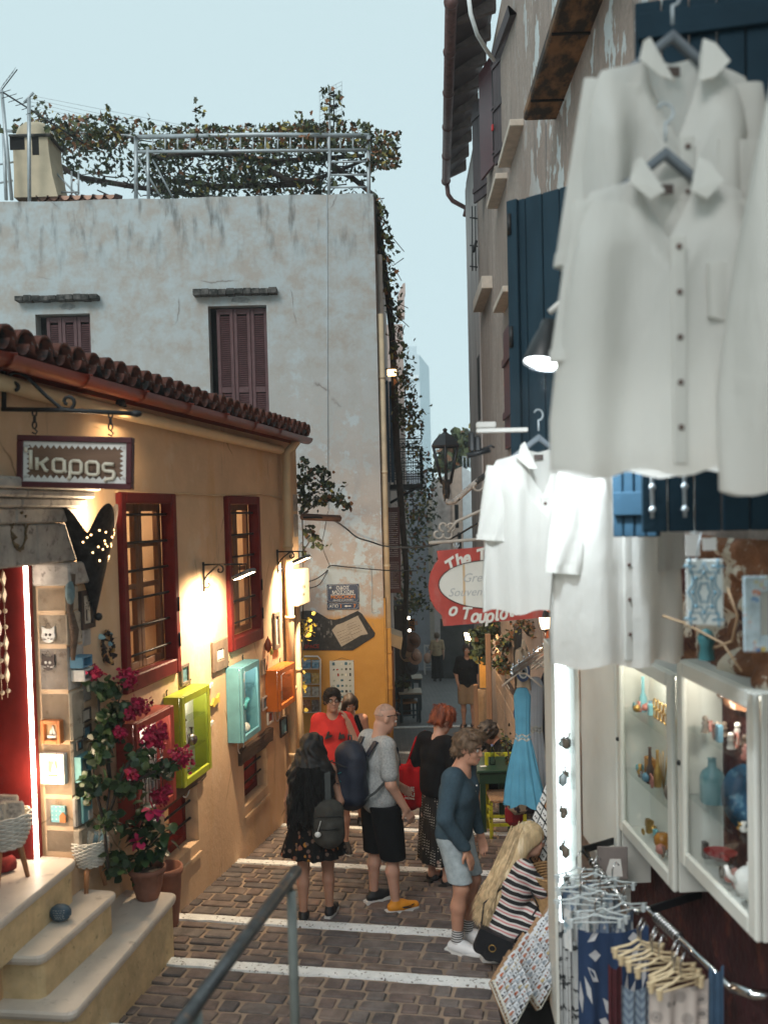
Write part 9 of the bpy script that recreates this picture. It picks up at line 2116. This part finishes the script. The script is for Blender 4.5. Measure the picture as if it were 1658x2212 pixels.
def rucksack(owner,name,label,mat,c,sz,rz,extra=None,tilt=0):
    t=T(name,label,'rucksack',(0,0,0)); t.matrix_world=owner.matrix_basis@Matrix.Translation(Vector(c))@Matrix.Rotation(math.radians(rz),4,'Z')@Matrix.Rotation(math.radians(tilt),4,'Y')
    w,d,hh=sz; s=SDF((-w-.08,-d-.1,-hh-.08),(w+.08,d+.08,hh+.1),.0095)
    for x in (-1,1):
        s.cone((x*w*.48,0,hh*.5),(x*w*.5,0,-hh*.55),w*.46,w*.5,.05)
    s.cone((0,0,hh*.55),(0,0,-hh*.55),w*.72,w*.78,.05); s.cone((0,-d*.55,-hh*.1),(0,-d*.55,-hh*.5),w*.55,w*.6,.03); s.D=np.maximum(s.D,s.D); s.disp(.006,int(w*1000),k=6,f0=8,f1=40,st=(1,1,1)); s.cut((0,1,0),d*.9); s.mesh('bag_body',mat,t)
    mb=MB(); mb.tube([Vector((-w*.75,-d*.75,hh*.35)),Vector((0,-d*1.35,hh*.48)),Vector((w*.75,-d*.75,hh*.35))],.006,5); mb.tube([Vector((-w*.6,-d*1.2,-hh*.1)),Vector((0,-d*1.55,-hh*.05)),Vector((w*.6,-d*1.2,-hh*.1))],.005,5); plink(mb,'zip',m_black,t)
    mb=MB(); mb.tube([Vector((-.03,0,hh*.95)),Vector((-.025,0,hh*1.15)),Vector((.025,0,hh*1.15)),Vector((.03,0,hh*.95))],.008,5); plink(mb,'top_loop',m_gstrap,t)
    if extra: extra(t)
    return t
def strap(t,pts,mat,wd=.026):
    mb=MB(); P=[Vector(p) for p in pts]; vs=[]
    for i,p in enumerate(P):
        d=(P[min(i+1,len(P)-1)]-P[max(0,i-1)]).normalized(); n=Vector((1,0,0)) if abs(d.x)<.8 else Vector((0,0,1)); sd=(n-d*n.dot(d)).normalized(); up=d.cross(sd)
        vs+=[p+sd*wd-up*.004,p-sd*wd-up*.004,p-sd*wd+up*.006,p+sd*wd+up*.006]
    mb.add(vs,[(4*i+k,4*i+(k+1)%4,4*i+4+(k+1)%4,4*i+4+k) for i in range(len(P)-1) for k in range(4)]); plink(mb,'shoulder_strap',mat,t)
t,j=person('woman with waist long wavy black hair in a black floral mini dress, seen from behind',(683,1974),1.58,-4,dict(hL=V3(-.09,0,.92),aL=V3(-.11,-.06,.09),tL=V3(-.13,.11,.035),kL=V3(-.11,.0,.49),aR=V3(.12,.06,.09),tR=V3(.15,.23,.035),kR=V3(.11,.08,.49),eR=V3(.25,-.02,1.13),wR=V3(.22,.14,.95)),True,.0085,2,look=(6,4),face=False,
  wear=(garment('dress_bodice',m_floral,bodice,.98,1.43,dp=.003),garment('dress_skirt',m_floral,flare(1.1,.63,.15,.30,9,.07),.63,dp=.006,f=(8,30)),longhair(m_hblack,1.0,.14),shoes(m_shoe_b,m_sole_w)))
b=rucksack(t,'khaki_rucksack','khaki grey rucksack hanging low on one strap from the long haired woman',m_khaki,(.17,-.22,.99),(.15,.10,.21),8)
strap(b,[(-.01,.12,.46),(.0,.02,.44),(.0,-.0,.34),(0,-.02,.2)],m_gstrap); mb=MB(); mb.ball(Vector((-.1,-.13,-.06)),.03,8,(1,.4,.9)); mb.tube([Vector((-.1,-.13,-.03)),Vector((-.07,-.12,.06))],.003,4); plink(mb,'white_key_tag',m_white,b)
# ---- bald man with the navy rucksack
m_gtee=cl('heather_grey_cotton',(.33,.34,.34),sc=60,var=.25); m_bshort=cl('black_sport_cloth',(.009,.009,.01))
def sunglasses(t,j,h):
    H=j['H']; mb=MB()
    for g in (-1,1): mb.tube([H(g*.082,-.02,.025),H(g*.08,.05,.062)],.004,5); mb.ball(H(g*.036,.083,.074),.022,8,(1.2,.6,.6))
    mb.tube([H(-.07,.066,.07),H(0,.095,.075),H(.07,.066,.07)],.005,5); plink(mb,'sunglasses',M('tortoise_black',(.03,.012,.01),.3),t)
m_or=M('orange_sport_shoe',(.62,.24,.015),.6,.1)
t,j=person('bald man in grey T-shirt, black shorts and an orange running shoe, facing right',(826,1954),1.80,-62,dict(aL=V3(-.16,.0,.09),tL=V3(-.18,.17,.035),kL=V3(-.13,.02,.49),aR=V3(.12,.06,.09),tR=V3(.14,.23,.035),kR=V3(.11,.05,.49),eR=V3(.235,-.02,1.12),wR=V3(.23,.12,.89),he=V3(0,.07,1.615),ne=V3(0,.01,1.45),eL=V3(-.22,.08,1.13),wL=V3(-.17,.26,.98)),False,.0085,0,look=(-12,24),
  wear=(tee(m_gtee,.83,.02,.72,seed=8,loose=.012),shorts(m_bshort,.46,.92,.03,f=1),sunglasses,cap(m_hgrey,thick=-.004,low=.02,disp=0,h_=.006,hs=None),shoes({'L':m_shoe_b,'R':m_or},m_sole_w)))
mb=MB(); mb.tube([Vector((.185,.1,.055)),Vector((.187,.16,.045)),Vector((.19,.2,.07)),Vector((.186,.14,.056)),Vector((.183,.09,.06))],.004,4); plink(mb,'shoe_mark',m_black,t)
def cord(t):
    mb=MB(); P=[(-.1,-.135,.06),(.09,-.135,-.02),(-.09,-.145,-.1),(.1,-.14,-.17),(-.11,-.12,-.19)]; mb.tube([Vector(p) for p in P],.004,4); mb.tube([Vector((.1,-.135,.06)),Vector((-.09,-.135,-.02)),Vector((.09,-.145,-.1))],.004,4); plink(mb,'elastic_cord',M('teal_cord',(.02,.16,.17),.6),t)
    mb=MB(); mb.ball(Vector((-.06,-.1,.15)),.012,6,(1.2,.5,.8)); mb.box(Fr((-.04,-.108,.14),(1,0,-.15)),0,.06,0,.018,-.004,.004); plink(mb,'small_logo',m_white,t)
b=rucksack(t,'navy_rucksack','navy blue rucksack with a teal elastic cord worn by the bald man',m_navyb,(0,-.265,1.19),(.18,.135,.285),0,cord)
for g in (-1,1): strap(b,[(g*.1,.1,.16),(g*.115,.17,.265),(g*.125,.27,.27),(g*.13,.36,.2),(g*.135,.38,.05)],m_navyb,.03); strap(b,[(g*.13,.02,-.2),(g*.2,.12,-.12),(g*.2,.25,-.02)],m_gstrap,.012)
# ---- woman with short auburn hair
def dots_mat():
    m,nt,b,N,L=_m('black_dotted_cloth'); tc=N.new('ShaderNodeTexCoord'); v=N.new('ShaderNodeTexVoronoi'); v.inputs['Randomness'].default_value=.12; v.inputs['Scale'].default_value=38; L.new(tc.outputs['Object'],v.inputs['Vector'])
    c=mixc(nt,ramp(nt,v.outputs[0],.2,.27,(1,1,1,1),(0,0,0,1)),(.008,.008,.009),(.5,.47,.42))
    v2=noise(nt,7,kind='ShaderNodeTexVoronoi'); n=noise(nt,24,3); a=N.new('ShaderNodeMath'); a.operation='MULTIPLY_ADD'; L.new(n.outputs[0],a.inputs[0]); a.inputs[1].default_value=.35; L.new(v2.outputs[0],a.inputs[2])
    c=mixc(nt,ramp(nt,a.outputs[0],.31,.34,(1,1,1,1),(0,0,0,1)),c,mixc(nt,ramp(nt,n.outputs[0],.4,.6),(.3,.2,.16),(.42,.36,.3))); L.new(c,b.inputs['Base Color']); b.inputs['Roughness'].default_value=.9; return m
m_dots=dots_mat()
def lskirt(s,j):
    flare(1.05,.24,.165,.235,7,.045)(s,j)
sp_h=lambda s,P,R:(s.ell(P(0,-.02,.09),(.075,.09,.05),.03,R=R),s.ell(P(0,.03,.095),(.06,.05,.035),.03,R=R))
t,j=person('short haired auburn woman in a black top and long dotted black skirt',(951,1905),1.66,-48,dict(he=V3(0,.09,1.605),ne=V3(0,.02,1.45),eL=V3(-.25,-.05,1.13),wL=V3(-.17,.14,1.02),eR=V3(.24,.0,1.13),wR=V3(.18,.2,1.04)),True,.0085,0,look=(-22,28),
  wear=(tee(m_blk,.9,.022,.95,True,5,'black_top',loose=.03),garment('skirt',m_dots,lskirt,.24,dp=.005),cap(m_hred,thick=.02,low=-.045,disp=.009,vol=(1,1,1.08),extra=sp_h,seed=6),shoes(m_shoe_b,m_sole_b,'sandal')))
bag=T('red_tote_bag','red cloth tote bag with white print on the shoulder of the auburn haired woman','bag',(0,0,0)); bag.matrix_world=t.matrix_basis@Matrix.Translation((-.27,-.12,1.0))@Matrix.Rotation(math.radians(25),4,'Z')
m_rbag=cl('red_tote_cloth',(.38,.01,.014))
s=SDF((-.25,-.16,-.36),(.25,.16,.3),.0095); s.cone((-.1,0,.1),(-.13,0,-.2),.06,.07,.05); s.cone((.1,0,.1),(.13,0,-.2),.06,.07,.05); s.cone((0,0,.12),(0,0,-.22),.06,.085,.05); s.cone((0,0,.05),(0,0,.2),.05,.02,.04); s.disp(.008,4,k=6,f0=10,f1=40,st=(1,1,.4)); s.mesh('bag_body',m_rbag,bag)
mb=MB(); mb.tube([Vector((-.03,0,.17)),Vector((.05,.06,.42)),Vector((.12,.12,.475)),Vector((.14,.2,.42)),Vector((.1,.1,.17))],.012,6); plink(mb,'strap',m_rbag,bag)
for s_,z,k in (('FRIE',-.06,.06),('FOLI',-.115,.055),('HELPING',-.155,.026)):
    o=text(s_,k,m_white,'print',None,(0,0,0),(1,0,0),(0,0,1),.001,bold=.001); o.parent=bag; o.location=(.02,-.088,z)
mb=MB(); mb.ball(Vector((-.1,-.084,-.07)),.02,8,(1,.2,1.2)); mb.ball(Vector((-.105,-.086,-.035)),.011,6,(1,.3,1)); mb.tube([Vector((-.1,-.086,-.09)),Vector((-.1,-.086,-.12))],.004,4); plink(mb,'bird_mark',m_white,bag)
# ---- young man in the blue henley, leaning on his knee
m_henley=cl('slate_blue_knit',(.045,.075,.1),sc=40); m_denim=cl('pale_denim',(.34,.4,.43),var=.2,sc=22); m_wsh=M('white_leather',(.68,.69,.7),.45,.05)
def stripesock():
    m,nt,b,N,L=_m('striped_sock'); tc=N.new('ShaderNodeTexCoord'); sp=N.new('ShaderNodeSeparateXYZ'); L.new(tc.outputs['Object'],sp.inputs[0]); a=N.new('ShaderNodeMath'); a.operation='MULTIPLY'; a.inputs[1].default_value=55; L.new(sp.outputs[2],a.inputs[0]); f=N.new('ShaderNodeMath'); f.operation='FRACT'; L.new(a.outputs[0],f.inputs[0]); L.new(mixc(nt,ramp(nt,f.outputs[0],.48,.52),(.65,.65,.65),(.02,.02,.02)),b.inputs['Base Color']); return m
YM=dict(pe=V3(0,-.02,.88),hL=V3(-.09,-.01,.84),hR=V3(.09,-.01,.84),wa=V3(0,.0,1.02),ch=V3(0,.035,1.19),ne=V3(0,.05,1.35),he=V3(0,.11,1.505),sL=V3(-.17,.04,1.31),sR=V3(.17,.03,1.31),
  kR=V3(.12,.07,.50),aR=V3(.1,.02,.09),tR=V3(.12,.2,.035),kL=V3(-.08,.1,.5),aL=V3(-.09,.04,.09),tL=V3(-.12,.2,.035),eR=V3(.26,.0,1.05),wR=V3(.15,.12,.80),eL=V3(-.22,.06,1.03),wL=V3(-.22,.12,.79))
def placket(t,j,h):
    mb=MB()
    for k in range(3): mb.ball(Vector((.0,.165-.012*k,1.23-.045*k)),.007,6)
    plink(mb,'shirt_button',m_white,t)
t,j=person('young man in slate blue long sleeves and pale denim shorts, hand on his thigh',(990,2041),1.80,-112,YM,False,.0085,1,look=(-8,10),hands={'R':(V3(-.15,.3,-.9),(-.3,-.8,-.2),.15)},
  wear=(tee(m_henley,.80,.012,0,seed=7,name='long_sleeved_shirt',long_=True),shorts(m_denim,.545,.88,.004,seed=9),placket,cap(m_hsand,thick=.013,low=-.05,disp=.008,seed=9,extra=lambda s,P,R:s.ell(P(0,.04,.1),(.07,.06,.04),.03,R=R)),shoes(m_wsh,m_sole_w,sock=stripesock())))
# ---- crouching blonde woman
def stripes_mat():
    m,nt,b,N,L=_m('striped_jersey'); tc=N.new('ShaderNodeTexCoord'); sp=N.new('ShaderNodeSeparateXYZ'); L.new(tc.outputs['Object'],sp.inputs[0])
    n=noise(nt,4,2); a=N.new('ShaderNodeMath'); a.operation='MULTIPLY_ADD'; L.new(sp.outputs[1],a.inputs[0]); a.inputs[1].default_value=.38; L.new(sp.outputs[2],a.inputs[2])
    c_=N.new('ShaderNodeMath'); c_.operation='MULTIPLY_ADD'; L.new(n.outputs[0],c_.inputs[0]); c_.inputs[1].default_value=.05; L.new(a.outputs[0],c_.inputs[2])
    d=N.new('ShaderNodeMath'); d.operation='MULTIPLY'; d.inputs[1].default_value=15; L.new(c_.outputs[0],d.inputs[0]); f=N.new('ShaderNodeMath'); f.operation='FRACT'; L.new(d.outputs[0],f.inputs[0])
    r=N.new('ShaderNodeValToRGB'); r.color_ramp.interpolation='CONSTANT'; e=r.color_ramp.elements; e[0].position=0; e[0].color=(.012,.012,.014,1); e[1].position=.36; e[1].color=(.58,.55,.53,1); q=e.new(.55); q.color=(.5,.2,.2,1); q=e.new(.72); q.color=(.58,.55,.53,1); q=e.new(.9); q.color=(.012,.012,.014,1)
    L.new(f.outputs[0],r.inputs[0]); L.new(r.outputs[0],b.inputs['Base Color']); b.inputs['Roughness'].default_value=.9; return m
m_strp=stripes_mat()
BL=dict(pe=V3(0,-.02,.34),hL=V3(-.1,.0,.33),hR=V3(.1,.0,.33),wa=V3(0,.02,.48),ch=V3(0,.08,.65),ne=V3(0,.13,.82),he=V3(0,.23,.945),sL=V3(-.16,.12,.78),sR=V3(.16,.11,.78),
  kR=V3(.16,.36,.53),aR=V3(.12,.14,.09),tR=V3(.13,.3,.035),kL=V3(-.14,.36,.3),aL=V3(-.12,-.04,.12),tL=V3(-.12,.1,.035),eR=V3(.23,.29,.57),wR=V3(.13,.44,.68),eL=V3(-.2,.3,.57),wL=V3(-.08,.44,.62))
def sdress(s,j):
    torso(s,j,.012,True); s.cone(j['pe'],j['wa'],.14,.11,.05)
    for sd in 'LR': armp(s,j,sd,.014,.6,k=.02); s.cone(j['h'+sd],j['h'+sd]+(j['k'+sd]-j['h'+sd])*.62,.115,.092,.04)
    s.cone(j['pe']+V3(-.07,-.02,0),j['pe']+V3(.07,-.02,0),.125,.125,.05); s.cone(j['ne']+V3(0,.04,.02),j['ne']+V3(0,.08,.2),.06,.07,.01,'-')
def blondehair(t,j,h):
    c=j['he']; R=j['R']; P=lambda x,y,z:c+R@V3(x,y,z); s=SDF((-.3,-.42,.22),(.3,.5,1.1),.009); s.ell(P(0,-.016,.036),(.088,.108,.098),.02,R=R)
    A=P(0,-.07,0)
    for g in (-1,1): s.cone(P(g*.05,-.05,.0),V3(g*.06,.02,.72),.05,.04,.04); s.cone(V3(g*.055,.02,.72),V3(g*.065,-.11,.47),.04,.025,.04)
    s.cone(A,V3(0,.0,.72),.075,.055,.05); s.cone(V3(0,.0,.72),V3(0,-.13,.46),.05,.03,.04)
    X,Y,Z=s.grid((slice(None),)*3); s.D=s.D+np.float32(.0045)*(np.sin(X*150+2*np.sin(Z*6))+.6*np.sin(X*260+Y*60)).astype(np.float32)
    s.ell(P(0,.125,-.045),(.066,.075,.115),.01,'-',R=R); s.mesh('hair',m_hblond,t)
    r=np.random.RandomState(3); mb=MB()
    for k in range(420):
        x=r.uniform(-.12,.12); dz=r.uniform(0,.13); p=[]; e=.02*r.normal()
        st=c+R@V3(x*.5,-.1+.02*r.normal(),.03+.03*r.normal())
        for i in range(8):
            q=i/7; m1=V3(x*.7,-.05,.72); en=V3(x*.85+e,-.2+.06*r.rand(),.48-dz); b=(1-q)**2*st+2*q*(1-q)*m1+q*q*en; p.append(Vector(b+V3(.002*math.sin(k+5*q),-.012,0)))
        mb.tube(p,[.0035]*5+[.003,.002,.001],3,cap=False)
    plink(mb,'hair_strands',M('blonde_strand',(.6,.45,.27),.4,.35,20,0),t)
t,j=person('crouching woman with very long straight blonde hair in a striped dress',(1088,2086),1.72,-74,BL,True,.0085,0,look=(-4,12),hands={'R':(V3(-.2,.5,.7),(-1,0,.2),.8)},
  wear=(garment('striped_dress',m_strp,sdress,dp=.005,seed=12),blondehair,shoes(m_wsh,m_sole_w)))
hb=T('black_shoulder_bag','black leather shoulder bag with a brass ring at the hip of the crouching woman','bag',(0,0,0)); hb.matrix_world=t.matrix_basis@Matrix.Translation((.17,-.15,.30))@Matrix.Rotation(math.radians(62),4,'Z')@Matrix.Rotation(math.radians(22),4,'Y')
m_leath=M('black_leather',(.012,.013,.016),.42,.2,30,.3,90)
s=SDF((-.2,-.1,-.17),(.2,.1,.17),.007); s.cone((-.085,0,.06),(-.08,0,-.06),.045,.05,.03); s.cone((.085,0,.06),(.08,0,-.06),.045,.05,.03); s.cone((0,0,.06),(0,0,-.075),.045,.055,.03); s.cut((0,0,1),.085); s.cut((0,-1,0),.042); s.cut((0,1,0),.042); s.mesh('bag_body',m_leath,hb)
mb=MB(); fb=Fr((0,-.043,0),(1,0,0)); mb.prism(fb,[(-.125,.088),(.125,.088),(.12,-.01),(.08,-.045),(-.08,-.045),(-.12,-.01)],0,.006); plink(mb,'flap',m_leath,hb)
mb=MB(); mb.tube([Vector((.024*math.cos(a),-.052,-.01+.024*math.sin(a))) for a in [2*PI*i/18 for i in range(18)]],.0035,5,closed=True); plink(mb,'brass_ring',m_gilt,hb)
mb=MB(); mb.tube([Vector((-.12,0,.07)),Vector((-.16,.1,.2)),Vector((-.06,.12,.4)),Vector((.08,.1,.46))],.006,5); mb.tube([Vector((.12,0,.07)),Vector((.17,.08,.18)),Vector((.2,.12,.34)),Vector((.08,.1,.46))],.006,5); plink(mb,'strap',m_leath,hb)
# ---- seated curly haired person at the green table
SE=dict(pe=V3(0,-.02,.52),hL=V3(-.1,.02,.52),hR=V3(.1,.02,.52),kL=V3(-.12,.42,.5),kR=V3(.12,.42,.5),aL=V3(-.12,.4,.09),aR=V3(.12,.4,.09),tL=V3(-.12,.55,.035),tR=V3(.12,.55,.035),wa=V3(0,.03,.68),ch=V3(0,.12,.84),ne=V3(0,.2,.98),he=V3(0,.3,1.09),sL=V3(-.18,.18,.94),sR=V3(.18,.18,.94),eL=V3(-.26,.36,.8),eR=V3(.26,.36,.8),wL=V3(-.1,.52,.82),wR=V3(.1,.52,.82))
def curls(t,j,h):
    c=j['he']; R=j['R']; P=lambda x,y,z:c+R@V3(x,y,z); s=SDF(c-.26,c+.26,.0095); s.ell(P(0,-.02,.045),(.12,.125,.12),.02,R=R); s.disp(.014,5,k=8,f0=70,f1=150,st=(1,1,1)); s.ell(P(0,.13,-.05),(.065,.075,.11),.01,'-',R=R); s.mesh('hair',m_hcurl,t)
t,j=person('curly dark haired person in black bent over the green table',(1092,1764),1.70,118,SE,False,.0105,1,look=(10,38),off=(0.08,.25),wear=(tee(m_blk,.5,.02,0,seed=4,name='black_sweater',long_=True),shorts(m_blk,.05,.62,.02,f=1),curls,shoes(m_shoe_b,m_sole_b)))
chair((t.location.x+.02,t.location.y,t.location.z),m_btbl,m_btbl,'dark chair under the curly haired person at the table',math.radians(118))
# ---- people down the lane
m_star=floral_mat('black_starry_shirt',(.008,.009,.012),[(.3,.28,.2)],30,.32); m_kh=cl('khaki_twill',(.3,.2,.12)); m_leo=floral_mat('leopard_blouse',(.28,.2,.12),[(.03,.022,.016),(.05,.03,.02)],22,.47); m_pinkt=cl('faded_pink',(.32,.2,.2))
person('man in black starry shirt and khaki shorts standing down the lane',(1012,1571),1.75,172,dict(eR=V3(.25,-.06,1.13),wR=V3(.2,.06,.92)),False,.014,1,face=True,look=(0,5),wear=(tee(m_star,.85,.022,.8,seed=2,loose=.015),shorts(m_kh,.5,.92,.028),cap(m_hdark),shoes(m_shoe_b,m_sole_b,'sandal')))
def trous(s,j): 
    for sd in 'LR': s.cone(j['h'+sd],j['k'+sd],.12,.11,.04); s.cone(j['k'+sd],V3(j['k'+sd][0],0,.1),.11,.13,.04)
    s.cone(j['pe'],j['wa'],.14,.12,.05)
def bun(s,P,R): s.ell(P(0,-.1,.06),(.05,.045,.05),.02,R=R)
tw,_=person('woman in a leopard blouse and wide black trousers walking away down the lane',(945,1471),1.62,4,dict(),True,.016,0,face=False,wear=(tee(m_leo,.93,.022,.8,True,3,'blouse',loose=.02),garment('wide_trousers',m_blk,trous,.1,1.0,dp=.004),cap(m_hsand,extra=bun,thick=.02),shoes(m_shoe_b,m_sole_b)))
mb=MB(); c=tw.location; mb.ball(Vector((c.x-.33,c.y,c.z+.78)),.17,10,(.8,.6,1.1)); mb.tube([Vector((c.x-.33,c.y,c.z+.95)),Vector((c.x-.2,c.y,c.z+1.33)),Vector((c.x-.12,c.y,c.z+1.36))],.012,4); solo(mb,'straw_bag',m_hat[3],'round straw bag hanging at the side of the woman in the leopard blouse','bag')
person('woman in a loose black dress walking away far down the lane',(970,1433),1.68,-3,dict(),True,.02,0,face=False,wear=(tee(m_blk,.95,.03,.9,True,3,'dress_top',loose=.03),garment('dress_skirt',m_blk,flare(1.05,.42,.17,.27,6,.05),.42,dp=.004),cap(m_hdark,thick=.02),shoes(m_shoe_b,m_sole_b)))
person('person in a faded pink top and dark skirt far down the lane by the pilaster',(929,1440),1.66,5,dict(),True,.02,0,face=False,wear=(tee(m_pinkt,.95,.03,.8,True,3,'pink_top',loose=.02),garment('skirt',m_dots,flare(1.02,.5,.15,.22,6,.05),.5,dp=.004),cap(m_hdark,thick=.02),shoes(m_shoe_b,m_sole_b)))
# ================================================================== HAZE
m_hz=bpy.data.materials.new('haze_air'); m_hz.use_nodes=True; N=m_hz.node_tree.nodes; N.clear(); pv=N.new('ShaderNodeVolumePrincipled'); pv.inputs['Color'].default_value=(.86,.93,.96,1); pv.inputs['Density'].default_value=.0016; mo=N.new('ShaderNodeOutputMaterial'); m_hz.node_tree.links.new(pv.outputs[0],mo.inputs['Volume'])
mb=MB(); mb.box(Fr((0,0,0),(1,0,0),(0,-1,0)),-60,60,-17,16,12,-140); hz_=mb.out('haze',m_hz); hz_['kind']='stuff'
